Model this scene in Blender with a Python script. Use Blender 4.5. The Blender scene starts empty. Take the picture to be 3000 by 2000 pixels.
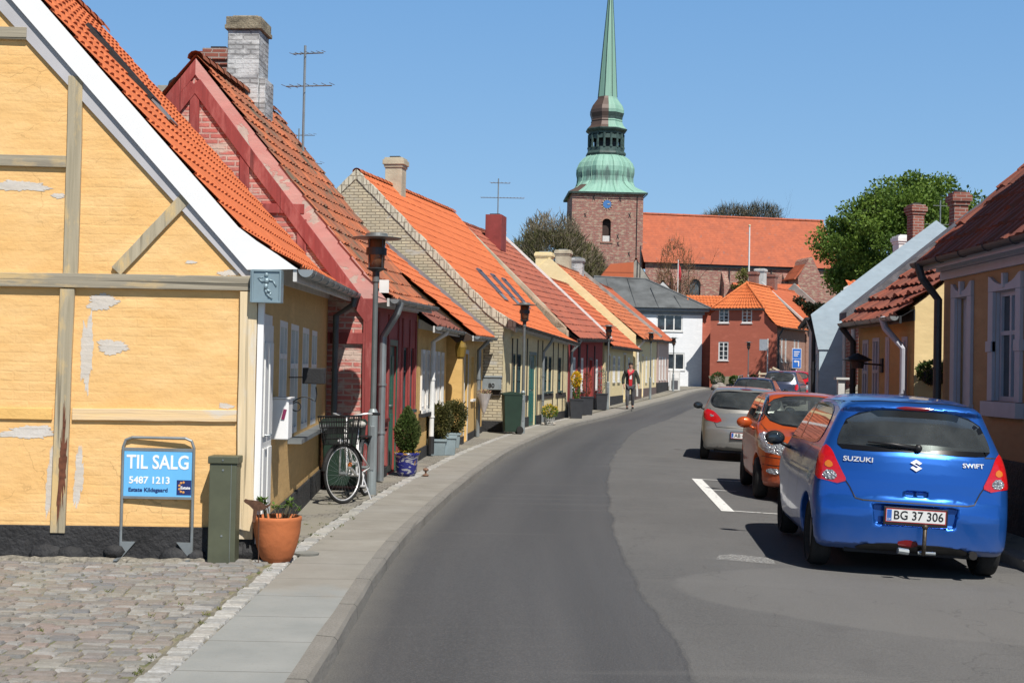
import bpy, bmesh, math, random
import numpy as np
from mathutils import Vector, Matrix
R = math.radians
random.seed(7); RNG = np.random.default_rng(7)
S = bpy.context.scene
COL = S.collection

# ------------------------------------------------------------------ camera, sky, sun, exposure
EYE = 1.68
cam = bpy.data.objects.new('camera', bpy.data.cameras.new('camera')); COL.objects.link(cam)
cam.data.lens = 48; cam.data.sensor_width = 36; cam.data.clip_start = 0.05; cam.data.clip_end = 6000
cam.matrix_world = Matrix.Translation((0, 0, EYE)) @ Matrix.Rotation(R(90 + 1.187), 4, 'X') @ Matrix.Rotation(R(1.15), 4, 'Z')
S.camera = cam
SUN_DIR = Vector((0.40, -0.88, 1.24)).normalized()
W = bpy.data.worlds.new('World'); S.world = W; W.use_nodes = True
wn = W.node_tree.nodes; wl = W.node_tree.links
sky = wn.new('ShaderNodeTexSky'); sky.sky_type = 'NISHITA'; sky.sun_disc = False
sky.sun_elevation = math.asin(SUN_DIR.z); sky.sun_rotation = math.atan2(SUN_DIR.x, SUN_DIR.y)
sky.air_density = 1.0; sky.dust_density = 0.6; sky.ozone_density = 3.0; sky.altitude = 0
bg = wn['Background']; bg.inputs[1].default_value = 0.108
sky.dust_density = 0.3; sky.ozone_density = 2.0
tint = wn.new('ShaderNodeMix'); tint.data_type = 'RGBA'; tint.inputs[0].default_value = .75; pass
grd = wn.new('ShaderNodeMix'); grd.data_type = 'RGBA'; grd.inputs[6].default_value = (2.05, 3.85, 6.05, 1); grd.inputs[7].default_value = (1.05, 2.75, 5.6, 1)   # clear spring air, paler near the horizon
wl.new(grd.outputs[2], tint.inputs[7])
wl.new(sky.outputs[0], tint.inputs[6]); 
tc = wn.new('ShaderNodeTexCoord'); sx = wn.new('ShaderNodeSeparateXYZ'); mr = wn.new('ShaderNodeMapRange'); wl.new(tc.outputs['Generated'], sx.inputs[0]); wl.new(sx.outputs[2], mr.inputs[0])
mg_ = wn.new('ShaderNodeMapRange'); wl.new(sx.outputs[2], mg_.inputs[0]); mg_.inputs[1].default_value = .04; mg_.inputs[2].default_value = .34; wl.new(mg_.outputs[0], grd.inputs[0])
mr.inputs[1].default_value = .28; mr.inputs[2].default_value = .62; mr.inputs[3].default_value = 1; mr.inputs[4].default_value = .12   # the sky deepens towards the zenith
dk = wn.new('ShaderNodeVectorMath'); dk.operation = 'SCALE'; wl.new(tint.outputs[2], dk.inputs[0]); wl.new(mr.outputs[0], dk.inputs['Scale']); wl.new(dk.outputs[0], bg.inputs[0])
sun = bpy.data.objects.new('sun', bpy.data.lights.new('sun', 'SUN')); COL.objects.link(sun)
sun.data.energy = 4.8; sun.data.angle = R(0.5); sun.data.color = (1.0, 0.95, 0.88)
sun.rotation_euler = SUN_DIR.to_track_quat('Z', 'Y').to_euler(); sun.location = (20, -40, 60)
S.view_settings.view_transform = 'Standard'; S.view_settings.look = 'None'
S.view_settings.gamma = 1; S.view_settings.exposure = 0.27
S.cycles.max_bounces = 8

# ------------------------------------------------------------------ node materials
MATS = {}
class NM:
    def __init__(s, name):
        s.m = bpy.data.materials.new(name); s.m.use_nodes = True
        s.n = s.m.node_tree.nodes; s.l = s.m.node_tree.links
        s.b = s.n['Principled BSDF']; s.out = s.n['Material Output']
    def __call__(s, typ, **kw):
        n = s.n.new('ShaderNode' + typ)
        for k, v in kw.items():
            if k in n.inputs: s.put(n.inputs[k], v)
            else: setattr(n, k, v)
        return n
    def put(s, inp, v):
        if isinstance(v, bpy.types.NodeSocket): s.l.new(v, inp)
        elif isinstance(v, (tuple, list)) and inp.type == 'RGBA' and len(v) == 3: inp.default_value = (*v, 1)
        else: inp.default_value = v
    def uv(s): return s('TexCoord').outputs['UV']
    def obj(s): return s('TexCoord').outputs['Object']
    def noise(s, sc, det=4, vec=None, rough=.55, dist=0):
        n = s('TexNoise', Scale=sc, Detail=det, Roughness=rough, Distortion=dist)
        s.l.new(vec if vec is not None else s.obj(), n.inputs['Vector']); return n.outputs['Fac']
    def scale(s, vec, v):
        n = s('VectorMath', operation='MULTIPLY'); s.l.new(vec, n.inputs[0]); n.inputs[1].default_value = v; return n.outputs[0]
    def ramp(s, f, lo, hi):
        n = s('MapRange'); s.l.new(f, n.inputs[0]); n.inputs[1].default_value = lo; n.inputs[2].default_value = hi; n.clamp = True; return n.outputs[0]
    def math(s, op, a, b=0.0, c=None):
        n = s('Math', operation=op); s.put(n.inputs[0], a); s.put(n.inputs[1], b)
        if c is not None: s.put(n.inputs[2], c)
        return n.outputs[0]
    def mix(s, f, a, b, mode='MIX'):
        n = s('Mix', data_type='RGBA', blend_type=mode)
        s.put(n.inputs[0], f); s.put(n.inputs[6], a); s.put(n.inputs[7], b); return n.outputs[2]
    def bump(s, h, dist=.01, st=1.0, nrm=None):
        n = s('Bump', Strength=st, Distance=dist); s.l.new(h, n.inputs['Height'])
        if nrm is not None: s.l.new(nrm, n.inputs['Normal'])
        s.l.new(n.outputs[0], s.b.inputs['Normal']); return n.outputs[0]
    def fin(s, col, rough=.8, metal=0, spec=None):
        s.put(s.b.inputs['Base Color'], col); s.put(s.b.inputs['Roughness'], rough); s.b.inputs['Metallic'].default_value = metal
        if spec is not None: s.b.inputs['Specular IOR Level'].default_value = spec
        return s.m

def plain(name, c, rough=.6, metal=0, var=.12, sc=6, bump=0, coat=0):
    if name in MATS: return MATS[name]
    m = NM(name); c2 = tuple(x * (1 - var * 2) for x in c)
    f = m.noise(sc, 5); m.fin(m.mix(m.ramp(f, .35, .7), c, c2), rough, metal)
    if bump: m.bump(m.noise(sc * 8, 4), bump)
    if coat: m.b.inputs['Coat Weight'].default_value = coat; m.b.inputs['Coat Roughness'].default_value = .03
    MATS[name] = m.m; return m.m

def plaster(name, c, c2, patch=None, amt=.0, bump=.012, courses=True, sc=.8):
    m = NM(name); uv = m.uv()
    st = m.scale(uv, (1, 1.9, 1))
    a = m.noise(sc * 1.7, 6, st); b = m.noise(9, 6, m.scale(uv, (.5, 1.6, 1)))
    col = m.mix(m.ramp(a, .25, .75), c, c2)
    col = m.mix(m.math('MULTIPLY', m.ramp(b, .45, .75), .45), col, tuple(x * .8 for x in c2))
    col = m.mix(m.math('MULTIPLY', m.ramp(m.noise(2.2, 5, m.scale(uv, (.7, 1.8, 1))), .55, .7), .4), col, tuple(min(1, x * 1.22 + .03) for x in c))
    h = m.math('ADD', m.noise(5, 6, st), m.math('MULTIPLY', m.noise(30, 5, uv), .35))
    if courses:
        br = m('TexBrick', Scale=1.0, **{'Brick Width': .24, 'Row Height': .075, 'Mortar Size': .012, 'Mortar Smooth': .8, 'Bias': 0.})
        w = m('VectorMath', operation='ADD'); m.l.new(uv, w.inputs[0])
        nz = m('TexNoise', Scale=3., Detail=2.); m.l.new(uv, nz.inputs['Vector'])
        m.l.new(m.scale(nz.outputs['Color'], (.03, .03, 0)), w.inputs[1]); m.l.new(w.outputs[0], br.inputs['Vector'])
        h = m.math('SUBTRACT', h, m.math('MULTIPLY', m.math('MULTIPLY', br.outputs['Fac'], m.ramp(m.noise(1.3, 3, uv), .35, .65)), .13))
    if patch:
        p = m.noise(1.15, 7, m.scale(uv, (.8, 1.2, 1)), .62, .4); pf = m.ramp(p, .62 - amt, .63 - amt)
        col = m.mix(pf, col, m.mix(m.ramp(m.noise(6, 4, uv), .3, .7), patch, tuple(x * .72 for x in patch)))
        h = m.math('SUBTRACT', h, m.math('MULTIPLY', pf, .35))
    crk = m('TexVoronoi', feature='DISTANCE_TO_EDGE', Scale=1.1); nz2 = m('TexNoise', Scale=2.5, Detail=6.); m.l.new(uv, nz2.inputs['Vector']); a2 = m('VectorMath', operation='ADD'); m.l.new(m.scale(uv, (1, 2.2, 1)), a2.inputs[0]); m.l.new(m.scale(nz2.outputs['Color'], (.9, .9, 0)), a2.inputs[1]); m.l.new(a2.outputs[0], crk.inputs['Vector'])
    if courses: col = m.mix(m.math('MULTIPLY', m.math('MULTIPLY', m.math('LESS_THAN', crk.outputs['Distance'], .0045), m.ramp(m.noise(.9, 3, uv), .5, .6)), .38), col, tuple(x * .35 for x in c2))
    m.bump(h, bump); return m.fin(col, .9)

def brick(name, c1, c2, mortar, w=.24, h=.075, ms=.012, wash=None, wamt=0., bump=.01, dark=None):
    m = NM(name); uv = m.uv()
    nz = m('TexNoise', Scale=4., Detail=3.); m.l.new(uv, nz.inputs['Vector'])
    ad = m('VectorMath', operation='ADD'); m.l.new(uv, ad.inputs[0]); m.l.new(m.scale(nz.outputs['Color'], (.012, .012, 0)), ad.inputs[1])
    br = m('TexBrick', Scale=1.0, Color1=c1, Color2=c2, Mortar=mortar, **{'Brick Width': w, 'Row Height': h, 'Mortar Size': ms, 'Mortar Smooth': .25})
    m.l.new(ad.outputs[0], br.inputs['Vector'])
    col = m.mix(m.math('MULTIPLY', m.ramp(m.noise(3.5, 6, uv), .35, .75), .5), br.outputs['Color'], tuple(x * .6 for x in c1))
    if dark: col = m.mix(m.ramp(m.noise(.35, 6, uv), .5, .62), col, dark)
    if wash:
        f = m.ramp(m.noise(2.6, 7, m.scale(uv, (.7, 1.5, 1)), .65), .6 - wamt, .68 - wamt)
        col = m.mix(f, col, m.mix(m.noise(12, 4, uv), wash, tuple(x * .75 for x in wash)))
    hh = m.math('ADD', m.math('MULTIPLY', br.outputs['Fac'], -1.), m.math('MULTIPLY', m.noise(25, 5, uv), .5))
    m.bump(hh, bump); return m.fin(col, .9)

def tiles(name, cs, moss=None, mamt=0., var=.5, grime=.4, course=0., spec=.3, rough=.75):
    """UV is in tiles: one random tone per tile, weathering across the slope"""
    m = NM(name); uv = m.uv()
    fl = m('VectorMath', operation='FLOOR'); m.l.new(uv, fl.inputs[0])
    wn_ = m('TexWhiteNoise', noise_dimensions='2D'); m.l.new(fl.outputs[0], wn_.inputs['Vector'])
    r = wn_.outputs['Value']
    col = m.mix(m.math('MULTIPLY', r, var), cs[0], cs[1])
    ob = m.obj()
    col = m.mix(m.math('MULTIPLY', m.ramp(m.noise(.9, 6, ob), .42, .7), grime), col, cs[2])
    col = m.mix(m.math('MULTIPLY', m.ramp(m.noise(14, 5, ob), .5, .75), .35), col, tuple(x * .6 for x in cs[1]))
    if course > 0:
        sp = m('SeparateXYZ'); m.l.new(uv, sp.inputs[0])
        fv = m.math('FRACT', sp.outputs[1]); col = m.mix(m.math('MULTIPLY', m.math('LESS_THAN', fv, .12), course), col, tuple(x * .35 for x in cs[2]))
    if moss: col = m.mix(m.ramp(m.noise(1.6, 8, ob, .7), .62 - mamt, .72 - mamt), col, moss)
    m.bump(m.noise(40, 4, ob), .004)
    return m.fin(col, rough, 0, spec)

def wood(name, c1, c2, c3=None, vert=True, sc=1.0, rough=.85, bump=.006, flake=None):
    m = NM(name); uv = m.uv()
    g = m.scale(uv, (22 * sc, 1.1 * sc, 1) if vert else (1.1 * sc, 22 * sc, 1))
    f = m.noise(1.0, 6, g, .6, .6); col = m.mix(m.ramp(f, .3, .7), c1, c2)
    if c3: col = m.mix(m.ramp(m.noise(1.3, 7, m.scale(uv, (3, .8, 1) if vert else (.8, 3, 1)), .65), .5, .6), col, c3)
    cr = m.ramp(m.noise(.8, 3, m.scale(uv, (14 * sc, .35 * sc, 1) if vert else (.35 * sc, 14 * sc, 1)), .5, .3), .62, .68)
    col = m.mix(m.math('MULTIPLY', cr, .75), col, tuple(x * .25 for x in c2))
    m.bump(m.math('SUBTRACT', f, m.math('MULTIPLY', cr, .8)), bump); return m.fin(col, rough)

def glassy(name, c=(.015, .02, .025), rough=.03, spec=.9):
    if name in MATS: return MATS[name]
    m = NM(name); col = m.mix(m.ramp(m.noise(1.7, 3), .4, .65), c, tuple(x * 2.2 + .01 for x in c))
    m.bump(m.noise(.9, 2), .004); MATS[name] = m.fin(col, rough, 0, spec); return MATS[name]

def leafmat(name, c1, c2, c3):
    m = NM(name); g = m('NewGeometry'); 
    col = m.mix(g.outputs['Random Per Island'], c1, c2)
    col = m.mix(m.ramp(m.noise(.8, 3), .4, .65), col, c3)
    m.fin(col, .6, 0, .3); m.b.inputs['Transmission Weight'].default_value = 0
    tr = m('BsdfTranslucent', Color=c1); mx = m('MixShader'); mx.inputs[0].default_value = .28
    m.l.new(m.b.outputs[0], mx.inputs[1]); m.l.new(tr.outputs[0], mx.inputs[2]); m.l.new(mx.outputs[0], m.out.inputs[0]); return m.m

# ------------------------------------------------------------------ mesh builder
def V(*a): return Vector(a)
class MB:
    def __init__(s): s.v = []; s.f = []; s.uvs = []
    def face(s, pts, uv=None):
        b = len(s.v); s.v += [tuple(p) for p in pts]; s.f.append(tuple(range(b, b + len(pts)))); s.uvs.append(uv)
    def addmesh(s, vs, fs, uvs=None):
        b = len(s.v); s.v += [tuple(p) for p in vs]
        for i, f in enumerate(fs): s.f.append(tuple(b + k for k in f)); s.uvs.append(uvs[i] if uvs else None)
    def obox(s, o, a, b, c):
        o, a, b, c = map(Vector, (o, a, b, c))
        p = [o, o + a, o + a + b, o + b, o + c, o + a + c, o + a + b + c, o + b + c]
        fl = a.cross(b).dot(c) < 0
        F = [(0, 3, 2, 1), (4, 5, 6, 7), (0, 1, 5, 4), (1, 2, 6, 5), (2, 3, 7, 6), (3, 0, 4, 7)]
        if fl: F = [f[::-1] for f in F]
        s.addmesh(p, F); return s
    def box(s, x0, x1, y0, y1, z0, z1): return s.obox((x0, y0, z0), (x1 - x0, 0, 0), (0, y1 - y0, 0), (0, 0, z1 - z0))
    def bar(s, a, b, w, h, up=(0, 0, 1)):
        a, b = Vector(a), Vector(b); d = b - a; u = Vector(up); x = d.cross(u)
        if x.length < 1e-5: x = d.cross(Vector((1, 0, 0)))
        x.normalize(); y = x.cross(d).normalized()
        return s.obox(a - x * w / 2 - y * h / 2, d, x * w, y * h)
    def prism(s, pts, ext):
        pts = [Vector(p) for p in pts]; e = Vector(ext); n = Vector((0, 0, 0))
        for i in range(len(pts)): n += pts[i].cross(pts[(i + 1) % len(pts)])
        if n.dot(e) > 0: pts = pts[::-1]
        k = len(pts); q = [p + e for p in pts]
        s.addmesh(pts + q, [tuple(range(k)), tuple(range(2 * k - 1, k - 1, -1))] + [(i, k + i, k + (i + 1) % k, (i + 1) % k) for i in range(k)]); return s
    def tube(s, pts, r, n=8, cap=True):
        pts = [Vector(p) for p in pts]; k = len(pts); rs = r if isinstance(r, (list, tuple)) else [r] * k
        vs = []; prev = None
        for i, p in enumerate(pts):
            d = (pts[min(i + 1, k - 1)] - pts[max(i - 1, 0)])
            if d.length < 1e-9: d = Vector((0, 0, 1))
            d.normalize()
            if prev is None: a = d.cross(Vector((0, 0, 1)) if abs(d.z) < .9 else Vector((1, 0, 0))).normalized()
            else:
                a = prev - d * prev.dot(d); a = a.normalized() if a.length > 1e-6 else d.orthogonal().normalized()
            prev = a; b = d.cross(a)
            for j in range(n): t = 2 * math.pi * j / n; vs.append(p + (a * math.cos(t) + b * math.sin(t)) * rs[i])
        fs = [(i * n + j, i * n + (j + 1) % n, (i + 1) * n + (j + 1) % n, (i + 1) * n + j) for i in range(k - 1) for j in range(n)]
        if cap: fs += [tuple(range(n))[::-1], tuple(range((k - 1) * n, k * n))]
        s.addmesh(vs, fs); return s
    def lathe(s, prof, c=(0, 0, 0), n=24, axis='Z', a0=0, wob=None):
        c = Vector(c); vs = []
        for r, z in prof:
            for j in range(n):
                t = a0 + 2 * math.pi * j / n; x, y = r * math.cos(t), r * math.sin(t)
                vs.append(c + (Vector((x, y, z)) if axis == 'Z' else Vector((z, x, y)) if axis == 'X' else Vector((y, z, x))))
        k = len(prof)
        fs = [(i * n + j, i * n + (j + 1) % n, (i + 1) * n + (j + 1) % n, (i + 1) * n + j) for i in range(k - 1) for j in range(n)]
        if prof[0][0] > 1e-6: fs.append(tuple(range(n))[::-1])
        if prof[-1][0] > 1e-6: fs.append(tuple(range((k - 1) * n, k * n)))
        s.addmesh(vs, fs); return s
    def grid(s, P, uv=None, wrap=False):
        a = len(P); b = len(P[0]); base = len(s.v)
        for row in P: s.v += [tuple(p) for p in row]
        for i in range(a - 1):
            for j in range(b - 1):
                s.f.append((base + i * b + j, base + (i + 1) * b + j, base + (i + 1) * b + j + 1, base + i * b + j + 1))
                s.uvs.append([uv[i][j], uv[i + 1][j], uv[i + 1][j + 1], uv[i][j + 1]] if uv else None)
        return s
    def ball(s, c, rx, ry=None, rz=None, n=12):
        ry = ry or rx; rz = rz or rx; c = Vector(c); P = []
        for i in range(n // 2 + 1):
            t = math.pi * i / (n // 2); P.append([c + Vector((rx * math.sin(t) * math.cos(2 * math.pi * j / n), ry * math.sin(t) * math.sin(2 * math.pi * j / n), -rz * math.cos(t))) for j in range(n + 1)])
        P = list(map(list, zip(*P))); return s.grid(P)
    def build(s, name, mat=None, parent=None, world=True, smooth=False, bevel=0, nrm=None):
        me = bpy.data.meshes.new(name)
        off = Vector((0, 0, 0))
        if world and parent is not None:
            r = parent
            while r.parent: r = r.parent
            off = r.location
        arr = np.array(s.v, dtype=float).reshape(-1, 3) - np.array(off)
        me.from_pydata([tuple(p) for p in arr], [], s.f)
        uvl = me.uv_layers.new(name='UVMap'); nl = len(me.loops); buf = np.zeros((nl, 2))
        lens = np.array([len(f) for f in s.f], int); st = np.concatenate([[0], np.cumsum(lens)[:-1]]) if len(lens) else np.zeros(0, int); has = np.array([u is not None for u in s.uvs], bool)
        for i in np.nonzero(has)[0]:
            for k, q in enumerate(s.uvs[i]): buf[st[i] + k] = q[:2]
        for L in set(lens[~has].tolist()):
            ids = np.nonzero(~has & (lens == L))[0]; p = arr[np.array([s.f[i] for i in ids])]; q = np.roll(p, -1, 1); n = np.cross(p, q).sum(1) if L < 3 else np.cross(p - p[:, :1], q - p[:, :1]).sum(1)
            n /= np.linalg.norm(n, axis=1)[:, None] + 1e-12; fl = np.abs(n[:, 2]) > .995; t = np.stack([-n[:, 1], n[:, 0], 0 * n[:, 0]], 1); t[fl] = (1, 0, 0); t /= np.linalg.norm(t, axis=1)[:, None] + 1e-12; bt = np.cross(n, t); bt[fl] = (0, 1, 0)
            u = (p * t[:, None]).sum(2); v = (p * bt[:, None]).sum(2); ix = st[ids][:, None] + np.arange(L); buf[ix, 0] = u; buf[ix, 1] = v
        uvl.data.foreach_set('uv', buf.ravel())
        if smooth: me.polygons.foreach_set('use_smooth', [True] * len(me.polygons))
        if mat: me.materials.append(mat)
        me.validate(); me.update()
        if nrm is not None: me.normals_split_custom_set_from_vertices(nrm)
        o = bpy.data.objects.new(name, me); COL.objects.link(o)
        if parent is not None: o.parent = parent
        if bevel:
            b = o.modifiers.new('bevel', 'BEVEL'); b.width = bevel; b.segments = 2; b.limit_method = 'ANGLE'; b.angle_limit = R(40)
        return o
def weld(o, d=1e-4):
    bm = bmesh.new(); bm.from_mesh(o.data); bmesh.ops.remove_doubles(bm, verts=bm.verts, dist=d); bm.to_mesh(o.data); bm.free(); return o
def tag(o, label=None, cat=None, group=None, kind=None):
    if label: o['label'] = label
    if cat: o['category'] = cat
    if group: o['group'] = group
    if kind: o['kind'] = kind
    return o
def empty(name, loc, label=None, cat=None, group=None, rz=0):
    o = bpy.data.objects.new(name, None); COL.objects.link(o); o.location = loc; o.rotation_euler = (0, 0, rz); o.empty_display_size = .1
    return tag(o, label, cat, group)
def dup(root, loc, rz=None, label=None, group=None):
    c = root.copy(); COL.objects.link(c); c.location = loc
    if rz is not None: c.rotation_euler = (0, 0, rz)
    if label: c['label'] = label
    if group: c['group'] = group
    for ch in list(root.children):
        d = ch.copy(); COL.objects.link(d); d.parent = c
        for g in list(ch.children): e = g.copy(); COL.objects.link(e); e.parent = d
    return c
def text(txt, size, mat, parent, M, name='lettering', ext=.001, off=0., shear=0, sx=1.0):
    """flat letters in the XY plane of matrix M (local to the thing)"""
    cu = bpy.data.curves.new('t', 'FONT'); cu.body = txt; cu.size = size; cu.extrude = ext; cu.offset = off; cu.shear = shear
    cu.align_x = 'CENTER'; cu.align_y = 'CENTER'; cu.resolution_u = 3
    to = bpy.data.objects.new('t', cu); COL.objects.link(to)
    dg = bpy.context.evaluated_depsgraph_get(); me = bpy.data.meshes.new_from_object(to.evaluated_get(dg))
    bpy.data.objects.remove(to); me.transform(M @ Matrix.Diagonal((sx, 1, 1, 1))); me.name = name; me.materials.clear(); me.materials.append(mat)
    o = bpy.data.objects.new(name, me); COL.objects.link(o); o.parent = parent; return o
def basis(o, x, y):
    x = Vector(x).normalized(); y = Vector(y).normalized(); z = x.cross(y)
    M = Matrix((x, y, z)).transposed().to_4x4(); M.translation = Vector(o); return M

# ------------------------------------------------------------------ lie of the land
def hr(Y):
    t = Y - 41
    return 0.0118 * .5 * (t + math.sqrt(t * t + 36)) - 0.0118 * .5 * (-41 + math.sqrt(41 * 41 + 36))
KERB = [(-.98, -14), (-.98, -4), (-.98, 3), (-.98, 7.3), (-1.0, 11.8), (-.84, 15.8), (-.57, 20.06), (.08, 27.56), (1.59, 39), (3.41, 47.1), (6.34, 60.8), (8.87, 72), (10.9, 82.1), (13.7, 93), (18., 104), (25, 115), (36, 126), (60, 142)]
def smooth_path(P, n=6):
    out = []
    for i in range(len(P) - 1):
        p0 = np.array(P[max(i - 1, 0)], float); p1 = np.array(P[i], float); p2 = np.array(P[i + 1], float); p3 = np.array(P[min(i + 2, len(P) - 1)], float)
        for k in range(n):
            t = k / n; out.append(.5 * ((2 * p1) + (-p0 + p2) * t + (2 * p0 - 5 * p1 + 4 * p2 - p3) * t * t + (-p0 + 3 * p1 - 3 * p2 + p3) * t ** 3))
    out.append(np.array(P[-1], float)); return np.array(out)
KP = smooth_path(KERB)
KT = np.gradient(KP, axis=0); KT /= np.linalg.norm(KT, axis=1)[:, None]
KN = np.stack([KT[:, 1], -KT[:, 0]], 1)          # to the right of the kerb, into the road
KS = np.concatenate([[0], np.cumsum(np.linalg.norm(np.diff(KP, axis=0), axis=1))])
def kdist(X, Y):
    p = np.array((X, Y)); i = int(np.argmin(((KP - p) ** 2).sum(1))); return float((p - KP[i]) @ KN[i])
RW = 5.75
def prof(d):
    if d < 2.4: return 0.02 * max(0, min(1, d / 2.4))
    return .02 - .030 * (d - 2.4)
def zroad(X, Y): return hr(Y) + prof(kdist(X, Y))
def zpave(X, Y):
    return hr(Y) + (.1 if kdist(X, Y) < 2.5 else prof(RW) + .11)
# ------------------------------------------------------------------ ground, road, pavements
def hrc(Y): return hr(min(Y, 175))
mg = plain('earth', (.16, .15, .11), .95, var=.2, sc=1.5, bump=.02)
g = MB(); ys = [-60, -20, -8, 0, 8, 20, 30, 36, 40, 44, 50, 60, 80, 100, 120, 150, 175, 250, 400, 900, 2500]; xs = [-2500, -800, -300, -100, -30, 0, 30, 100, 300, 800, 2500]
g.grid([[(x, y, hrc(y) - .30) for y in ys] for x in xs]); g.build('ground', mg).__setitem__('kind', 'structure')

def ribbon(mb, ds, zf, s0=0, s1=None, dy=0, jag=0):
    P = []; U = []
    for i in range(len(KP)):
        if KP[i][1] < s0 or (s1 and KP[i][1] > s1): continue
        row = []; ur = []
        for k, d in enumerate(ds):
            dd = d + (random.uniform(-jag, jag) if jag and k in (0,) else 0)
            p = KP[i] + KN[i] * dd; row.append((p[0], p[1], hr(KP[i][1]) + zf(d))); ur.append((d, KS[i]))
        P.append(row); U.append(ur)
    P = list(map(list, zip(*P))); U = list(map(list, zip(*U)))
    mb.grid(P[::-1], U[::-1]); return mb

def m_asphalt():
    m = NM('asphalt'); uv = m.uv(); ob = m.obj(); sp = m('SeparateXYZ'); m.l.new(uv, sp.inputs[0]); d = sp.outputs[0]; sv = sp.outputs[1]
    wob = m.math('MULTIPLY', m.math('SUBTRACT', m.noise(.55, 3, uv), .5), .22)
    fine = m.math('MULTIPLY', m.math('SUBTRACT', m.noise(5, 5, uv), .5), .10)
    dd = m.math('ADD', d, m.math('ADD', wob, fine))
    new = m.math('LESS_THAN', dd, 2.02)
    track = m.noise(.8, 4, m.scale(uv, (2.2, .10, 1)), .5)
    cnew = m.mix(m.ramp(track, .32, .68), (.068, .068, .070), (.102, .101, .102))
    cold = m.mix(m.ramp(m.noise(.7, 6, m.scale(uv, (1, .45, 1)), .6), .3, .7), (.116, .115, .113), (.160, .158, .154))
    cold = m.mix(m.math('MULTIPLY', m.ramp(m.noise(2.1, 5, uv, .6), .56, .66), .35), cold, (.095, .093, .092))
    edge = m.math('LESS_THAN', m.math('ABSOLUTE', m.math('SUBTRACT', dd, 2.02)), .022)
    col = m.mix(new, cold, cnew); col = m.mix(m.math('MULTIPLY', edge, .3), col, (.05, .05, .05))
    dust = m.ramp(m.math('ADD', d, m.math('MULTIPLY', m.noise(3, 6, uv, .7), .25)), .36, .05); col = m.mix(m.math('MULTIPLY', dust, .65), col, (.20, .19, .165))
    gr = m.noise(70, 3, ob, .7); col = m.mix(m.math('MULTIPLY', m.ramp(gr, .5, .72), .30), col, (.26, .255, .245)); col = m.mix(m.math('MULTIPLY', m.ramp(gr, .5, .28), .38), col, (.035, .035, .036))
    xx = m.math('DIVIDE', m.math('SUBTRACT', dd, 5.6), 3.3); yy = m.math('DIVIDE', m.math('SUBTRACT', m.math('ADD', sv, m.math('MULTIPLY', m.noise(.9, 5, uv), .5)), 24.9), 1.95)
    pm_ = m.ramp(m.math('ADD', m.math('MULTIPLY', xx, xx), m.math('MULTIPLY', yy, yy)), 1.02, .97); col = m.mix(m.math('MULTIPLY', pm_, .38), col, (.205, .20, .19))
    # lighter transverse dust streaks and a worn white smear
    st = m.ramp(m.noise(1.2, 4, m.scale(uv, (.12, 2.6, 1))), .60, .68); col = m.mix(m.math('MULTIPLY', st, .22), col, (.21, .205, .195))
    ag = m('TexVoronoi', Scale=190.); m.l.new(ob, ag.inputs['Vector'])
    col = m.mix(m.math('MULTIPLY', m.ramp(ag.outputs['Distance'], .15, .55), .30), col, m.mix(.5, col, (.02, .02, .02)))
    spk = m.ramp(m.noise(260, 2, ob), .66, .74); col = m.mix(m.math('MULTIPLY', spk, .5), col, (.42, .41, .40))
    crk = m('TexVoronoi', feature='DISTANCE_TO_EDGE', Scale=.55); 
    nz = m('TexNoise', Scale=2., Detail=6.); m.l.new(uv, nz.inputs['Vector']); ad = m('VectorMath', operation='ADD'); m.l.new(uv, ad.inputs[0]); m.l.new(m.scale(nz.outputs['Color'], (.8, .8, 0)), ad.inputs[1]); m.l.new(ad.outputs[0], crk.inputs['Vector'])
    cf = m.math('MULTIPLY', m.math('LESS_THAN', crk.outputs['Distance'], .0035), m.math('SUBTRACT', 1., new)); col = m.mix(m.math('MULTIPLY', cf, .3), col, (.05, .05, .05))
    m.bump(m.math('ADD', m.math('MULTIPLY', ag.outputs['Distance'], .8), m.noise(60, 3, ob)), .004); return m.fin(col, m.mix(new, (.85,) * 3, (.7,) * 3))
rd = MB(); ribbon(rd, [-.03, .15, .35, .7, 1.1, 1.5, 1.9, 2.4, 3, 3.6, 4.2, 4.8, 5.3, RW + .03], prof, -14)
rd.build('road', m_asphalt(), smooth=True)['kind'] = 'structure'

# lighter resurfaced patch of road in front of the blue car
m = NM('patch'); ag = m('TexVoronoi', Scale=170.); m.l.new(m.obj(), ag.inputs['Vector'])
c = m.mix(m.ramp(m.noise(1.4, 6), .3, .7), (.175, .172, .165), (.145, .142, .136)); c = m.mix(m.math('MULTIPLY', m.ramp(ag.outputs['Distance'], .15, .5), .4), c, (.09, .09, .09)); gr = m.noise(60, 3, None, .7); c = m.mix(m.math('MULTIPLY', m.ramp(gr, .5, .72), .35), c, (.36, .355, .34)); c = m.mix(m.math('MULTIPLY', m.ramp(gr, .5, .28), .4), c, (.06, .06, .06)); m.bump(ag.outputs['Distance'], .004)
PM = m.fin(c, .9)
def drape(name, pts, mat, dz=.0025, n=6, kind='structure'):
    """polygon given as two borders of equal length, laid on the road"""
    L, Rr = pts; P = []
    for (a, b) in zip(L, Rr): P.append([(a[0] + (b[0] - a[0]) * k / n, a[1] + (b[1] - a[1]) * k / n) for k in range(n + 1)])
    mb = MB(); mb.grid([[(x, y, zroad(x, y) + dz) for x, y in r] for r in P][::-1]); o = mb.build(name, mat); 
    v = o.data.polygons[0].normal.z
    if v < 0: o.data.flip_normals()
    o['kind'] = kind; return o
m = NM('road_paint'); f = m.ramp(m.noise(22, 6), .56, .66); MPAINT = m.fin(m.mix(f, (.74, .74, .71), (.30, .30, .29)), .7)
mkn = 0
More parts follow.
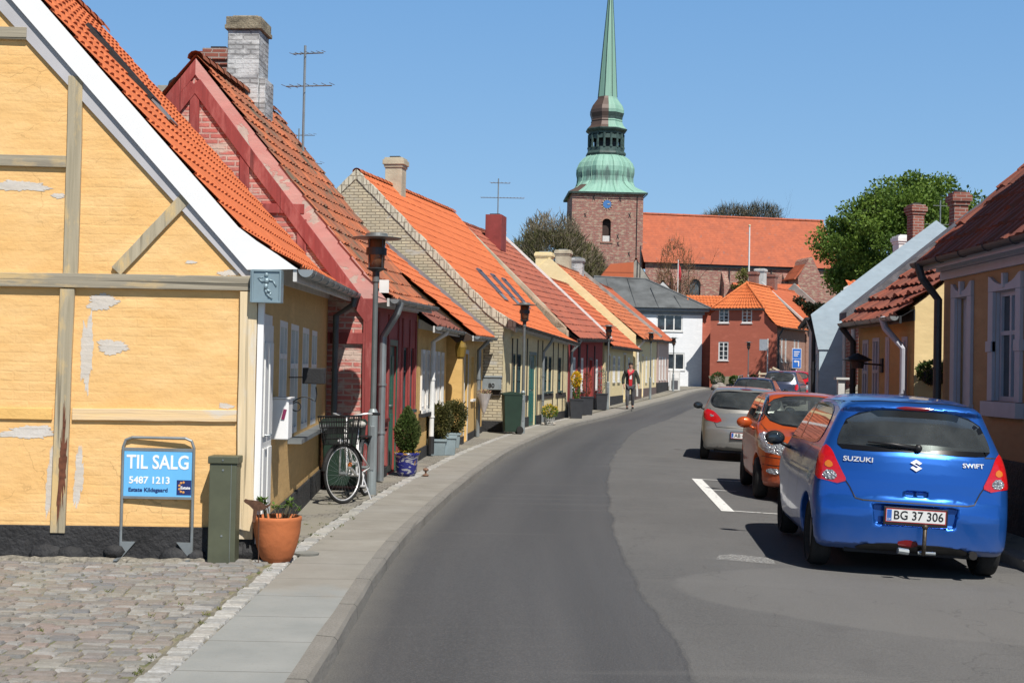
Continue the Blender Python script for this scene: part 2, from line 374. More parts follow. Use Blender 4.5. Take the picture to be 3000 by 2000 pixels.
def stripe(a, b, w, nseg=8):
    a = np.array(a); b = np.array(b); t = (b - a) / np.linalg.norm(b - a); nn = np.array((t[1], -t[0])) * w / 2
    L = [tuple(a + (b - a) * k / nseg - nn) for k in range(nseg + 1)]; Rr = [tuple(a + (b - a) * k / nseg + nn) for k in range(nseg + 1)]
    return drape('parking_marking', (L, Rr), MPAINT, dz=.006, n=1)
stripe((3.00, 21.9), (2.70, 16.85), .16); stripe((3.06, 21.86), (4.95, 21.6), .06); stripe((2.76, 16.93), (4.72, 16.6), .06); stripe((2.95, 19.9), (3.3, 19.86), .05, 2)
# a worn smear of old white paint beside the blue car
m = NM('worn_paint'); f = m.math('MULTIPLY', m.ramp(m.noise(42, 6, None, .7), .42, .66), .75)
m.fin((.55, .55, .53), .8); tr = m('BsdfTransparent'); mx = m('MixShader'); m.l.new(f, mx.inputs[0]); m.l.new(tr.outputs[0], mx.inputs[1]); m.l.new(m.b.outputs[0], mx.inputs[2]); m.l.new(mx.outputs[0], m.out.inputs[0])
drape('worn_marking', ([(1.88, 12.35), (1.95, 12.62), (2.1, 12.75)], [(2.38, 12.2), (2.42, 12.45), (2.4, 12.6)]), m.m, dz=.007)

def m_flags():
    m = NM('flags'); uv = m.uv(); sp = m('SeparateXYZ'); m.l.new(uv, sp.inputs[0]); sv = sp.outputs[1]
    fr = m.math('FRACT', m.math('DIVIDE', sv, .78)); jt = m.math('LESS_THAN', fr, .016)
    idn = m('TexWhiteNoise', noise_dimensions='1D'); m.l.new(m.math('FLOOR', m.math('DIVIDE', sv, .78)), idn.inputs['W'])
    near = m.ramp(m.math('ADD', sv, m.math('MULTIPLY', m.noise(1.5, 2, uv), 1.5)), 24.2, 24.5)
    cA = m.mix(m.ramp(m.noise(2.2, 6, uv), .3, .7), (.235, .25, .245), (.30, .31, .30)); cB = m.mix(m.ramp(m.noise(1.6, 7, uv, .65), .3, .7), (.215, .20, .17), (.31, .295, .262))
    col = m.mix(near, cA, cB); col = m.mix(m.math('MULTIPLY', idn.outputs[0], .28), col, (.25, .245, .23))
    col = m.mix(m.math('MULTIPLY', jt, .55), col, (.10, .095, .08))
    col = m.mix(m.math('MULTIPLY', m.ramp(m.noise(30, 5, uv), .55, .75), .3), col, (.2, .19, .17))
    m.bump(m.math('SUBTRACT', m.math('MULTIPLY', m.noise(50, 4, uv), .3), jt), .006); return m.fin(col, .88)
zp = lambda d: .1 + (-.0 if d > -2 else 0)
fl = MB(); ribbon(fl, [-.72, -.42, -.12], lambda d: .1, -14); fl.build('pavement', m_flags())['kind'] = 'structure'
m = NM('kerb_stone'); uv = m.uv(); sp = m('SeparateXYZ'); m.l.new(uv, sp.inputs[0]); fr = m.math('FRACT', m.math('DIVIDE', sp.outputs[1], 1.1)); jt = m.math('LESS_THAN', fr, .015)
c = m.mix(m.noise(3, 6, uv), (.17, .16, .14), (.28, .268, .245)); c = m.mix(m.math('MULTIPLY', m.ramp(m.noise(60, 3, uv), .5, .6), .4), c, (.13, .12, .11)); c = m.mix(jt, c, (.07, .07, .06)); m.bump(m.noise(45, 5, uv), .012)
MK = m.fin(c, .9)
kb = MB(); P = []
def kerbstrip(dlist, zlist, name, y0=-14, y1=200):
    mb = MB(); P = []; U = []
    for i in range(len(KP)):
        if not (y0 <= KP[i][1] <= y1): continue
        P.append([(*(KP[i] + KN[i] * (d + random.uniform(-.006, .006))), hr(KP[i][1]) + z + random.uniform(-.004, .004)) for d, z in zip(dlist, zlist)]); U.append([(k * .12, KS[i]) for k in range(len(dlist))])
    P = list(map(list, zip(*P))); U = list(map(list, zip(*U))); mb.grid(P[::-1], U[::-1]); o = mb.build(name, MK); o['kind'] = 'structure'; return o
kerbstrip([-.12, -.02, 0.0, 0.01], [.106, .104, .085, -.06], 'kerb')
zr = prof(RW)
kerbstrip([RW + .13, RW + .13, RW + .12, RW + .01, RW - .01, RW - .01][1:][::-1], [zr - .06, zr + .09, zr + .115, zr + .118, zr + .117][:5], 'kerb')
# outer left pavement: mixed small paving and gravelly concrete
def m_outer(name, a, b):
    m = NM(name); uv = m.uv(); nz = m('TexNoise', Scale=3., Detail=3.); m.l.new(uv, nz.inputs['Vector'])
    ad = m('VectorMath', operation='ADD'); m.l.new(uv, ad.inputs[0]); m.l.new(m.scale(nz.outputs['Color'], (.03, .03, 0)), ad.inputs[1])
    br = m('TexBrick', Scale=1., Color1=a, Color2=b, Mortar=(.13, .125, .10), **{'Brick Width': .11, 'Row Height': .11, 'Mortar Size': .008, 'Mortar Smooth': .4}); m.l.new(ad.outputs[0], br.inputs['Vector'])
    f = m.ramp(m.noise(.45, 4, uv), .47, .5)
    c2 = m.mix(m.noise(2, 6, uv), (.27, .255, .215), (.21, .195, .155)); c = m.mix(f, br.outputs['Color'], c2)
    c = m.mix(m.math('MULTIPLY', m.ramp(m.noise(4, 7, uv, .7), .6, .68), .5), c, (.14, .16, .07))
    m.bump(m.math('SUBTRACT', m.noise(35, 5, uv), m.math('MULTIPLY', br.outputs['Fac'], m.math('SUBTRACT', 1., f))), .01); return m.fin(c, .92)
ol = MB(); ribbon(ol, [-4.5, -2.6, -1.4, -.87], lambda d: .1, 10.9); ol.build('pavement', m_outer('small_paving', (.26, .245, .215), (.19, .175, .15)))['kind'] = 'structure'
# right pavement
rp = MB(); ribbon(rp, [RW + .12, RW + .5, RW + 1.1, RW + 3], lambda d: zr + .114, -14); rp.build('pavement', m_outer('right_paving', (.24, .23, .21), (.19, .18, .165)))['kind'] = 'structure'
yd = MB(); ribbon(yd, [RW + 3, RW + 12], lambda d: zr + .112, -14); yd.build('yard_ground', mg)['kind'] = 'structure'
# setts strip and cobbles: stones bedded in the ground
def stone(mb, c, u, w, ux, uy, h, r=.012):
    """rounded little block: centre c, size u x w along ux, uy"""
    x = Vector(ux); y = Vector(uy); c = Vector(c); a, b = u / 2, w / 2
    def q(i, j, z): return c + x * i + y * j + Vector((0, 0, z))
    jt = lambda: random.uniform(-.006, .006)
    o = [q(-a + jt(), -b + jt(), -.03), q(a + jt(), -b + jt(), -.03), q(a + jt(), b + jt(), -.03), q(-a + jt(), b + jt(), -.03)]
    z = [h + random.uniform(-.004, .004) for _ in range(4)]; t = [q(-a + r, -b + r, z[0]), q(a - r, -b + r, z[1]), q(a - r, b - r, z[2]), q(-a + r, b - r, z[3])]
    md = [o[i].lerp(t[i], .35) + Vector((0, 0, (.03 + h) * .42)) for i in range(4)]
    F = [(0, 1, 5, 4), (1, 2, 6, 5), (2, 3, 7, 6), (3, 0, 4, 7), (4, 5, 9, 8), (5, 6, 10, 9), (6, 7, 11, 10), (7, 4, 8, 11), (8, 9, 10, 11)]
    mb.addmesh(o + md + t, F)
def m_stone(name, cols, moss=.2):
    m = NM(name); g_ = m('NewGeometry'); r = g_.outputs['Random Per Island']
    cr = m('ValToRGB'); m.l.new(r, cr.inputs[0]); cr.color_ramp.interpolation = 'LINEAR'; e = cr.color_ramp.elements
    e[0].color = (*cols[0], 1); e[1].color = (*cols[-1], 1)
    for i, cc in enumerate(cols[1:-1]): k = e.new((i + 1) / (len(cols) - 1)); k.color = (*cc, 1)
    c = m.mix(m.math('MULTIPLY', m.ramp(m.noise(28, 5), .4, .7), .45), cr.outputs[0], (.13, .125, .11))
    c = m.mix(m.math('MULTIPLY', m.ramp(m.noise(1.2, 7, None, .7), .5, .66), .5), c, (.27, .26, .20))
    c = m.mix(m.math('MULTIPLY', m.ramp(m.noise(5, 6, None, .7), .6, .68), moss), c, (.13, .14, .06))
    m.bump(m.noise(70, 5), .006); return m.fin(c, .9)
st = MB(); s = 0
for i in range(len(KS) * 0 + 520):
    L = random.uniform(.085, .14); s += L
    x = np.interp(s, KS, KP[:, 0]); y = np.interp(s, KS, KP[:, 1]); nx = np.interp(s, KS, KN[:, 0]); ny = np.interp(s, KS, KN[:, 1])
    if y < 3: continue
    off = -.795 + random.uniform(-.012, .012)
    stone(st, (x + nx * off, y + ny * off, hr(y) + .085), .145 + random.uniform(-.02, .01), L - .012, (nx, ny, 0), (-ny, nx, 0), .02)
st.build('setts', m_stone('granite_setts', [(.40, .40, .39), (.29, .29, .28), (.46, .45, .42), (.33, .31, .29)], .15))['kind'] = 'structure'
bed = MB(); ribbon(bed, [-.9, -.7], lambda d: .088, -14); bed.build('setts_bed', plain('sand_joint', (.22, .205, .16), .95, var=.25, sc=9))['kind'] = 'structure'
cb = MB(); y = 3.2
while y < 11.42:
    w = random.uniform(.082, .112); x = -1.87 - random.uniform(0, .1) + (.0)
    xl = -8.5
    while x > xl:
        u = random.uniform(.09, .20); zz = .078 + .012 * math.sin(x * 1.7 + y) + .010 * math.sin(y * 2.3 - x * .8)
        stone(cb, (x - u / 2, y + w / 2 + .02 * math.sin(x * 1.3), zz), u - .008, w - .007, (1, random.uniform(-.05, .05), 0), (random.uniform(-.05, .05), 1, 0), random.uniform(.010, .020), .012)
        x -= u
    y += w
cb.build('cobbles', m_stone('cobble', [(.205, .195, .18), (.24, .20, .175), (.165, .168, .175), (.30, .29, .27), (.23, .215, .19), (.26, .21, .19), (.18, .182, .18), (.34, .33, .315)], .35))['kind'] = 'structure'
cbm = NM('cobble_joint'); c = cbm.mix(cbm.ramp(cbm.noise(3, 7, None, .7), .45, .6), (.25, .225, .165), (.13, .145, .06)); cbm.bump(cbm.noise(40, 5), .02)
bd = MB(); bd.grid([[(x, y, .078 + .012 * math.sin(x * 1.7 + y) + .010 * math.sin(y * 2.3 - x * .8)) for y in np.linspace(-10, 11.7, 60)] for x in np.linspace(-22, -1.84, 50)]); bd.build('cobble_bed', cbm.fin(c, .95))['kind'] = 'structure'
wd = MB(); rw = random.Random(9)
for i in range(80):
    k = rw.random() * .93
    if k < .45: x, y = -1.87 + rw.uniform(-.03, .05), rw.uniform(5.5, 14)
    elif k < .62: x, y = rw.uniform(-6, -1.95), rw.uniform(6, 11.2)
    else: x, y = rw.uniform(-2.1, -1.6), rw.uniform(12, 18)
    for j in range(rw.randint(5, 14)):
        a = rw.uniform(0, 6.28); r_ = rw.uniform(0, .03); h_ = rw.uniform(.008, .024); c_ = Vector((x + r_ * math.cos(a), y + r_ * math.sin(a), .095)); t_ = c_ + Vector((rw.uniform(-.02, .02), rw.uniform(-.02, .02), h_)); s_ = Vector((math.cos(a + 1), math.sin(a + 1), 0)) * .004; wd.face([c_ - s_, c_ + s_, t_ + s_ * .4, t_ - s_ * .4])
tag(wd.build('weeds', leafmat('weed', (.14, .17, .04), (.20, .19, .06), (.09, .12, .03))), 'small weeds and moss in the joints of the cobbles and pavement', 'weeds', kind='stuff')
# ------------------------------------------------------------------ houses
MWHITE = plain('white_paint', (.74, .74, .72), .55, var=.06, sc=5)
MOFFW = plain('offwhite_paint', (.60, .60, .58), .6, var=.1, sc=5)
MGREYM = plain('galvanised', (.30, .33, .34), .45, .5, var=.15, sc=4)
MDKGUT = plain('dark_gutter', (.045, .05, .055), .5, .2, var=.15)
MBLACK = plain('black_paint', (.02, .02, .022), .6, var=.2, bump=.003)
MPLINTH = plain('tarred_plinth', (.030, .030, .032), .75, var=.3, sc=3, bump=.02)
MGLASS = glassy('window_glass', (.018, .024, .030))
MCURT = plain('net_curtain', (.42, .42, .42), .9, var=.1, sc=12)
MDKTEAL = plain('dark_teal_frame', (.03, .07, .075), .5)
MREDBR = plain('darkred_paint', (.16, .025, .022), .6, var=.12, sc=4)
MGREEN = plain('green_door', (.03, .13, .085), .45, var=.12)
MTEAL = plain('teal_door', (.015, .14, .12), .4, var=.1)
MBROWNW = plain('brown_door', (.06, .035, .022), .6, var=.2)

class Fr:
    """street frontage: s runs from corner A to corner B, t runs into the house"""
    def __init__(s, A, B, side, zb):
        s.A = Vector((A[0], A[1], 0)); d = Vector((B[0] - A[0], B[1] - A[1], 0)); s.L = d.length; s.u = d.normalized()
        s.n = Vector((-s.u.y, s.u.x, 0)) if side == 'L' else Vector((s.u.y, -s.u.x, 0)); s.zb = zb; s.side = side
    def p(s, a, t, z): return s.A + s.u * a + s.n * t + Vector((0, 0, z))
UP = Vector((0, 0, 1))
def rect_wall(mb, o, u, L, z0, top, ops, nin, rev=.12):
    """wall face with real openings; nin = direction into the wall; top(s) height"""
    ss = sorted(set([0, L] + [a for q in ops for a in q[:2]])); 
    flip = u.cross(UP).dot(nin) > 0
    def face(p):
        mb.face(p[::-1] if flip else p)
    for i in range(len(ss) - 1):
        a, b = ss[i], ss[i + 1]; holes = sorted([(q[2], q[3]) for q in ops if q[0] < (a + b) / 2 < q[1]]); z = z0
        segs = []
        for h in holes: segs.append((z, h[0])); z = h[1]
        segs.append((z, None))
        for lo, hi in segs:
            za = top(a) if hi is None else hi; zb_ = top(b) if hi is None else hi
            if za - lo < 1e-4: continue
            face([o + u * a + UP * lo, o + u * b + UP * lo, o + u * b + UP * zb_, o + u * a + UP * za][::-1])
    for q in ops:
        a, b, lo, hi = q[:4]; c = [o + u * a + UP * lo, o + u * b + UP * lo, o + u * b + UP * hi, o + u * a + UP * hi]
        for i in range(4): p, r = c[i], c[(i + 1) % 4]; face([p, r, r + nin * rev, p + nin * rev][::-1])
def window(root, o, u, nin, q, mat=MWHITE, inset=.07, nx=2, ny=2, fw=.05, sill=True, sillm=None, surround=None, curtain=0, pm=None, name='window', smat=None):
    """casement window: frame bars, glazing, sill"""
    a, b, lo, hi = q; w = b - a; h = hi - lo; out = -nin
    O = o + u * a + UP * lo + nin * inset
    f = MB(); d = nin * .05
    def bar(x0, x1, z0, z1, k=0.): f.obox(O + u * x0 + UP * z0 - nin * k, u * (x1 - x0), d, UP * (z1 - z0))
    bar(0, fw, 0, h); bar(w - fw, w, 0, h); bar(fw, w - fw, 0, fw); bar(fw, w - fw, h - fw, h)
    for i in range(1, nx): x = w * i / nx; bar(x - fw * .45, x + fw * .45, fw, h - fw, .004)
    for j in range(1, ny):
        z = h * (j / ny if ny > 2 else .62); zz = fw * (.25 if ny > 2 else .42)
        xs = [fw] + [w * i / nx for i in range(1, nx)] + [w - fw]
        for i in range(len(xs) - 1): bar(xs[i] + (fw * .45 if i else 0), xs[i + 1] - (fw * .45 if i < len(xs) - 2 else 0), z - zz, z + zz, .002)
    F = f.build(name, mat, root)
    g = MB(); G0 = O + u * .01 + UP * .01 + nin * .03; g.obox(G0, u * (w - .02), nin * .012, UP * (h - .02)); g.build('pane', pm or MGLASS, F)
    if curtain:
        c = MB(); C0 = O + nin * .16
        for sd in (0, 1):
            P = []; nw = 14; cwid = w * curtain
            for i in range(nw + 1):
                x = (cwid * i / nw); x = x if sd == 0 else w - x
                P.append([C0 + u * x + nin * (.02 * math.sin(i * 1.9)) + UP * z for z in (0, h * .5, h)])
            c.grid(P)
        c.build('curtain', MCURT, F)
    if sill:
        s_ = MB(); s_.obox(o + u * (a - .05) + UP * (lo - .05) + out * .06, u * (w + .1), nin * (.06 + inset), UP * .048); s_.build('sill', sillm or mat, F)
    return F
def door(root, o, u, nin, q, mat, inset=.1, panels=3, frame=None, name='door', glaze=False):
    a, b, lo, hi = q; w = b - a; h = hi - lo; O = o + u * a + UP * lo + nin * inset
    m_ = MB(); m_.obox(O, u * w, nin * .05, UP * h)
    for k in range(panels):
        z0 = .1 + k * (h - .15) / panels
        for x0, x1 in ((.08, w / 2 - .04), (w / 2 + .04, w - .08)): m_.obox(O + u * x0 + UP * z0 - nin * .015, u * (x1 - x0), nin * .014, UP * ((h - .15) / panels - .1))
    D = m_.build(name, mat, root, bevel=.004)
    hd = MB(); hd.tube([O + u * .08 + UP * 1.0 - nin * .02, O + u * .08 + UP * 1.0 - nin * .06, O + u * .19 + UP * 1.0 - nin * .06], .009, 6); hd.build('handle', MGREYM, D)
    if frame:
        f = MB(); k = .09; f.obox(O - u * k - nin * (inset + .012), u * (k - .002), nin * (inset + .05), UP * (h + k)); f.obox(O + u * (w + .002) - nin * (inset + .012), u * (k - .002), nin * (inset + .05), UP * (h + k)); f.obox(O + UP * (h + .002) - nin * (inset + .012), u * w, nin * (inset + .05), UP * (k - .004)); f.build('door_frame', frame, D)
    return D
def half_pipe(mb, a, b, r, n=8, side=None, th=.006):
    a, b = Vector(a), Vector(b); d = (b - a).normalized(); s = d.cross(UP).normalized(); P = []
    for i in range(n + 1): t = math.pi * i / n; o = s * math.cos(t) * r - UP * math.sin(t) * r; P.append([a + o, b + o])
    mb.grid(P)
    for i in range(n + 1): pass
    P2 = []
    for i in range(n + 1): t = math.pi * i / n; o = s * math.cos(t) * (r - th) - UP * math.sin(t) * (r - th); P2.append([b + o, a + o])
    mb.grid(P2); mb.face([p[0] for p in P]); mb.face([p[1] for p in P][::-1])
def gutter(root, a, b, r=.065, mat=None, brackets=True):
    m_ = MB(); half_pipe(m_, a, b, r); G = m_.build('gutter', mat or MGREYM, root)
    if brackets:
        k = MB(); a, b = Vector(a), Vector(b); d = (b - a); L = d.length; d.normalize(); s = d.cross(UP).normalized(); n = max(2, int(L / .7))
        for i in range(n):
            c = a + d * (.25 + (L - .5) * i / (n - 1)); k.tube([c + s * math.cos(t) * (r + .004) - UP * math.sin(t) * (r + .004) for t in [math.pi * j / 6 for j in range(7)]], .006, 4)
        k.build('bracket', mat or MGREYM, G)
    return G
def pipe(root, pts, r=.038, mat=None, name='downpipe', low=None, lmat=None):
    m_ = MB(); m_.tube(pts, r, 10)
    for i in (1, 2):
        z = pts[-1][2] + (pts[-2][2] - pts[-1][2]) * i / 3; p = Vector((pts[-1][0], pts[-1][1], z)); m_.tube([p - UP * .015, p + UP * .015], r * 1.25, 10)
    P = m_.build(name, mat or MGREYM, root, smooth=False)
    if low: q = MB(); e = Vector(pts[-1]); q.tube([e + UP * .0, e + UP * low], r * 1.3, 10); q.build('foot', lmat or MGREYM, P)
    return P
def prof_pts(ov, ze, tr, zr, flare=0., nfl=3):
    """eave-to-ridge profile (t, z); flare lifts the foot of the slope outwards"""
    sl = (zr - ze) / (tr + ov)
    if flare <= 0: return [(-ov, ze), (tr, zr)]
    t1 = -ov + flare; # straight slope above t1, flatter below
    s2 = (zr - (ze + flare * .62)) / (tr - t1); pts = [(-ov, ze), (-ov + flare * .35, ze + flare * .18), (-ov + flare * .7, ze + flare * .40), (t1, ze + flare * .62), (tr, zr)]
    return pts
def along(prof, v):
    d = [0]; 
    for i in range(1, len(prof)): d.append(d[-1] + math.hypot(prof[i][0] - prof[i - 1][0], prof[i][1] - prof[i - 1][1]))
    x = v * d[-1]
    for i in range(1, len(prof)):
        if x <= d[i] + 1e-9: k = (x - d[i - 1]) / (d[i] - d[i - 1]); return (prof[i - 1][0] + k * (prof[i][0] - prof[i - 1][0]), prof[i - 1][1] + k * (prof[i][1] - prof[i - 1][1]))
    return prof[-1]
def plen(prof): return sum(math.hypot(prof[i][0] - prof[i - 1][0], prof[i][1] - prof[i - 1][1]) for i in range(1, len(prof)))
def tile_slope(mb, P, L, vlen, tw=.22, th=.33, amp=.028, step=.022, res=6, jit=.006, lift=.0, sag=0.):
    """pantiles as geometry. P(a, v) -> point on the slope, a along the eave (0..1), v up the slope (0..1)"""
    nc = max(2, round(L / tw)); nr = max(2, round(vlen / th)); 
    shape = []
    for k in range(res): x = k / res; shape.append((x, math.sin(2 * math.pi * x) * .5 + (.35 if x < .12 else 0)))
    e = 1e-3
    cols = [(c + x) / nc for c in range(nc) for x, _ in shape] + [1.0]; hs = [h for c in range(nc) for _, h in shape] + [shape[0][1]]
    jt = [[random.gauss(0, jit) for c in range(nc + 1)] for r in range(nr)]
    for r in range(nr):
        v0, v1 = r / nr, min(1, (r + 1) / nr + .0)
        rows = []; uvr = []
        for (v, lf) in ((v0, .0), (v0, step), (v1, .0)):
            row = []; ur = []
            for ci, (a, h) in enumerate(zip(cols, hs)):
                p = P(a, v); du = P(min(a + e, 1), v) - P(max(a - e, 0), v); dv = P(a, min(v + e, 1)) - P(a, max(v - e, 0)); n = du.cross(dv); n = n.normalized() * (1 if n.z > 0 else -1)
                c = min(ci // res, nc - 1); low = (lf == 0 and v == v0)
                hh = amp * h + (lf + jt[r][c] * (1 if v == v0 else 0)) + lift - (sag * math.sin(math.pi * a) if sag else 0)
                if low: hh = amp * h * .6 - .015 + lift
                row.append(p + n * hh); ur.append((a * nc, r + (v - v0) / (v1 - v0) * .98 + .01))
            rows.append(row); uvr.append(ur)
        mb.grid(rows, uvr)
def ridge_caps(mb, a, b, r=.10, L=.36, jit=.008):
    a, b = Vector(a), Vector(b); d = b - a; n = max(1, round(d.length / L)); u = d.normalized(); s = u.cross(UP).normalized()
    for i in range(n):
        p = a + d * i / n + UP * random.uniform(-jit, jit); q = a + d * (i + 1.08) / n; P = []
        for j in range(7): t = math.pi * (j / 6) * 1.06 - .1; P.append([p + s * math.cos(t) * r * 1.12 + UP * (math.sin(t) * r), q + s * math.cos(t) * r * .95 + UP * (math.sin(t) * r * .9)])
        mb.grid(P, [[(i + .5, .5)] * 2] * 7)
def chimney(root, c, w, d, z0, z1, mat, ang=0, cap=True, capm=None, step=None, pots=0, name='chimney'):
    c = Vector(c); x = Vector((math.cos(ang), math.sin(ang), 0)); y = Vector((-x.y, x.x, 0)); m_ = MB()
    def blk(w, d, a, b): m_.obox(c - x * w / 2 - y * d / 2 + UP * a, x * w, y * d, UP * (b - a))
    blk(w, d, z0, z1 - (.28 if cap else 0))
    if cap: blk(w + .06, d + .06, z1 - .28, z1 - .20); blk(w + .13, d + .13, z1 - .20, z1 - .06); blk(w + .05, d + .05, z1 - .06, z1)
    C = m_.build(name, mat, root, bevel=.01)
    k = MB(); k.obox(c - x * w * .3 - y * d * .3 + UP * (z1 + .0), x * w * .6, y * d * .6, UP * .05)
    k.build('chimney_cap', capm or MBLACK, C)
    return C
def house(name, label, cat, A, B, W_, ze, zr, ov=.35, side='L', wm=None, gm=None, rm=None, zb=None, tr=None, ops=(), flare=0., geo=True, plinth=.3, pm=None, gut=None, gable_over=.12, tw=.22, th=.33, far_over=.06, plain_rear=True, group=None, tile_kw={}, jit=.006, ridge=True, soff=None, sag=0., near_gable=True, gops=()):
    zb = zb if zb is not None else zpave(*A); f = Fr(A, B, side, zb); root = empty(name, (A[0], A[1], zb), label, cat, group)
    tr = tr or W_ / 2; ze = ze if isinstance(ze, tuple) else (ze, ze); zr = zr if isinstance(zr, tuple) else (zr, zr)
    pn = prof_pts(ov, ze[0], tr, zr[0], flare); pf = prof_pts(ov, ze[1], tr, zr[1], flare); bz = zb - .35
    def under(prof, t): # roof height at inward distance t
        for i in range(1, len(prof)):
            if t <= prof[i][0]: k = (t - prof[i - 1][0]) / (prof[i][0] - prof[i - 1][0]); return prof[i - 1][1] + k * (prof[i][1] - prof[i - 1][1])
        return prof[-1][1]
    wt = (under(pn, 0) - .06, under(pf, 0) - .06)
    w = MB(); rect_wall(w, f.p(0, 0, 0), f.u, f.L, bz, lambda s: wt[0] + (wt[1] - wt[0]) * s / f.L, [o[:4] for o in ops], f.n)
    w.build('wall', wm, root)
    gz = MB()
    for (s_, prf, go) in ((0, pn, near_gable), (f.L, pf, True)):
        if not go: continue
        pts = [f.p(s_, 0.005, bz), f.p(s_, 0.005, under(prf, 0) - .05)]
        for q in prf:
            if q[0] > 0.05: pts.append(f.p(s_, q[0], q[1] - .05))
        pts += [f.p(s_, W_, under(prf, 0) - .05), f.p(s_, W_, bz)]
        gz.prism(pts, f.u * (.25 if s_ == 0 else -.25))
    gz.build('gable', gm or wm, root)
    bk = MB(); bk.face([f.p(0, W_, bz), f.p(f.L, W_, bz), f.p(f.L, W_, wt[1]), f.p(0, W_, wt[0])]); bk.build('rear_wall', gm or wm, root)
    # roof
    r = MB(); a0, a1 = -gable_over, f.L + far_over
    def Pf(a, v):
        n_ = along(pn, v); q = along(pf, v); return f.p(a0 + (a1 - a0) * a, n_[0] + (q[0] - n_[0]) * a, n_[1] + (q[1] - n_[1]) * a)
    if geo: tile_slope(r, Pf, a1 - a0, plen(pn), tw, th, lift=.02, jit=jit, sag=sag, **tile_kw)
    else:
        nr = max(2, round(plen(pn) / th)); nc = max(2, round((a1 - a0) / tw)); r.grid([[Pf(i / 10, j / 10) + UP * .03 for j in range(11)] for i in range(11)], [[(i / 10 * nc, j / 10 * nr) for j in range(11)] for i in range(11)])
    def Pb(a, v):
        z0_ = under(pn, 0) - .1; z1_ = under(pf, 0) - .1; return f.p(a0 + (a1 - a0) * a, W_ + .2 + (tr - W_ - .2) * v, (z0_ + (zr[0] - z0_) * v) * (1 - a) + (z1_ + (zr[1] - z1_) * v) * a)
    r.grid([[Pb(i / 4, j / 4) + UP * .03 for j in range(5)] for i in range(5)][::-1], [[(i * 5, j * 4) for j in range(5)] for i in range(5)][::-1])
    if ridge: ridge_caps(r, f.p(a0, tr, zr[0] - .015), f.p(a1, tr, zr[1] - .015))
    ro = r.build('roof', rm, root)
    # soffit board under the overhang
    sb = MB()
    sb.grid([[f.p(a0 + .01 + (a1 - a0 - .02) * i, pn[0][0] + .02, (ze[0] + (ze[1] - ze[0]) * i) - .02), f.p(a0 + .01 + (a1 - a0 - .02) * i, .0, (wt[0] + (wt[1] - wt[0]) * i) - .03)] for i in (0, 1)])
    sb.obox(f.p(a0 + .01, -ov + .02, ze[0] - .10), f.u * (a1 - a0 - .02) + UP * (ze[1] - ze[0]), f.n * .03, UP * .11)
    sb.obox(f.p(a0 + .02, -.02, wt[0] - .2), f.u * (a1 - a0 - .04) + UP * (wt[1] - wt[0]), f.n * .018, UP * .16)
    sb.build('soffit', soff or MOFFW, root)
    if gut is not None: gutter(root, f.p(a0 + .02, -ov - .05, ze[0] + .0), f.p(a1 - .02, -ov - .05, ze[1] + .0), .062, gut)
    if plinth:
        pl = MB(); xs = [0] + sorted([v for o in ops if o[2] < zb + plinth for v in (o[0] - .1, o[1] + .1)]) + [f.L]
        for i in range(0, len(xs) - 1, 2):
            if xs[i + 1] - xs[i] > .02: pl.obox(f.p(max(xs[i], -.02), -.025, bz), f.u * (xs[i + 1] - max(xs[i], -.02)), f.n * .0245, UP * (zb + plinth - bz))
        pl.obox(f.p(-.025, -.02, bz), f.u * .0245, f.n * W_, UP * (zb + plinth - bz)); pl.build('plinth', pm or MPLINTH, root, bevel=.008)
    return root, f, dict(pn=pn, pf=pf, under=under, wt=wt, P=Pf, bz=bz)
def skylight(root, P, a, v0, v1, w, nrm, mat=None):
    """roof window: dark frame, glass and lead apron"""
    c = [P(a - w / 2, v0), P(a + w / 2, v0), P(a + w / 2, v1), P(a - w / 2, v1)]; n = (c[1] - c[0]).cross(c[3] - c[0]).normalized(); n = n if n.z > 0 else -n
    m_ = MB(); u = (c[1] - c[0]); v = (c[3] - c[0]); U = u.normalized(); VV = v.normalized(); o = c[0] + n * .03; k = .07
    m_.obox(o, u, VV * k, n * .05); m_.obox(o + v - VV * k, u, VV * k, n * .055); m_.obox(o + VV * k, U * k, v - VV * 2 * k, n * .05); m_.obox(o + u - U * k + VV * k, U * k, v - VV * 2 * k, n * .05)
    F = m_.build('skylight', mat or MBLACK, root); g = MB(); g.obox(o + U * k + VV * k, u - U * 2 * k, v - VV * 2 * k, n * .035); g.build('pane', MGLASS, F)
    l = MB(); l.obox(o - VV * .28 + n * .015, u, VV * .27, n * .02); l.build('flashing', MGREYM, F); return F
# ------------------------------------------------------------------ left side of the street
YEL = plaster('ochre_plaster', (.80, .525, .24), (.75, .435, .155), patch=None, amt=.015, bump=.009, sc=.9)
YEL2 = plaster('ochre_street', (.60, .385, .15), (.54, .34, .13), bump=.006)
TIMB = wood('grey_timber', (.44, .38, .27), (.30, .26, .18), (.62, .44, .20), vert=True)
TIMBH = wood('grey_timber_h', (.36, .32, .24), (.24, .21, .16), (.55, .40, .20), vert=False)
TIMBW = wood('pale_timber', (.76, .60, .38), (.62, .50, .32), (.66, .60, .50), vert=True)
TIMBWH = wood('pale_rail', (.80, .56, .28), (.66, .50, .32), (.62, .56, .48), vert=False)
T_OR = tiles('orange_tiles', ((.62, .170, .062), (.50, .125, .045), (.42, .11, .045)), var=.5, grime=.3)
T_OLD = tiles('weathered_tiles', ((.50, .155, .065), (.32, .105, .055), (.17, .10, .07)), moss=(.12, .10, .07), mamt=.09, var=.9, grime=.85)
T_BR = tiles('brown_tiles', ((.26, .085, .055), (.17, .06, .045), (.10, .06, .05)), moss=(.10, .08, .07), mamt=.03, var=.7, grime=.6)
BOARD = plain('grey_bargeboard', (.50, .49, .51), .7, var=.1, sc=2)
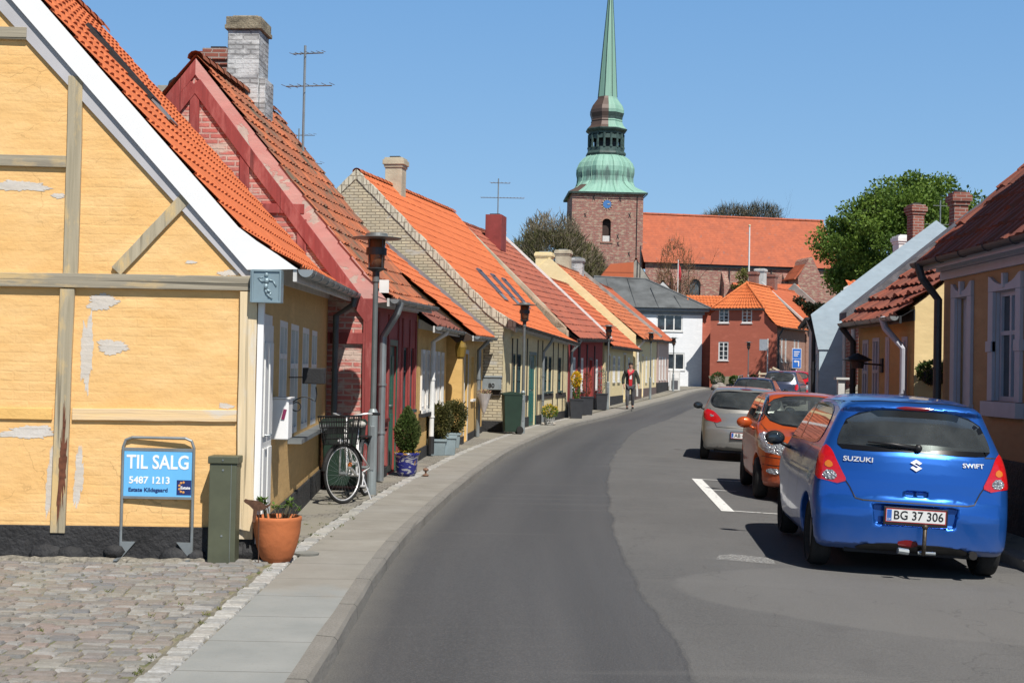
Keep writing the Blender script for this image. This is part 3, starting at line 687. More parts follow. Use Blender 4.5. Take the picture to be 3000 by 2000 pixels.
MSHEET = plain('white_board', (.80, .80, .80), .5, var=.02)

A1, B1 = (-2.07, 11.1), (-2.49, 18.4)
ops1 = [(.10, .82, .10, 2.02), (1.62, 2.30, 1.22, 2.10), (2.62, 3.42, .98, 2.10), (3.85, 4.62, .98, 2.10), (5.0, 5.72, .98, 2.10)]
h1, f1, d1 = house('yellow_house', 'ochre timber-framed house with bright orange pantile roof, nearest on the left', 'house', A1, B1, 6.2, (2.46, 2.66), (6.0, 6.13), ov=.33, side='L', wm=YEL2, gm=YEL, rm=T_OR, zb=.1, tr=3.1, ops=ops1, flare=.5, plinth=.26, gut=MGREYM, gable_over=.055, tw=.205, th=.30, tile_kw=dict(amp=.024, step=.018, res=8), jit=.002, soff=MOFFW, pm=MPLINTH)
def g1(t, z, o=0.): return f1.p(-o, t, z)
def beam(root, g, a, b, w, mat, th=.035, o=0., name='timber', jag=.006, n=6):
    th = th + random.uniform(.0, .006)
    """flat timber on a gable: a, b in (t, z), width w"""
    a = np.array(a, float); b = np.array(b, float); d = (b - a) / np.linalg.norm(b - a); p = np.array((-d[1], d[0])) * w / 2
    mb = MB(); Lf = []; Rt = []
    for k in range(n + 1):
        c = a + (b - a) * k / n; Lf.append(c - p + p * random.uniform(-jag, jag) * 8); Rt.append(c + p + p * random.uniform(-jag, jag) * 8)
    poly = Lf + Rt[::-1]; mb.prism([g(q[0], q[1], o) for q in poly], -(g(0, 0, 0) - g(0, 0, 1)).normalized() * (-1) * 0 + (g(0, 0, th) - g(0, 0, 0)))
    return mb.build(name, mat, root, bevel=.004)
beam(h1, g1, (1.55, .30), (1.52, 2.26), .115, TIMB)
beam(h1, g1, (1.50, 2.38), (1.50, 3.98), .115, TIMB, th=.03)
beam(h1, g1, (.065, .27), (.075, 2.27), .135, TIMBW, th=.04)
beam(h1, g1, (.0, 2.335), (6.1, 2.30), .115, TIMBH, th=.045)
beam(h1, g1, (1.56, 3.285), (4.4, 3.27), .095, TIMBH, th=.028)
beam(h1, g1, (.15, 1.26), (1.46, 1.255), .095, TIMBWH, th=.022)
beam(h1, g1, (1.62, 1.25), (6.0, 1.25), .09, plaster('ochre_rail', (.78, .50, .18), (.72, .42, .13), bump=.01, courses=False), th=.02)
beam(h1, g1, (1.14, 2.41), (.60, 3.02), .10, TIMB, th=.032)
beam(h1, g1, (1.9, 4.31), (3.9, 4.31), .10, TIMBH, th=.03)
beam(h1, g1, (4.6, .3), (4.6, 4.0), .115, TIMB, th=.03); beam(h1, g1, (3.05, .30), (3.05, 4.9), .115, TIMB, th=.03)
# patches where the ochre wash has come off, and a rust streak on the post: worn shapes of their own
def blob(root, g, c, rx, rz, mat, o=.003, n=60, seed=1, name='bare_patch', rough=.35):
    rs = random.Random(seed); mb = MB(); pts = []; ph = [rs.uniform(0, 6.28) for _ in range(6)]
    for k in range(n * 2):
        t = 2 * math.pi * k / (n * 2); r = 1 + rough * (.5 * math.sin(2 * t + ph[0]) + .4 * math.sin(3 * t + ph[1]) + .3 * math.sin(5 * t + ph[2]) + .25 * math.sin(9 * t + ph[3]) + .18 * math.sin(14 * t + ph[4]) + .22 * math.sin(23 * t + ph[5]) + .2 * math.sin(41 * t + ph[0]) + rs.uniform(-.12, .12))
        pts.append(g(c[0] + rx * r * math.cos(t), c[1] + rz * r * math.sin(t), o))
    ctr = g(c[0], c[1], o); 
    for k in range(len(pts)): mb.face([ctr, pts[k], pts[(k + 1) % len(pts)]])
    ob = mb.build(name, mat, root)
    return ob
BARE = plaster('bare_limewash', (.60, .58, .56), (.56, .49, .40), bump=.008, courses=True)
for i, (c, rx, rz) in enumerate([((1.93, 3.08), .26, .055), ((1.62, 3.01), .06, .03), ((1.25, 2.16), .16, .075), ((1.16, 1.80), .17, .065), ((1.36, 1.75), .055, .40), ((.52, 2.88), .10, .04), ((.24, 2.42), .11, .03), ((1.80, 1.10), .28, .06), ((1.62, .70), .045, .32), ((1.40, .75), .045, .30), ((.55, 2.50), .05, .018), ((.24, 1.34), .07, .03), ((.45, .30), .16, .05), ((1.75, .33), .2, .025), ((1.0, .34), .3, .02)]):
    blob(h1, g1, c, rx * .78, rz * .8, BARE, seed=i + 3, rough=.28)
blob(h1, g1, (1.52, .85), .026, .40, plain('rust_stain', (.17, .06, .03), .9, var=.3, sc=20), o=.046, seed=44, name='rust_stain', rough=.5)
# irregular boulders and tar along the foot of the gable
pb = MB(); random.seed(5)
for t in np.arange(.0, 6.0, .16):
    if random.random() < .45: continue
    tt = t + random.uniform(-.04, .04); r = random.uniform(.06, .12); pb.ball(g1(tt, .13 + random.uniform(-.02, .03), .02), r * 1.3, .05 + random.uniform(0, .03), r * .8, 8)
pb.build('plinth_stones', MPLINTH, h1, smooth=True)
sd = MB(); 
for t in np.arange(-.1, 6.2, .1): r = random.uniform(.05, .13); sd.ball(g1(t, .085, .07 + random.uniform(-.05, .06)), r * 1.2, r * .9, .022 + random.uniform(0, .02), 8)
o = sd.build('sand_drift', plain('sand', (.36, .33, .27), .95, var=.3, sc=30, bump=.01), smooth=True); tag(o, kind='structure'); 
# verge: white bargeboard following the flared eave, grey board beneath
pn = d1['pn']; (t1, z1), (t2, z2) = pn[3], pn[4]; mm = (z2 - z1) / (t2 - t1)
line = lambda t, dz: z1 + mm * (t - t1) - dz
gv = lambda t, z, o=0.: f1.p(-.006 - o, t, z)
dz = .235; te = t1 + (pn[0][1] - .015 - z1 + dz) / mm
white = [(pn[0][0] + .01, pn[0][1] - .0)] + [(a, b + .022) for a, b in pn[1:]] + [(t2, z2 - dz), (te, pn[0][1] - .015)]
mb = MB(); mb.prism([gv(t, z, .026) for t, z in white], f1.u * -.03); mb.build('bargeboard', MSHEET, h1)
tb = te - .0; dz2 = dz + .235
mb = MB(); tlo = .045; mb.prism([gv(te, line(te, dz + .004)), gv(t2, line(t2, dz + .004)), gv(t2, line(t2, dz2)), gv(.03, max(line(.03, dz2), 2.285)), gv(.0, 2.33), gv(.0, line(te, dz + .004))], f1.u * -.022); mb.build('verge_board', BOARD, h1)
# street front
o1 = f1.p(0, 0, 0)
door(h1, o1, f1.u, f1.n, ops1[0], MWHITE, inset=-.035, panels=2, frame=MWHITE)
for q in ops1[1:]: window(h1, o1, f1.u, f1.n, q, nx=2, ny=2, inset=.0, sill=False, fw=.06, mat=MWHITE, curtain=.25)
mb = MB(); mb.obox(f1.p(2.5, -.14, .90), f1.u * 4.6, f1.n * .138, UP * .045); mb.build('window_ledge', MGREYM, h1)
mb = MB(); mb.obox(f1.p(-.02, -.05, .14), f1.u * .075, f1.n * .048, UP * 2.15); mb.build('corner_board', MSHEET, h1)
pipe(h1, [f1.p(7.0, -.38, 2.62), f1.p(7.0, -.36, 2.50), f1.p(7.2, -.12, 2.36), f1.p(7.2, -.12, .16)], .042, plain('shaded_pipe', (.10, .12, .13), .5, .3))  # pipe colour darkened to carry the shade it stands in
skylight(h1, d1['P'], .40, .52, .72, .06, None)
# red gable house -------------------------------------------------------------
RBR = brick('washed_brick', (.52, .14, .12), (.60, .23, .19), (.60, .42, .36), wash=(.66, .50, .42), wamt=.10, bump=.018, ms=.014)
RBF = plain('red_panel', (.34, .05, .042), .7, var=.12, sc=3)
RPK = plaster('pink_verge', (.52, .22, .20), (.58, .36, .32), patch=(.55, .48, .42), amt=.05, bump=.006, courses=False)
RTIM = wood('red_timber', (.30, .055, .05), (.22, .04, .038), (.36, .10, .09), bump=.006)
A2, B2 = (-1.90, 18.43), (-1.60, 22.9)
ops2 = [(.75, 1.35, .95, 2.05), (1.55, 2.25, .12, 2.0), (2.9, 3.5, 1.0, 2.0), (3.7, 4.2, 1.0, 2.0)]
h2, f2, d2 = house('red_house', 'dark red timber-framed house with exposed pink brick gable and tall whitewashed chimney', 'house', A2, B2, 5.1, (2.60, 2.70), (5.86, 5.95), ov=.26, side='L', wm=RBF, gm=RBR, rm=T_OLD, tr=2.5, ops=ops2, flare=.3, plinth=.14, gut=MGREYM, gable_over=.05, tw=.20, th=.27, jit=.008, tile_kw=dict(amp=.026, step=.020), sag=.03, soff=MOFFW)
def g2(t, z, o=0.): return f2.p(-o, t, z)
pn2 = d2['pn']; sl2 = (pn2[-1][1] - pn2[3][1]) / (pn2[-1][0] - pn2[3][0]); zl = lambda t, dz: pn2[3][1] + sl2 * (t - pn2[3][0]) - dz
mb = MB(); mb.prism([g2(-.22, 2.56, .03), g2(2.5, 5.84, .03), g2(2.5, zl(2.5, .24), .03), g2(.06, zl(.06, .28), .03)], f2.u * .045); mb.build('verge', RPK, h2)
mb = MB(); zr_ = lambda t, dz: 5.84 - (t - 2.5) * 1.26 - dz; mb.prism([g2(2.5, 5.84, .03), g2(5.1, zr_(5.1, 0), .03), g2(5.1, zr_(5.1, .24), .03), g2(2.5, zl(2.5, .24), .03)], f2.u * .045); mb.build('verge', RTIM, h2)
beam(h2, g2, (2.5, zl(2.5, .36)), (.0, zl(0, .42)), .17, RTIM, th=.045)
beam(h2, g2, (2.5, zr_(2.5, .36)), (4.9, zr_(4.9, .36)), .16, RTIM, th=.045)
beam(h2, g2, (2.5, 3.2), (2.5, 5.40), .13, RTIM); beam(h2, g2, (1.79, 3.4), (1.79, 4.62), .13, RTIM, th=.032); beam(h2, g2, (.98, 2.9), (.98, 3.66), .13, RTIM, th=.032); beam(h2, g2, (3.2, 2.5), (3.2, 4.6), .13, RTIM, th=.032)
beam(h2, g2, (.95, 3.80), (4.1, 3.80), .13, RTIM, th=.04)
beam(h2, g2, (.0, 2.06), (5.0, 2.06), .15, RTIM, th=.04); beam(h2, g2, (0.02, .2), (0.02, 2.6), .17, RTIM, th=.045); beam(h2, g2, (.85, .2), (.85, 2.0), .13, RTIM)
mb = MB()
for s_ in (0.02, .5, 1.42, 2.36, 2.8, 3.6, 4.3): mb.obox(f2.p(s_, -.02, .25), f2.u * .11, f2.n * .018, UP * 2.2)
mb.obox(f2.p(0, -.03, .80), f2.u * 1.40, f2.n * .028, UP * .10); mb.obox(f2.p(2.48, -.03, .80), f2.u * 1.95, f2.n * .028, UP * .10)
mb.build('timber', RTIM, h2)
o2 = f2.p(0, 0, 0)
for i in (0, 2, 3): window(h2, o2, f2.u, f2.n, ops2[i], mat=MREDBR if i == 0 else MDKTEAL, inset=.03, fw=.04, nx=2, ny=2, curtain=.3)
door(h2, o2, f2.u, f2.n, ops2[1], MGREEN, inset=.03, panels=2, frame=MGREEN)
mp = plain('panel_pink', (.50, .15, .13), .7, var=.1)
mb = MB(); 
for a, b in ((.62, 1.0), (1.06, 1.38), (2.92, 3.25)): mb.obox(f2.p(a, -.014, .27), f2.u * (b - a), f2.n * .013, UP * .50)
mb.build('lower_panel', mp, h2)
pipe(h2, [f2.p(.30, -.35, 2.58), f2.p(.30, -.30, 2.42), f2.p(.38, -.10, 2.10), f2.p(.38, -.10, .12)], .05, MGREYM)
CHW = brick('whitewashed_chimney', (.34, .35, .36), (.42, .42, .41), (.22, .22, .22), wash=(.62, .63, .63), wamt=.12, bump=.02)
CHR = brick('chimney_brick', (.30, .09, .06), (.22, .07, .05), (.36, .30, .26), bump=.01)
CHC = plain('lichen_stone', (.36, .31, .22), .95, var=.35, sc=5, bump=.02)
ang2 = math.atan2(f2.u.y, f2.u.x)
def big_chimney():
    c = f2.p(2.75, 2.52, 0); x = f2.u; y = f2.n; m_ = MB()
    def blk(mb, w, d, a, b, ox=0, oy=0): o = c + x * (ox - d / 2) + y * (oy - w / 2); mb.obox(o + UP * a, x * d, y * w, UP * (b - a))
    blk(m_, .50, .60, 5.0, 6.86); blk(m_, .10, .52, 4.6, 6.12, 0, -.302)
    C = m_.build('chimney', CHW, h2, bevel=.015)
    k = MB(); blk(k, .58, .70, 6.862, 6.93); blk(k, .55, .66, 6.93, 7.06); blk(k, .4, .45, 7.06, 7.10); k.build('chimney_cap', CHC, C, bevel=.01)
big_chimney()
chimney(h2, f2.p(3.9, 3.3, 0), .42, .42, 4.6, 6.86, CHR, ang2, capm=MBLACK)
k_ = MB(); c_ = f2.p(4.2, 4.15, 0); k_.obox(c_ + UP * 4.0, f2.u * .3, f2.n * .3, UP * 2.35); K = k_.build('chimney', plain('rendered_vent', (.40, .38, .33), .9, var=.2), h2); k_ = MB(); k_.lathe([(.27, 6.35), (.25, 6.42), (.16, 6.5), (0, 6.53)], (c_.x + .1, c_.y + .15, 0), 10); k_.build('chimney_cap', MBLACK, K)
# small cream house with white windows -----------------------------------------
CRM = plaster('cream_plaster', (.72, .60, .34), (.66, .54, .30), bump=.004, courses=False)
OCH = plaster('ochre_smooth', (.66, .43, .16), (.60, .38, .13), bump=.004, courses=False)
A3, B3 = (-1.58, 22.95), (-1.36, 28.4)
ops3 = [(.5, 1.0, .95, 2.0), (1.3, 1.8, .95, 2.0), (2.5, 3.0, .95, 2.0), (3.3, 3.8, .95, 2.0), (4.2, 4.7, .95, 2.0)]
h3, f3, d3 = house('cream_cottage', 'low cream cottage with white casement windows under mossy brown tiles, beside the red house', 'house', A3, B3, 4.6, (2.38, 2.44), (4.3, 4.4), ov=.30, side='L', wm=OCH, rm=T_BR, tr=2.3, ops=ops3, plinth=.2, gut=MGREYM, tw=.24, th=.34, jit=.014, soff=MOFFW, gable_over=.02)
o3 = f3.p(0, 0, 0)
for q in ops3: window(h3, o3, f3.u, f3.n, q, inset=-.03, fw=.07, curtain=.3)
mb = MB(); mb.obox(f3.p(.3, -.1, .84), f3.u * 4.7, f3.n * .098, UP * .06); mb.build('window_ledge', MBLACK, h3)
pipe(h3, [f3.p(1.6, -.36, 2.40), f3.p(1.6, -.32, 2.3), f3.p(1.6, -.10, 2.15), f3.p(1.6, -.10, .14)], .045, MWHITE, low=.32, lmat=MBLACK)
# ochre house with the wide orange roof ------------------------------------------
A4, B4 = (-1.02, 28.5), (-.72, 34.1)
ops4 = [(.5, 1.3, .12, 2.0), (2.2, 2.9, 1.0, 1.95), (3.9, 4.9, .12, 2.0)]
h4, f4, d4 = house('ochre_cottage', 'ochre cottage standing proud of its neighbour, bright orange roof edged with grey lead', 'house', A4, B4, 4.6, (2.36, 2.46), (4.6, 4.7), ov=.26, side='L', wm=OCH, rm=T_OR, tr=2.5, ops=ops4, plinth=.16, gut=MGREYM, tw=.24, th=.34, soff=MOFFW, gable_over=.25, jit=.004)
o4 = f4.p(0, 0, 0)
door(h4, o4, f4.u, f4.n, ops4[0], MBROWNW, inset=.08, panels=2, frame=MOFFW); window(h4, o4, f4.u, f4.n, ops4[1]); door(h4, o4, f4.u, f4.n, ops4[2], MBROWNW, inset=.2, panels=2, frame=MBROWNW)
mb = MB(); pn4 = d4['pf']; mb.prism([f4.p(f4.L + .02, -.26, 2.46), f4.p(f4.L + .02, 2.5, 4.74), f4.p(f4.L + .02, 2.5, 4.86), f4.p(f4.L + .02, -.26, 2.60)], f4.u * .10); mb.build('lead_flashing', MGREYM, h4)
mb = MB(); mb.prism([f4.p(-.24, -.24, 2.30), f4.p(-.24, 2.5, 4.52), f4.p(-.24, 2.5, 4.36), f4.p(-.24, .1, 2.20)], f4.u * .03); mb.build('bargeboard', MBROWNW, h4)
pipe(h4, [f4.p(3.2, -.32, 2.40), f4.p(3.2, -.28, 2.3), f4.p(3.2, -.09, 2.12), f4.p(3.2, -.09, .12)], .05, MGREYM)
# cream brick house ---------------------------------------------------------------
CBR = brick('cream_brick', (.60, .52, .36), (.47, .42, .31), (.22, .18, .13), w=.235, h=.074, ms=.010, wash=(.56, .53, .46), wamt=.05, bump=.018)
CCP = brick('coping_brick', (.62, .58, .46), (.54, .50, .39), (.30, .26, .2), w=.12, h=.24, ms=.012, bump=.012)
CPL = plaster('cream_panel', (.74, .63, .38), (.70, .58, .34), bump=.003, courses=False)
TDK = wood('tarred_timber', (.045, .035, .03), (.03, .025, .02), bump=.003)
A5, B5 = (-.22, 34.34), (1.82, 44.8)
ops5 = [(1.35, 1.75, 1.05, 2.1), (1.95, 2.55, 1.05, 2.1), (3.8, 4.75, .12, 2.1), (6.1, 6.8, 1.05, 2.1), (7.0, 7.6, 1.05, 2.1), (8.9, 9.5, 1.05, 2.1)]
h5, f5, d5 = house('cream_brick_house', 'house with weathered cream brick gable, three roof windows and wide orange roof', 'house', A5, B5, 7.9, (2.82, 2.60), (6.72, 6.92), ov=.32, side='L', wm=CPL, gm=CBR, rm=T_OR, tr=3.95, ops=ops5, flare=.8, plinth=.28, gut=MDKGUT, gable_over=.0, tw=.23, th=.36, jit=.003, tile_kw=dict(step=.013, amp=.018), soff=MOFFW, pm=MPLINTH)
o5 = f5.p(0, 0, 0)
def g5(t, z, o=0.): return f5.p(-o, t, z)
for i in (0, 1, 3, 4, 5): window(h5, o5, f5.u, f5.n, ops5[i], mat=MDKTEAL, inset=.02, fw=.04, nx=2, ny=3, curtain=.3)
door(h5, o5, f5.u, f5.n, ops5[2], MTEAL, inset=.04, panels=2, frame=MTEAL)
mb = MB()
for s_ in (1.15, 1.82, 2.7, 3.3, 5.0, 5.8, 7.75, 8.7, 9.7): mb.obox(f5.p(s_, -.015, .4), f5.u * .10, f5.n * .013, UP * 2.15)
for a, b in ((1.1, 3.6), (5.0, 7.9), (8.4, 10.4)): mb.obox(f5.p(a, -.022, .84), f5.u * (b - a), f5.n * .02, UP * .14)
mb.build('timber', TDK, h5)
def coping(root, g, pn, W_, tr, mat, w=.24, lift=.06, up=.16, name='gable_coping', block=.3):
    """brick-on-edge blocks along the verge"""
    mb = MB(); L = math.hypot(tr - 0, pn[-1][1] - pn[0][1]); n = int(plen(pn) / block)
    for sgn in (0, 1):
        for k in range(n):
            a = along(pn, k / n); b = along(pn, (k + .93) / n)
            if sgn: a = (2 * tr - a[0], a[1]); b = (2 * tr - b[0], b[1])
            j = random.uniform(-.012, .012)
            mb.prism([g(a[0], a[1] - w + j, .03), g(b[0], b[1] - w + j, .03), g(b[0], b[1] + lift + j, .03), g(a[0], a[1] + lift + j, .03)], (g(0, 0, 0) - g(0, 0, up)))
    return mb.build(name, mat, root, bevel=.006)
coping(h5, g5, d5['pn'], 7.9, 3.95, CCP, w=.2, lift=.05, up=.2, block=.26)
for a in (.42, .60, .76): skylight(h5, d5['P'], a, .30, .46, .05, None, mat=plain('grey_skylight', (.12, .12, .15), .5))
mb = MB(); CHX = plain('cream_render', (.52, .46, .34), .9, var=.15, sc=2, bump=.01)
ang5 = math.atan2(f5.u.y, f5.u.x)
chimney(h5, f5.p(3.3, 3.85, 0), .48, .48, 6.2, 7.55, CHX, ang5, capm=MBLACK)
mb = MB(); mb.obox(f5.p(1.0, -.25, 2.5), f5.u * .35, f5.n * .24, UP * .05); mb.build('corbel', CPL, h5)
pipe(h5, [f5.p(5.55, -.36, 2.62), f5.p(5.55, -.3, 2.5), f5.p(5.5, -.09, 2.2), f5.p(5.5, -.09, .12)], .045, MGREYM)
# red rendered house ---------------------------------------------------------------
A6, B6 = (1.86, 44.95), (3.62, 54.35)
REDW = plaster('red_render', (.42, .06, .05), (.36, .05, .045), bump=.003, courses=False)
T_RB = tiles('redbrown_tiles', ((.42, .125, .075), (.31, .095, .06), (.20, .085, .065)), var=.6, grime=.5, course=.25)
T_OR2 = tiles('orange_tiles_old', ((.54, .14, .06), (.42, .105, .045), (.34, .10, .05)), var=.5, grime=.35, course=.5)
ops6 = [(1.1, 1.9, .95, 2.15), (3.2, 3.95, .95, 2.15), (5.4, 6.3, .1, 2.1), (7.4, 8.2, .95, 2.15)]
h6, f6, d6 = house('red_rendered_house', 'dark red rendered house with long white-curtained windows and red-brown roof behind a pale parapet', 'house', A6, B6, 8.2, (2.74, 2.95), (6.70, 6.95), ov=.34, side='L', wm=REDW, gm=CHX, rm=T_RB, tr=4.1, ops=ops6, plinth=.5, gut=MDKGUT, tw=.26, th=.36, jit=.008, soff=MDKGUT, gable_over=.0)
def g6(t, z, o=0.): return f6.p(-o, t, z)
mb = MB(); pn6 = d6['pn']; mb.prism([g6(.08, 2.6), g6(.08, 3.12), g6(4.1, 6.98), g6(8.1, 3.12), g6(8.1, 2.6)], f6.u * .34); mb.build('parapet', CHX, h6)
o6 = f6.p(0, 0, 0)
for i in (0, 1, 3): window(h6, o6, f6.u, f6.n, ops6[i], mat=MWHITE, inset=.02, fw=.09, pm=MCURT if i < 2 else None, curtain=.4, sillm=MBLACK)
door(h6, o6, f6.u, f6.n, ops6[2], MBROWNW, frame=MREDBR)
mb = MB(); 
for s_ in (.5, 2.3, 2.6, 4.6, 6.8): mb.obox(f6.p(s_, -.03, .15), f6.u * .22, f6.n * .028, UP * 2.5)
mb.build('pilaster', plain('dark_pilaster', (.05, .02, .02), .8), h6)
chimney(h6, f6.p(4.4, 3.4, 0), .95, .6, 6.0, 7.30, plain('red_chimney', (.26, .045, .04), .8, var=.15, sc=3, bump=.01), math.atan2(f6.u.y, f6.u.x), cap=False, capm=MDKGUT)
mb = MB(); mb.prism([f6.p(f6.L - .05, -.36, 2.98), f6.p(f6.L - .05, 4.1, 7.02), f6.p(f6.L - .05, 4.1, 7.14), f6.p(f6.L - .05, -.36, 3.08)], f6.u * .09); mb.lathe([(.0, 7.05), (.13, 7.08), (.16, 7.2), (.12, 7.3), (.16, 7.36), (.05, 7.45), (0, 7.47)], (f6.p(f6.L, 4.15, 0).x, f6.p(f6.L, 4.15, 0).y, 0), 10); mb.build('verge_board', MWHITE, h6)
pipe(h6, [f6.p(.18, -.40, 2.72), f6.p(.18, -.34, 2.6), f6.p(.16, -.09, 2.3), f6.p(.16, -.09, .5), f6.p(.2, -.22, .14)], .05, MGREYM)
# little orange-roofed house ----------------------------------------------------------
A7, B7 = (3.70, 54.5), (5.70, 64.1)
ops7 = [(1.0, 1.7, .1, 2.2), (2.6, 3.3, 1.1, 2.2), (4.2, 4.9, 1.1, 2.2), (6.2, 7.0, .3, 2.3), (7.8, 8.4, 1.1, 2.2)]
ops7 = [(a, b, c + .17, d + .15) for a, b, c, d in ops7]
h7, f7, d7 = house('small_cream_house', 'small cream house with plain orange roof between the red rendered house and the yellow gable', 'house', A7, B7, 6.4, (2.70, 2.72), (5.62, 5.75), ov=.34, side='L', wm=CRM, rm=T_OR2, tr=3.2, ops=ops7, plinth=.4, gut=MDKGUT, tw=.26, th=.36, soff=MDKGUT, gable_over=.05)
o7 = f7.p(0, 0, 0)
for i in (1, 2, 4): window(h7, o7, f7.u, f7.n, ops7[i], inset=-.01, fw=.08, curtain=.4)
door(h7, o7, f7.u, f7.n, ops7[0], MDKGUT, frame=MOFFW); door(h7, o7, f7.u, f7.n, ops7[3], MBROWNW, frame=MOFFW)
# pale yellow gable house --------------------------------------------------------------
PYE = plaster('pale_yellow', (.80, .66, .38), (.76, .62, .35), bump=.003, courses=False)
PNK = plaster('pale_pink', (.62, .46, .40), (.58, .43, .37), bump=.003, courses=False)
A8, B8 = (5.82, 64.45), (8.1, 76.4)
ops8 = [(1.2, 2.0, 1.1, 2.4), (3.6, 4.3, .5, 2.5), (5.6, 6.3, 1.2, 2.5), (7.8, 8.5, 1.2, 2.5), (10., 10.7, 1.2, 2.5)]
T_OR3 = tiles('orange_patched', ((.56, .17, .07), (.40, .12, .055), (.28, .11, .06)), var=.8, grime=.5, course=.4)
h8, f8, d8 = house('pale_yellow_house', 'house showing a plain pale yellow gable with cream chimney at its peak', 'house', A8, B8, 8.4, (3.22, 3.5), (6.85, 7.1), ov=.36, side='L', wm=PYE, rm=T_OR3, tr=4.2, ops=ops8, plinth=.5, gut=MDKGUT, tw=.26, th=.36, jit=.012, soff=MDKGUT, gable_over=-.05, pm=plain('brown_plinth', (.14, .10, .09), .9))
mb = MB(); mb.prism([f8.p(-.02, -.02, 2.0), f8.p(-.02, -.02, 3.45), f8.p(-.02, 4.2, 7.08), f8.p(-.02, 8.4, 3.45), f8.p(-.02, 8.4, 2.0)], f8.u * .28); mb.build('parapet', PYE, h8)
mb = MB(); mb.prism([f8.p(f8.L, -.02, 3.3), f8.p(f8.L, -.3, 3.75), f8.p(f8.L, 4.2, 7.38), f8.p(f8.L, 8.4, 3.6), f8.p(f8.L, 8.4, 3.0)], f8.u * .3); mb.build('far_parapet', plain('grey_cement', (.36, .36, .34), .95, var=.25, sc=2), h8)
o8 = f8.p(0, 0, 0)
for i in (0, 2, 3, 4): window(h8, o8, f8.u, f8.n, ops8[i], inset=-.01, fw=.09)
door(h8, o8, f8.u, f8.n, ops8[1], MOFFW, frame=MOFFW)
a8 = math.atan2(f8.u.y, f8.u.x)
chimney(h8, f8.p(.45, 4.5, 0), .75, .75, 5.6, 7.35, PYE, a8, capm=MGREYM)
chimney(h8, f8.p(6.5, 4.5, 0), .75, .75, 6.4, 8.0, CHX, a8, capm=MGREYM); chimney(h8, f8.p(10.2, 4.3, 0), .7, .7, 6.4, 7.9, CHW, a8, capm=MGREYM)
pipe(h8, [f8.p(.3, -.4, 3.2), f8.p(.3, -.09, 2.8), f8.p(.3, -.09, .55)], .06, MOFFW)
# last house on the left, pinkish -----------------------------------------------------------
A9, B9 = (8.2, 76.7), (9.70, 84.4)
ops9 = [(1.0, 1.7, 1.3, 2.6), (2.9, 3.6, 1.3, 2.6), (5.0, 5.7, 1.3, 2.6)]
h9, f9, d9 = house('pink_cottage', 'last cottage on the left, pale pink front and short orange roof before the white house', 'house', A9, B9, 7.2, (3.45, 3.6), (6.7, 6.8), ov=.36, side='L', wm=PNK, rm=T_OR2, tr=3.6, ops=ops9, plinth=.6, gut=MDKGUT, geo=False, tw=.26, th=.36, soff=MDKGUT)
for q in ops9: window(h9, f9.p(0, 0, 0), f9.u, f9.n, q, inset=-.01, fw=.09)
# ------------------------------------------------------------------ right side of the street
OBR = plaster('brown_ochre', (.40, .25, .125), (.35, .215, .105), bump=.003, courses=False)
LIL = plain('lilac_trim', (.44, .45, .50), .6, var=.05)
T_RD = tiles('right_tiles', ((.29, .085, .052), (.19, .065, .046), (.11, .065, .052)), moss=(.13, .11, .09), mamt=.03, var=.8, grime=.6)
E1A, E1B = (5.42, 11.2), (5.42, 17.15)
q1w = (3.42, 4.10, 1.44, 2.66); q1d = (4.98, 5.42, .12, 2.66)
r1, e1, de1 = house('brown_ochre_house', 'brown-ochre house with moulded white window and door surrounds, nearest on the right', 'house', E1A, E1B, 7.0, (3.12, 3.12), (6.72, 6.72), ov=.30, side='R', wm=OBR, rm=T_RD, tr=3.5, ops=[q1w, q1d], plinth=.78, gut=MDKGUT, tw=.24, th=.34, jit=.012, tile_kw=dict(amp=.025, step=.022), soff=LIL, gable_over=.1, far_over=.12, pm=MPLINTH)
oe = e1.p(0, 0, 0)
window(r1, oe, e1.u, e1.n, q1w, mat=LIL, inset=.045, fw=.055, nx=2, ny=2, sill=False)
door(r1, oe, e1.u, e1.n, q1d, LIL, inset=.07, panels=2)
def surround(root, f, q, name='surround', sill=True):
    a, b, lo, hi = q; k = .15; mb = MB(); n = f.n * .04
    for x0 in (a - k, b): mb.obox(f.p(x0, -.04, lo - (.0 if sill else 0)), f.u * k, n, UP * (hi - lo)); mb.obox(f.p(x0 - (.03 if x0 < a else -.0), -.055, lo + (hi - lo) * .45), f.u * (k + .03), f.n * .054, UP * .12)
    for o_, w_, h_ in (((a + .001, .002, lo + .001), f.u * .006, UP * (hi - lo - .002)), ((b - .007, .002, lo + .001), f.u * .006, UP * (hi - lo - .002)), ((a + .008, .002, hi - .008), f.u * (b - a - .016), UP * .006)): mb.obox(f.p(*o_), w_, f.n * .04, h_)
    pts = [(a - k, hi + .002), (b + k, hi + .002), (b + k, hi + .18)]
    for i in range(9): t = i / 8; pts.append((b + k - .06 - (b - a + 2 * k - .12) * t, hi + .07 + .10 * abs(2 * t - 1) ** 2.4))
    pts.append((a - k, hi + .18)); mb.prism([f.p(x, -.042, z) for x, z in pts], f.n * .0415)
    mb.obox(f.p((a + b) / 2 - .03, -.06, hi + .03), f.u * .06, f.n * .058, UP * .16)
    if sill: mb.obox(f.p(a - k - .05, -.10, lo - .17), f.u * (b - a + 2 * k + .1), f.n * .098, UP * .165)
    mb.build(name, LIL, root, bevel=.006)
surround(r1, e1, q1w); surround(r1, e1, q1d, sill=False)
mb = MB(); 
for i, (o_, h_) in enumerate(((.05, .10), (.10, .05), (.17, .06))): mb.obox(e1.p(-.02, -o_, 2.91 + (0, .103, .155)[i]), e1.u * (e1.L + .04), e1.n * (o_ - .001), UP * (h_ - .002))
mb.build('cornice', LIL, r1)
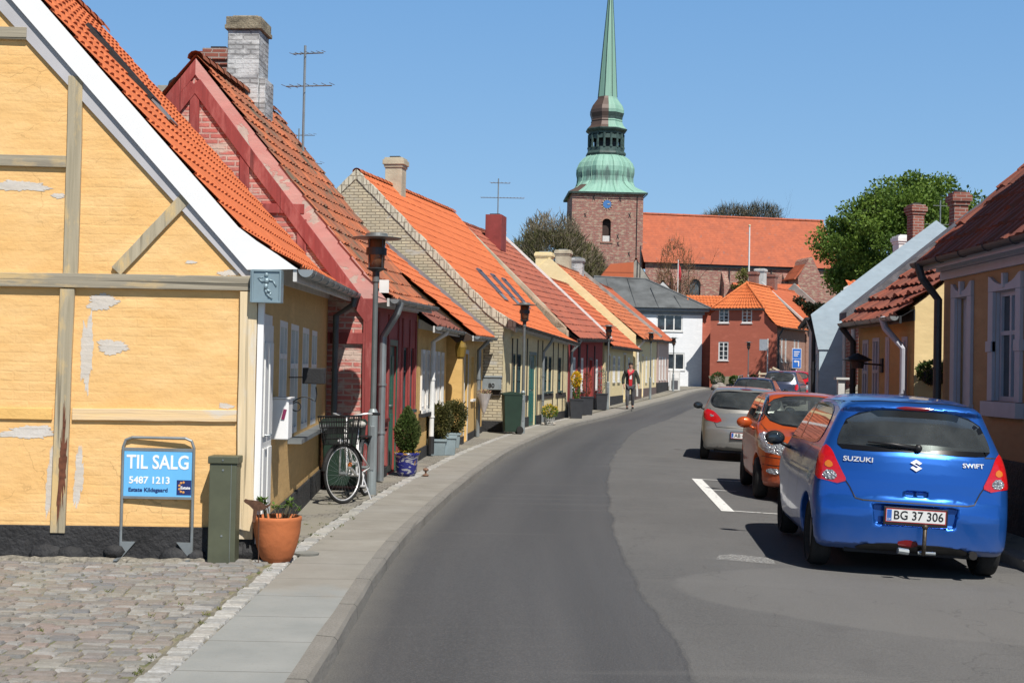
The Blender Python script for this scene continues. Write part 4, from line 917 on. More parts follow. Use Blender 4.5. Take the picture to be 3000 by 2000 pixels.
pipe(r1, [e1.p(5.75, -.40, 3.10), e1.p(5.75, -.34, 2.92), e1.p(5.80, -.12, 2.66), e1.p(5.80, -.12, .1)], .05, MDKGUT)
mb = MB(); mb.obox(e1.p(1.6, .35, 3.2), e1.u * 2.15, e1.n * 2.8, UP * 3.0); dm = mb.build('unseen_shadow_box', OBR, r1); mb = MB(); mb.obox(e1.p(1.5, .2, 6.22), e1.u * 2.35, e1.n * 3.1, UP * .1); mb.build('roof', T_RD, dm)  # box added out of view to throw a shadow across the roof
E2A, E2B = (5.76, 19.55), (5.76, 22.7)
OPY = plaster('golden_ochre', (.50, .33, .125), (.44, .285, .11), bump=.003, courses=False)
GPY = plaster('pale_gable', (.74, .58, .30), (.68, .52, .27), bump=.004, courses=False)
q2 = [(.33, .60, .9, 2.28), (1.28, 1.48, .1, 2.30), (1.85, 2.23, .9, 2.30), (2.5, 2.85, .9, 2.28)]
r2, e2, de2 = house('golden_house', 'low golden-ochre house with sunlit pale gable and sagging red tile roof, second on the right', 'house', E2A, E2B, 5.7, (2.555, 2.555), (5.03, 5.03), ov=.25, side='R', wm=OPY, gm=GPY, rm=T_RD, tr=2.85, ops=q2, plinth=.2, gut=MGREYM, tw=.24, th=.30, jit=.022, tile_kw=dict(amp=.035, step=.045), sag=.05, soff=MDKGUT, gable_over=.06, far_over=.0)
for q in q2: window(r2, e2.p(0, 0, 0), e2.u, e2.n, q, mat=LIL, inset=-.01, fw=.06, nx=2, ny=2, sill=False)
mb = MB(); mb.prism([e2.p(e2.L + .02, -.2, 2.62), e2.p(e2.L + .02, 2.85, 5.08), e2.p(e2.L + .02, 2.85, 5.25), e2.p(e2.L + .02, -.2, 2.75)], e2.u * .5); mb.build('slate_verge', plain('slate_grey', (.17, .17, .19), .8, var=.3, sc=6, bump=.01), r2)
pipe(r2, [e2.p(.55, -.32, 2.56), e2.p(.5, -.28, 2.4), e2.p(.22, -.09, 2.1), e2.p(.22, -.09, .1)], .05, LIL)
pipe(r2, [e2.p(3.1, -.3, 2.5), e2.p(3.1, -.1, 2.25), e2.p(3.1, -.1, .1)], .05, MBLACK)
# light blue gable
LBL = plaster('light_blue', (.47, .58, .65), (.42, .52, .59), patch=(.55, .53, .50), amt=-.04, bump=.004, courses=False)
E3A, E3B = (7.2, 32.), (8.7, 40.)
r3, e3, de3 = house('light_blue_house', 'house with tall plain light blue gable half in shadow, third on the right', 'house', E3A, E3B, 5.2, (3.05, 3.1), (5.0, 5.1), ov=.22, side='R', wm=LBL, rm=T_BR, tr=2.6, ops=[(1.5, 2.2, 1.0, 2.2), (4.5, 5.3, .1, 2.1)], plinth=.2, gut=MDKGUT, geo=False, soff=MDKGUT, gable_over=.0)
window(r3, e3.p(0, 0, 0), e3.u, e3.n, (1.5, 2.2, 1.0, 2.2)); door(r3, e3.p(0, 0, 0), e3.u, e3.n, (4.5, 5.3, .1, 2.1), MBROWNW)
mb = MB(); mb.prism([e3.p(-.03, -.02, 2.3), e3.p(-.03, -.2, 3.12), e3.p(-.03, 2.6, 5.33), e3.p(-.03, 5.2, 3.3), e3.p(-.03, 5.2, 2.3)], e3.u * .3); mb.build('parapet', LBL, r3)
pipe(r3, [e3.p(.2, -.26, 3.05), e3.p(.2, -.12, 2.7), e3.p(.2, -.12, .1)], .05, MBLACK); pipe(r3, [e3.p(.75, -.26, 3.05), e3.p(.75, -.12, 2.7), e3.p(.75, -.12, .1)], .05, MOFFW)
chimney(r3, e3.p(6.0, 2.75, 0), .34, .34, 4.4, 6.42, CHR, .2)
# red-tiled cottages behind, with two brick chimneys
r35, e35, _ = house('brick_back_house', 'brick house behind the light blue gable, two brick chimneys on its ridge', 'house', (9.0, 27.2), (9.6, 31.8), 4.4, (2.5, 2.5), (4.0, 4.0), ov=.2, side='R', wm=CHR, rm=T_RD, tr=2.2, plinth=0, gut=MDKGUT, geo=False, soff=MDKGUT)
chimney(r35, e35.p(2.4, .32, 0), .31, .31, 2.2, 5.70, CHR, .05)
# brick shed with trellis window in the yard
sh = empty('brick_shed', (7.35, 28.6, hr(27)), 'small dark brick shed with trellis in the yard gap before the light blue gable', 'shed')
mb = MB(); mb.prism([(7.25, 28.6, -.2), (7.75, 31.93, -.2), (10, 31.93, -.2), (10, 28.6, -.2)], (0, 0, 3.0)); mb.build('wall', CHR, sh)
mb = MB(); mb.prism([(7.15, 28.4, 2.81), (7.68, 31.94, 2.81), (10.1, 31.94, 2.81), (10.1, 28.4, 2.81)], (0, 0, .12)); mb.build('roof', MDKGUT, sh)
mb = MB()
for i in range(9): mb.box(7.42 + i * .1, 7.445 + i * .1, 28.57, 28.595, 1.2, 2.4)
for i in range(10): mb.box(7.4, 8.25, 28.545, 28.565, 1.22 + i * .13, 1.24 + i * .13)
mb.build('trellis', MREDBR, sh); mb = MB(); mb.tube([(7.30, 29.2, 2.75), (7.30, 29.2, .0)], .05, 8); mb.tube([(7.52, 30.9, 2.75), (7.55, 30.9, .0)], .04, 8); mb.build('downpipe', MOFFW, sh)
fn = empty('board_fence', (6.7, 25.8, hr(26)), 'pale grey gate of slanted boards with white post between golden and light blue houses', 'gate')
mb = MB(); mb.box(6.18, 6.30, 25.8, 25.92, -.1, 1.62); mb.box(6.13, 6.48, 25.75, 25.97, 1.62, 1.66); mb.build('post', MOFFW, fn)
mb = MB(); 
for i in range(18):
    z0 = .0 + i * .11; mb.obox((6.33, 25.85, z0 - .55), (1.1, 0, .55), (0, .03, 0), (0, 0, .1))
mb.build('boards', wood('grey_boards', (.38, .37, .33), (.26, .25, .22), vert=False), fn)
# two-storey house further right with white verge
r4, e4, _ = house('white_verge_house', 'house behind the light blue gable with long white verge board and white chimney', 'house', (11.6, 46.5), (13.3, 53.), 7.5, (4.6, 4.6), (6.75, 6.75), ov=.3, side='R', wm=plain('blue_grey_wall', (.40, .46, .50), .8), rm=T_RB, tr=3.7, plinth=0, gut=MOFFW, geo=False, soff=MOFFW)
mb = MB(); mb.prism([e4.p(-.2, -.32, 4.56), e4.p(-.2, 3.7, 6.90), e4.p(-.2, 3.7, 7.02), e4.p(-.2, -.32, 4.70)], e4.u * .15); mb.build('verge_board', MWHITE, r4)
chimney(r4, e4.p(1.5, 1.6, 0), .45, .45, 5.2, 6.6, MWHITE, .2, capm=MOFFW)
mb = MB(); tile_slope(mb, lambda a, v: Vector((11.15 + 1.7 * a, 44.6 + 1.2 * v, 4.35 + .55 * v)), 1.7, 1.3, .24, .34, amp=.05); cn = mb.build('canopy', T_OR, r4)
mb = MB(); mb.box(11.3, 12.9, 44.9, 46.4, .0, 4.30); mb.build('bay', plain('blue_grey_bay', (.40, .46, .50), .8), r4)

# ------------------------------------------------------------------ end of the street
GSL = plain('grey_roofing', (.135, .145, .15), .85, var=.25, sc=.9, bump=.02)
WHR = plaster('white_render', (.80, .82, .84), (.74, .76, .78), bump=.003, courses=False)
zw = .76
wh = empty('white_house', (13.58, 97.7, zw), 'white rendered two-storey house with grey hipped roof and modern white windows', 'house')
ow = Vector((6.2, 97.7, 0)); uw = Vector((1, 0, 0)); nw_ = Vector((0, 1, 0)); Lw = 7.4
opw = [(10.31 - 6.2, 12.2 - 6.2, 4.66, 5.88), (11.0 - 6.2, 12.38 - 6.2, 1.9, 3.12), (7.2 - 6.2, 8.6 - 6.2, 1.9, 3.1)]
mb = MB(); rect_wall(mb, ow, uw, Lw, 0, lambda s: 6.1, opw, nw_); mb.build('wall', WHR, wh)
mb = MB(); mb.face([(13.6, 97.7, 0), (13.9, 105.7, 0), (13.9, 105.7, 6.1), (13.6, 97.7, 6.1)]); mb.face([(6.2, 97.7, 0), (6.2, 97.7, 6.1), (6.2, 105.7, 6.1), (6.2, 105.7, 0)]); mb.build('side_wall', WHR, wh)
mb = MB(); mb.box(6.1, 13.75, 97.62, 97.69, 5.86, 6.10); mb.box(6.0, 14.05, 97.35, 97.7, 6.10, 6.30); mb.build('fascia', plain('grey_fascia', (.22, .25, .28), .7), wh)
mb = MB(); e_ = [(5.6, 97.2, 6.32), (14.15, 97.2, 6.32), (14.3, 106.2, 6.32), (5.6, 106.2, 6.32)]; ra, rb_ = (6.0, 101.7, 8.75), (9.9, 101.7, 8.62)
mb.face([e_[0], e_[1], rb_, ra]); mb.face([e_[1], e_[2], rb_]); mb.face([e_[2], e_[3], ra, rb_]); mb.face([e_[3], e_[0], ra]); mb.build('roof', GSL, wh)
mb = MB(); mb.tube([ra, rb_, e_[1]], .09, 6); 
for k in range(4): x = 7.2 + k * 1.6; mb.tube([(x, 97.25, 6.36), (x - .3 + (.0 if k < 2 else .0), 97.2 + (4.4 if k < 2 else 3.0 - (k - 2) * 1.2), 6.36 + (2.3 if k < 2 else 1.6 - (k - 2) * .65))], .03, 4)
mb.build('roof_seam', GSL, wh)
window(wh, ow, uw, nw_, opw[0], nx=3, ny=1, fw=.1, inset=.03, curtain=.28, sillm=MOFFW); window(wh, ow, uw, nw_, opw[1], nx=2, ny=1, fw=.1, inset=.03); window(wh, ow, uw, nw_, opw[2], nx=2, ny=1, fw=.1, inset=.03)
# red rendered house with half-hipped roof
RHW = plaster('brick_red_render', (.46, .13, .08), (.39, .11, .07), bump=.004, courses=False, sc=.4)
RHB = brick('pinkish_brick', (.42, .20, .14), (.36, .16, .11), (.40, .30, .24), w=.24, h=.08)
fR = Fr((18.05, 93.), (21.35, 99.5), 'L', .7); rh = empty('red_gable_house', (18.05, 93., .7), 'brick-red rendered house with orange half-hipped roof and small white windows at the street end', 'house')
gR = lambda t, z, o=0.: fR.p(-o, t, z)
Wg = 4.75; hip = [(0, 5.05), (.45, 5.35), (1.2, 6.30), (4.1, 6.30), (4.75, 5.85)]
opr = [(1.78, 2.50, 5.22, 6.2), (3.42, 4.15, 5.22, 6.2), (3.42, 4.15, 2.62, 3.92)]
oR = gR(Wg, 0); uR = -fR.n; nR = fR.u
mb = MB()
def topR(s):
    t = Wg - s
    for i in range(1, len(hip)):
        if t <= hip[i][0] + 1e-6: k = (t - hip[i - 1][0]) / (hip[i][0] - hip[i - 1][0]); return hip[i - 1][1] + k * (hip[i][1] - hip[i - 1][1])
    return hip[-1][1]
opr2 = [(Wg - b, Wg - a, c, d) for a, b, c, d in opr]
rect_wall(mb, oR, uR, Wg, .2, topR, opr2 + [(Wg - 4.1, Wg - 4.1001, 0, 0), (Wg - 1.2, Wg - 1.2001, 0, 0), (Wg - .45, Wg - .4501, 0, 0)], nR); mb.build('gable', RHW, rh)
mb = MB(); rect_wall(mb, fR.p(0, 0, 0), fR.u, fR.L, .2, lambda s: 5.0, [(1.0, 1.35, 2.6, 4.2), (2.0, 2.35, 2.6, 4.2), (4.3, 4.65, 2.6, 4.2), (5.3, 5.65, 2.6, 4.2)], fR.n); mb.build('wall', RHB, rh)
for q in opr2: window(rh, oR, uR, nR, q, nx=2, ny=4, inset=.02, fw=.085)
for a in (1.0, 2.0, 4.3, 5.3): window(rh, fR.p(0, 0, 0), fR.u, fR.n, (a, a + .35, 2.6, 4.2), inset=.0, fw=.08, nx=1, ny=2)
T_ORH = tiles('orange_pantile_far', ((.62, .18, .06), (.46, .12, .04), (.40, .10, .04)), var=.4, grime=.25, course=.55)
mb = MB(); sR = 2.0; zrR = 8.15
def slopeR(a, v):  # street slope, cut by the hip
    s0 = -.25 + (sR + .25) * max(0, (v - .33) / .67) if v > .33 else -.25
    t = -.35 + 3.15 * v; z = (4.95 + 1.1 * v) if v < .12 else 4.95 + .132 + (zrR - 5.082) * (v - .12) / .88
    return fR.p(s0 + (fR.L + .1 - s0) * a, t, z)
tile_slope(mb, slopeR, 7.3, 4.6, .24, .36, amp=.03)
tile_slope(mb, lambda a, v: gR(.85 + 3.75 * a, 6.28) * 0 + fR.p(-.35 + (sR + .35) * v, (.85 + 3.75 * a) * (1 - v) + 2.8 * v, 6.22 + (zrR - 6.22) * v), 3.75, 3.0, .24, .36, amp=.055)
mb.grid([[fR.p((-.1 if j == 0 else sR) + (fR.L + .3) * i * .9, 4.95 - 2.15 * j, 5.75 + (zrR - 5.75) * j) for j in (0, 1)] for i in (0, 1)][::-1]); ridge_caps(mb, fR.p(sR, 2.8, zrR), fR.p(fR.L, 2.8, zrR)); ridge_caps(mb, fR.p(-.3, .85, 6.3), fR.p(sR, 2.8, zrR)); ridge_caps(mb, fR.p(-.3, 4.6, 6.3), fR.p(sR, 2.8, zrR)); mb.build('roof', T_ORH, rh)
gutter(rh, fR.p(-.2, -.42, 4.93), fR.p(fR.L, -.42, 4.93), .08, MDKGUT, brackets=False); mb = MB(); mb.obox(gR(4.6, 6.1, .36), fR.n * -3.8, fR.u * .1, UP * .1); mb.build('gutter', MDKGUT, rh)
pipe(rh, [fR.p(.1, -.42, 4.9), fR.p(.1, -.1, 4.3), fR.p(.1, -.1, .8)], .06, MDKGUT)
mb = MB(); tile_slope(mb, lambda a, v: Vector((12.6 + 2.6 * a, 97.6 + 1.5 * v, 6.35 + 1.0 * v)), 2.6, 1.8, .24, .36, amp=.05); mb.build('lean_to_roof', T_ORH, rh)
mb = MB(); mb.box(12.7, 15., 97.9, 99.8, .5, 6.4); mb.build('lean_to', RHW, rh)
aR = math.atan2(fR.u.y, fR.u.x)
chimney(rh, fR.p(4.6, 3.1, 0), .6, .6, 7.6, 9.1, CHR, aR); 
rb2, fb2, _ = house('brick_terrace_house', 'pinkish brick house just beyond the red gable, red roof with grey parapet', 'house', (21.5, 99.7), (25.2, 106.), 7., (5.2, 5.2), (8.3, 8.3), ov=.3, side='L', wm=RHB, rm=T_OR2, tr=3.5, ops=[(1.2, 1.9, 2.4, 4.2)], plinth=.5, gut=MDKGUT, geo=False, soff=MDKGUT, gable_over=0)
window(rb2, fb2.p(0, 0, 0), fb2.u, fb2.n, (1.2, 1.9, 2.4, 4.2), mat=MDKGUT)
mb = MB(); mb.prism([fb2.p(-.05, -.2, 5.2), fb2.p(-.05, 3.5, 8.45), fb2.p(-.05, 3.5, 8.6), fb2.p(-.05, -.2, 5.4)], fb2.u * .2); mb.build('verge', MOFFW, rb2)
mb = MB(); mb.prism([fb2.p(fb2.L, -.3, 5.0), fb2.p(fb2.L, -.3, 5.6), fb2.p(fb2.L, 3.5, 8.95), fb2.p(fb2.L, 7, 5.6)], fb2.u * .3); mb.build('parapet', plain('grey_cement2', (.34, .34, .32), .95, var=.2, sc=2), rb2)
chimney(rb2, fb2.p(.6, 3.8, 0), .7, .7, 7.4, 9.6, MOFFW, aR); chimney(rb2, fb2.p(2.4, 3.6, 0), .75, .75, 7.4, 9.3, CHR, aR)
# houses behind, roofs and gables in front of the church
def block(name, label, A, B, W_, ze, zr, rm, wm, side='L', cat='house', far=None):
    o, f, _ = house(name, label, cat, A, B, W_, ze, zr, ov=.3, side=side, wm=wm, rm=rm, plinth=0, gut=None, geo=False, soff=MDKGUT, zb=1.2, gable_over=.0); return o, f
b1, fb = block('cement_gable_house', 'grey cement gable rising behind the yellow gable house, orange roof on its left', (13.2, 118.), (14.2, 127.), 5.2, 7.2, 11.5, T_OR2, plain('cement_gable', (.40, .38, .33), .95, var=.2, sc=1.5))
mb = MB(); mb.box(7.2, 9.9, 118.2, 124, 1, 9.2); mb.build('annexe', RHW, b1); mb = MB(); mb.prism([(6.9, 118, 8.6), (6.9, 118, 9.0), (8.4, 118, 11.0), (10.4, 118, 11.2), (10.4, 118, 8.6)], (0, 7, 0)); mb.build('annexe_roof', T_OR2, b1)
mb = MB(); mb.tube([(10.9, 117.8, 5), (10.95, 117.8, 12.6)], .05, 5); mb.build('flue', MDKGUT, b1)
b2, _ = block('low_roof_house', 'low orange roof glimpsed between the white house and the red gable', (21.5, 128.), (28., 129.), 6., 8.6, 10.4, T_OR2, RHW, side='L')
b3, _ = block('brown_roof_house', 'long low red-brown roof under the big green tree', (31.5, 127), (44., 128.), 6., 8.0, 10.6, T_RB, RHW, side='L')
b4, _ = block('grey_gable_shed', 'small grey gable peeping over the slope of the white house roof', (14.1, 112.), (14.5, 116.), 3.6, 7.2, 9.2, GSL, MOFFW)

# ------------------------------------------------------------------ church
CHB = brick('church_brick', (.36, .155, .125), (.28, .125, .105), (.36, .27, .22), w=.9, h=.3, ms=.03, wash=(.46, .34, .25), wamt=.10, bump=.05)
ch = empty('church', (11.2, 165, 1.5), 'medieval brick church with copper-green spire, blue clock face and long orange nave roof', 'church')
ca, sa = math.cos(R(1.8)), math.sin(R(1.8)); CU = Vector((ca, sa, 0)); CN = Vector((-sa, ca, 0)); CO = Vector((6.95, 165, 0)); TW = 8.65
cp = lambda x, y, z: CO + CU * x + CN * y + UP * z
opn = [(3.72, 4.75, 17.4, 20.3)]
mb = MB(); rect_wall(mb, CO, CU, TW, 0, lambda s: 23.4, opn, CN, rev=.8)
for a, b in ((cp(0, 0, 0), CN), (cp(TW, 0, 0), CN)): mb.face([a, a + b * TW, a + b * TW + UP * 23.4, a + UP * 23.4])
mb.face([cp(0, TW, 0), cp(TW, TW, 0), cp(TW, TW, 23.4), cp(0, TW, 23.4)]); mb.build('tower', CHB, ch)
mb = MB(); P = [cp(3.72, -.04, 19.85)] + [cp(4.235 - .515 * math.cos(math.pi * i / 8), -.04, 19.85 + .45 * math.sin(math.pi * i / 8)) for i in range(1, 8)] + [cp(4.75, -.04, 19.85)]
mb.prism([cp(3.55, -.05, 19.8)] + [cp(4.235 - .68 * math.cos(math.pi * i / 8), -.05, 19.85 + .62 * math.sin(math.pi * i / 8)) for i in range(9)] + [cp(4.92, -.05, 19.8), cp(4.74, -.05, 19.8)] + [cp(4.235 + .5 * math.cos(math.pi * i / 8), -.05, 19.8 + .40 * math.sin(math.pi * i / 8)) for i in range(1, 8)] + [cp(3.73, -.05, 19.8)], CN * .045)
mb.box(*[0] * 6) if 0 else None; mb.obox(cp(3.5, -.1, 17.25), CU * 1.5, CN * .098, UP * .14); mb.build('arch', RHB, ch)
mb = MB(); mb.obox(cp(3.75, .5, 17.4), CU * 1.0, CN * .1, UP * 2.9); mb.build('louvre', plain('belfry_dark', (.05, .03, .025), .9), ch); mb = MB(); mb.obox(cp(3.8, .3, 17.45), CU * .9, CN * .1, UP * .7); mb.build('parapet', MOFFW, ch)
mb = MB(); mb.obox(cp(-.01, 2.6, 18.3), CN * 1.2, CU * -.02, UP * 3.0); mb.build('side_opening', plain('belfry_dark', (.05, .03, .025)), ch)
MCLK = plain('clock_blue', (.05, .17, .42), .5, var=.04); MGOLD = plain('gilt', (.66, .56, .36), .5)
mb = MB(); cc = cp(4.25, -.06, 21.95)
def disc(mb, c, r, th, n=32, u=CU, w=UP, nn=CN, r0=0): 
    mb.prism([c + u * r * math.cos(2 * math.pi * i / n) + w * r * math.sin(2 * math.pi * i / n) for i in range(n)], nn * th)
disc(mb, cc, .50, .05); ck = mb.build('clock', MCLK, ch)
mb = MB(); 
for i in range(12):
    t = math.pi * i / 6; c = cc + CU * .60 * math.cos(t) + UP * .60 * math.sin(t) - CN * .01; mb.bar(c - (CU * math.cos(t) + UP * math.sin(t)) * .09, c + (CU * math.cos(t) + UP * math.sin(t)) * .09, .05, .06, up=CN)
mb.bar(cc - CN * .05, cc - CN * .05 + CU * .3 + UP * .1, .05, .02, up=CN); mb.bar(cc - CN * .05, cc - CN * .05 + CU * .42 - UP * .03, .035, .02, up=CN); mb.build('clock_hand', MGOLD, ck)
# iron ties and put-log scars on the wall
mb = MB()
for (x, z) in ((1.6, 20.6), (7.0, 20.7), (2.6, 22.7), (5.8, 22.6), (1.0, 18.), (5.6, 18.1), (5.65, 17.2), (7.0, 16.), (2.3, 16.5)):
    mb.bar(cp(x - .12, -.03, z - .3), cp(x + .14, -.03, z + .3), .07, .05, up=CN); mb.bar(cp(x + .14, -.034, z - .3), cp(x - .1, -.034, z + .22), .06, .05, up=CN)
mb.tube([cp(7.9, -.08, 23), cp(7.88, -.08, 10)], .05, 5); mb.build('wall_tie', MBLACK, ch)
# copper helm: square foot, onion, lantern, bulb, spire
m = NM('copper'); ob = m.obj(); uvv = m.uv(); sz = m('SeparateXYZ'); m.l.new(uvv, sz.inputs[0])
strk = m.noise(1., 5, m.scale(uvv, (3.2, .18, 1)), .6)
c = m.mix(m.ramp(strk, .35, .65), (.17, .34, .27), (.27, .47, .38))
dk = m.ramp(m.math('ADD', m.noise(.5, 4, m.scale(uvv, (2.4, .5, 1)), .6), m.math('MULTIPLY', m.math('ABSOLUTE', m.math('SUBTRACT', sz.outputs[1], 2.3)), -.16)), .36, .52)
c = m.mix(m.math('MULTIPLY', dk, .75), c, (.060, .085, .085))
c = m.mix(m.math('MULTIPLY', m.ramp(m.noise(.7, 5, m.scale(uvv, (5, .6, 1))), .58, .66), .5), c, (.09, .15, .13))
m.bump(m.noise(2, 3, m.scale(uvv, (6, .3, 1))), .03); MCOP = m.fin(c, .7)
m = NM('copper_pale'); uvv = m.uv(); c = m.mix(m.ramp(m.noise(1., 5, m.scale(uvv, (3., .15, 1))), .35, .68), (.17, .33, .255), (.27, .45, .36)); MCOPL = m.fin(c, .65)
m = NM('copper_brown'); c = m.mix(m.noise(.8, 4), (.075, .05, .042), (.12, .08, .065)); MCOPB = m.fin(c, .55, .2)
def helm_ring(r, z, sq, cx, cy, n=48):
    out = []
    for i in range(n):
        t = 2 * math.pi * i / n; c_, s_ = math.cos(t), math.sin(t); o8 = r / max(abs(math.cos(t - k * math.pi / 4)) for k in range(8)); q = r / max(abs(c_), abs(s_)); rr = o8 * (1 - sq) + q * sq
        out.append(cp(cx, cy, z) + (CU * c_ + CN * s_) * rr)
    return out
def loft(mb, prof, cx0=4.33, cy0=4.33, lean=.012, sel=None, z00=23.4, push=0.):
    rings = [helm_ring(r + push, z, sq, cx0 + (z - z00) * lean, cy0) for r, z, sq in prof]; n = len(rings[0]); acc = 0; us = []
    ring_uv = [[(j / n * 30, (prof[i][1] - z00)) for j in range(n + 1)] for i in range(len(prof))]
    for i in range(len(rings) - 1):
        for j in range(n):
            if sel and not sel(j, i, n): continue
            a, b = rings[i], rings[i + 1]; mb.face([a[j], a[(j + 1) % n], b[(j + 1) % n], b[j]], [ring_uv[i][j], ring_uv[i][j + 1], ring_uv[i + 1][j + 1], ring_uv[i + 1][j]])
zp_ = lambda y: 1.68 + (853 - y) * .0539 + .0   # height on the tower axis
low = [(4.75, 23.38, 1), (4.6, 23.5, 1), (4.0, 24.0, .8), (3.62, 24.5, .45), (3.42, 25.0, .2), (3.38, 25.6, .08), (3.50, 26.2, 0), (3.48, 26.8, 0), (3.25, 27.4, 0), (2.8, 27.95, 0), (2.35, 28.3, 0), (2.2, 28.45, 0)]
mb = MB(); loft(mb, low); mb.build('onion_roof', MCOP, ch)
mb = MB(); loft(mb, low[:4], sel=lambda j, i, n: 24 <= j < 29 or 29 <= j < 31, push=.03); mb.build('brown_sheet', MCOPB, ch)
mb = MB()
for k in range(16):
    t = 2 * math.pi * k / 16 + .2
    pts = []
    for r, z, sq in low[1:]:
        o8 = r / max(abs(math.cos(t - q * math.pi / 4)) for q in range(8)); q4 = r / max(abs(math.cos(t)), abs(math.sin(t))); rr = o8 * (1 - sq) + q4 * sq + .03; pts.append(cp(4.33 + (z - 23.4) * .012, 4.33, z) + (CU * math.cos(t) + CN * math.sin(t)) * rr)
    mb.tube(pts, .045, 4)
mb.build('seam', MCOPL, ch)
MCOPD = plain('copper_dark', (.055, .10, .09), .6, var=.3, sc=2)
for ring_ in ([(4.78, 23.18, 1), (4.82, 23.40, 1)], [(2.36, 28.4, 0), (2.42, 28.6, 0), (2.36, 28.75, 0), (2.2, 28.9, 0), (2.2, 29.35, 0)], [(2.1, 31.05, 0), (2.15, 31.3, 0), (2.42, 31.5, 0), (2.5, 31.65, 0), (2.3, 31.8, 0)]): mb = MB(); loft(mb, ring_); mb.build('cornice', MCOPD, ch)
mb = MB()
for k in range(16):
    t = 2 * math.pi * (k + .5) / 16; o8 = 2.12 / max(abs(math.cos(t - q * math.pi / 4)) for q in range(8)); c = cp(4.4, 4.33, 29.3) + (CU * math.cos(t) + CN * math.sin(t)) * o8; mb.tube([c, c + UP * .2, c + UP * .25, c + UP * 1.8], [.20, .20, .14, .15], 6)
for k in range(16):
    t = 2 * math.pi * k / 16; c = cp(4.4, 4.33, 30.7) + (CU * math.cos(t) + CN * math.sin(t)) * 2.1; tt = Vector((-math.sin(t), math.cos(t), 0)); mb.bar(c - tt * .4, c + tt * .4, .1, .5)
mb.build('lantern', MCOPD, ch); mb = MB(); loft(mb, [(1.2, 28.9, 0), (1.2, 31.2, 0)]); mb.build('lantern_core', MBLACK, ch)
bulb = [(2.38, 31.75, 0), (2.05, 32.1, 0), (1.85, 32.6, 0), (1.9, 32.75, 0), (1.82, 32.9, 0), (1.86, 33.2, 0), (2.02, 33.7, 0), (2.02, 34.1, 0), (1.85, 34.6, 0), (1.5, 35.1, 0), (1.22, 35.5, 0), (1.12, 35.8, 0)]
mb = MB(); loft(mb, bulb); mb.build('bulb', MCOPL, ch)
mb = MB(); loft(mb, bulb, sel=lambda j, i, n: 20 <= j < 36, push=.03); mb.build('brown_bulb_sheet', MCOPB, ch)
mb = MB(); loft(mb, bulb[4:8], sel=lambda j, i, n: 36 <= j < 48 and (i > 0 or True) and i < 2, push=.035); mb.build('dark_stain', MCOPD, ch)
spire = [(1.14, 35.75, 0), (1.02, 37.5, 0), (.80, 41., 0), (.55, 44.6, 0), (.36, 47.2, 0), (.15, 50.4, 0), (.04, 52.0, 0)]
mb = MB(); loft(mb, spire); mb.build('spire', MCOPL, ch); mb = MB()
for k in range(8):
    t = math.pi / 8 + 2 * math.pi * k / 8; mb.tube([cp(4.33 + (z - 23.4) * .012, 4.33, z) + (CU * math.cos(t) + CN * math.sin(t)) * (r / math.cos(math.pi / 8) + .0) for r, z, _ in spire], .05, 4)
mb.build('spire_rib', MCOPD, ch)
# nave, running back at an angle
na = R(10.5); NU = Vector((math.cos(na), math.sin(na), 0)); NN = Vector((-math.sin(na), math.cos(na), 0)); NO = Vector((15.9, 164.5, 0)); NL = 24.6
np_ = lambda x, y, z: NO + NU * x + NN * y + UP * z
T_CH = tiles('nave_tiles', ((.46, .125, .06), (.34, .09, .045), (.26, .08, .05)), moss=(.24, .12, .10), mamt=.03, var=.6, grime=.5, course=.3)
opsn = [(5.6, 7.0, 9.6, 13.2), (13.2, 14.6, 9.6, 13.2)]
mb = MB(); rect_wall(mb, np_(0, 0, 0), NU, NL, 0, lambda s: 15.2, opsn, NN, rev=.5); mb.face([np_(NL, 0, 0), np_(NL, 10, 0), np_(NL, 10, 15.2), np_(NL, 5, 21.5), np_(NL, 0, 15.2)]); mb.build('nave', CHB, ch)
mb = MB(); nr, nc = 26, 90; mb.grid([[np_(-.3 + (NL + .5) * i / 30, -.5 + 5.5 * j / 12, 14.95 + 6.5 * j / 12) for j in range(13)] for i in range(31)], [[(i / 30 * nc, j / 12 * nr) for j in range(13)] for i in range(31)])
mb.grid([[np_(-.3 + (NL + .5) * i / 6, 10.5 - 5.5 * j / 4, 14.95 + 6.5 * j / 4) for j in range(5)] for i in range(7)][::-1]); ridge_caps(mb, np_(-.3, 5, 21.4), np_(NL + .2, 5, 21.4), r=.2, L=.8); mb.build('nave_roof', T_CH, ch)
mb = MB()
for (a, b, lo, hi) in opsn:
    mb.obox(np_(a, .35, lo), NU * (b - a), NN * .05, UP * (hi - lo))
mb.build('window', plain('leaded_glass', (.10, .12, .13), .3, var=.3, sc=3), ch); mb = MB()
for (a, b, lo, hi) in opsn:
    cx_ = (a + b) / 2; mb.prism([np_(a - .01, -.02, hi - .75)] + [np_(cx_ - .7 * math.cos(math.pi * i / 10), -.02, hi - .75 + .72 * math.sin(math.pi * i / 10)) for i in range(11)] + [np_(b, -.02, hi + .05), np_(a, -.02, hi + .05)], NN * .3) if 0 else None
    for i in range(10):
        t0, t1 = math.pi * i / 10, math.pi * (i + 1) / 10; q = lambda r, t: np_(cx_ - r * math.cos(t), -.06, hi - .75 + r * math.sin(t)); mb.prism([q(.7, t0), q(.7, t1), q(.98, t1), q(.98, t0)], NN * .055)
mb.build('window_arch', RHB, ch)
mb = MB(); mb.obox(np_(3.2, -.28, 14.6), NU * (NL - 4), NN * .27, UP * .3); mb.build('nave_cornice', MDKGUT, ch)
mb = MB()
for x in (3.2, 9.6, 17.5): mb.prism([np_(x, -.02, 8), np_(x, -1.1, 8), np_(x, -1.1, 12.6), np_(x, -.02, 14.2)], NU * .7)
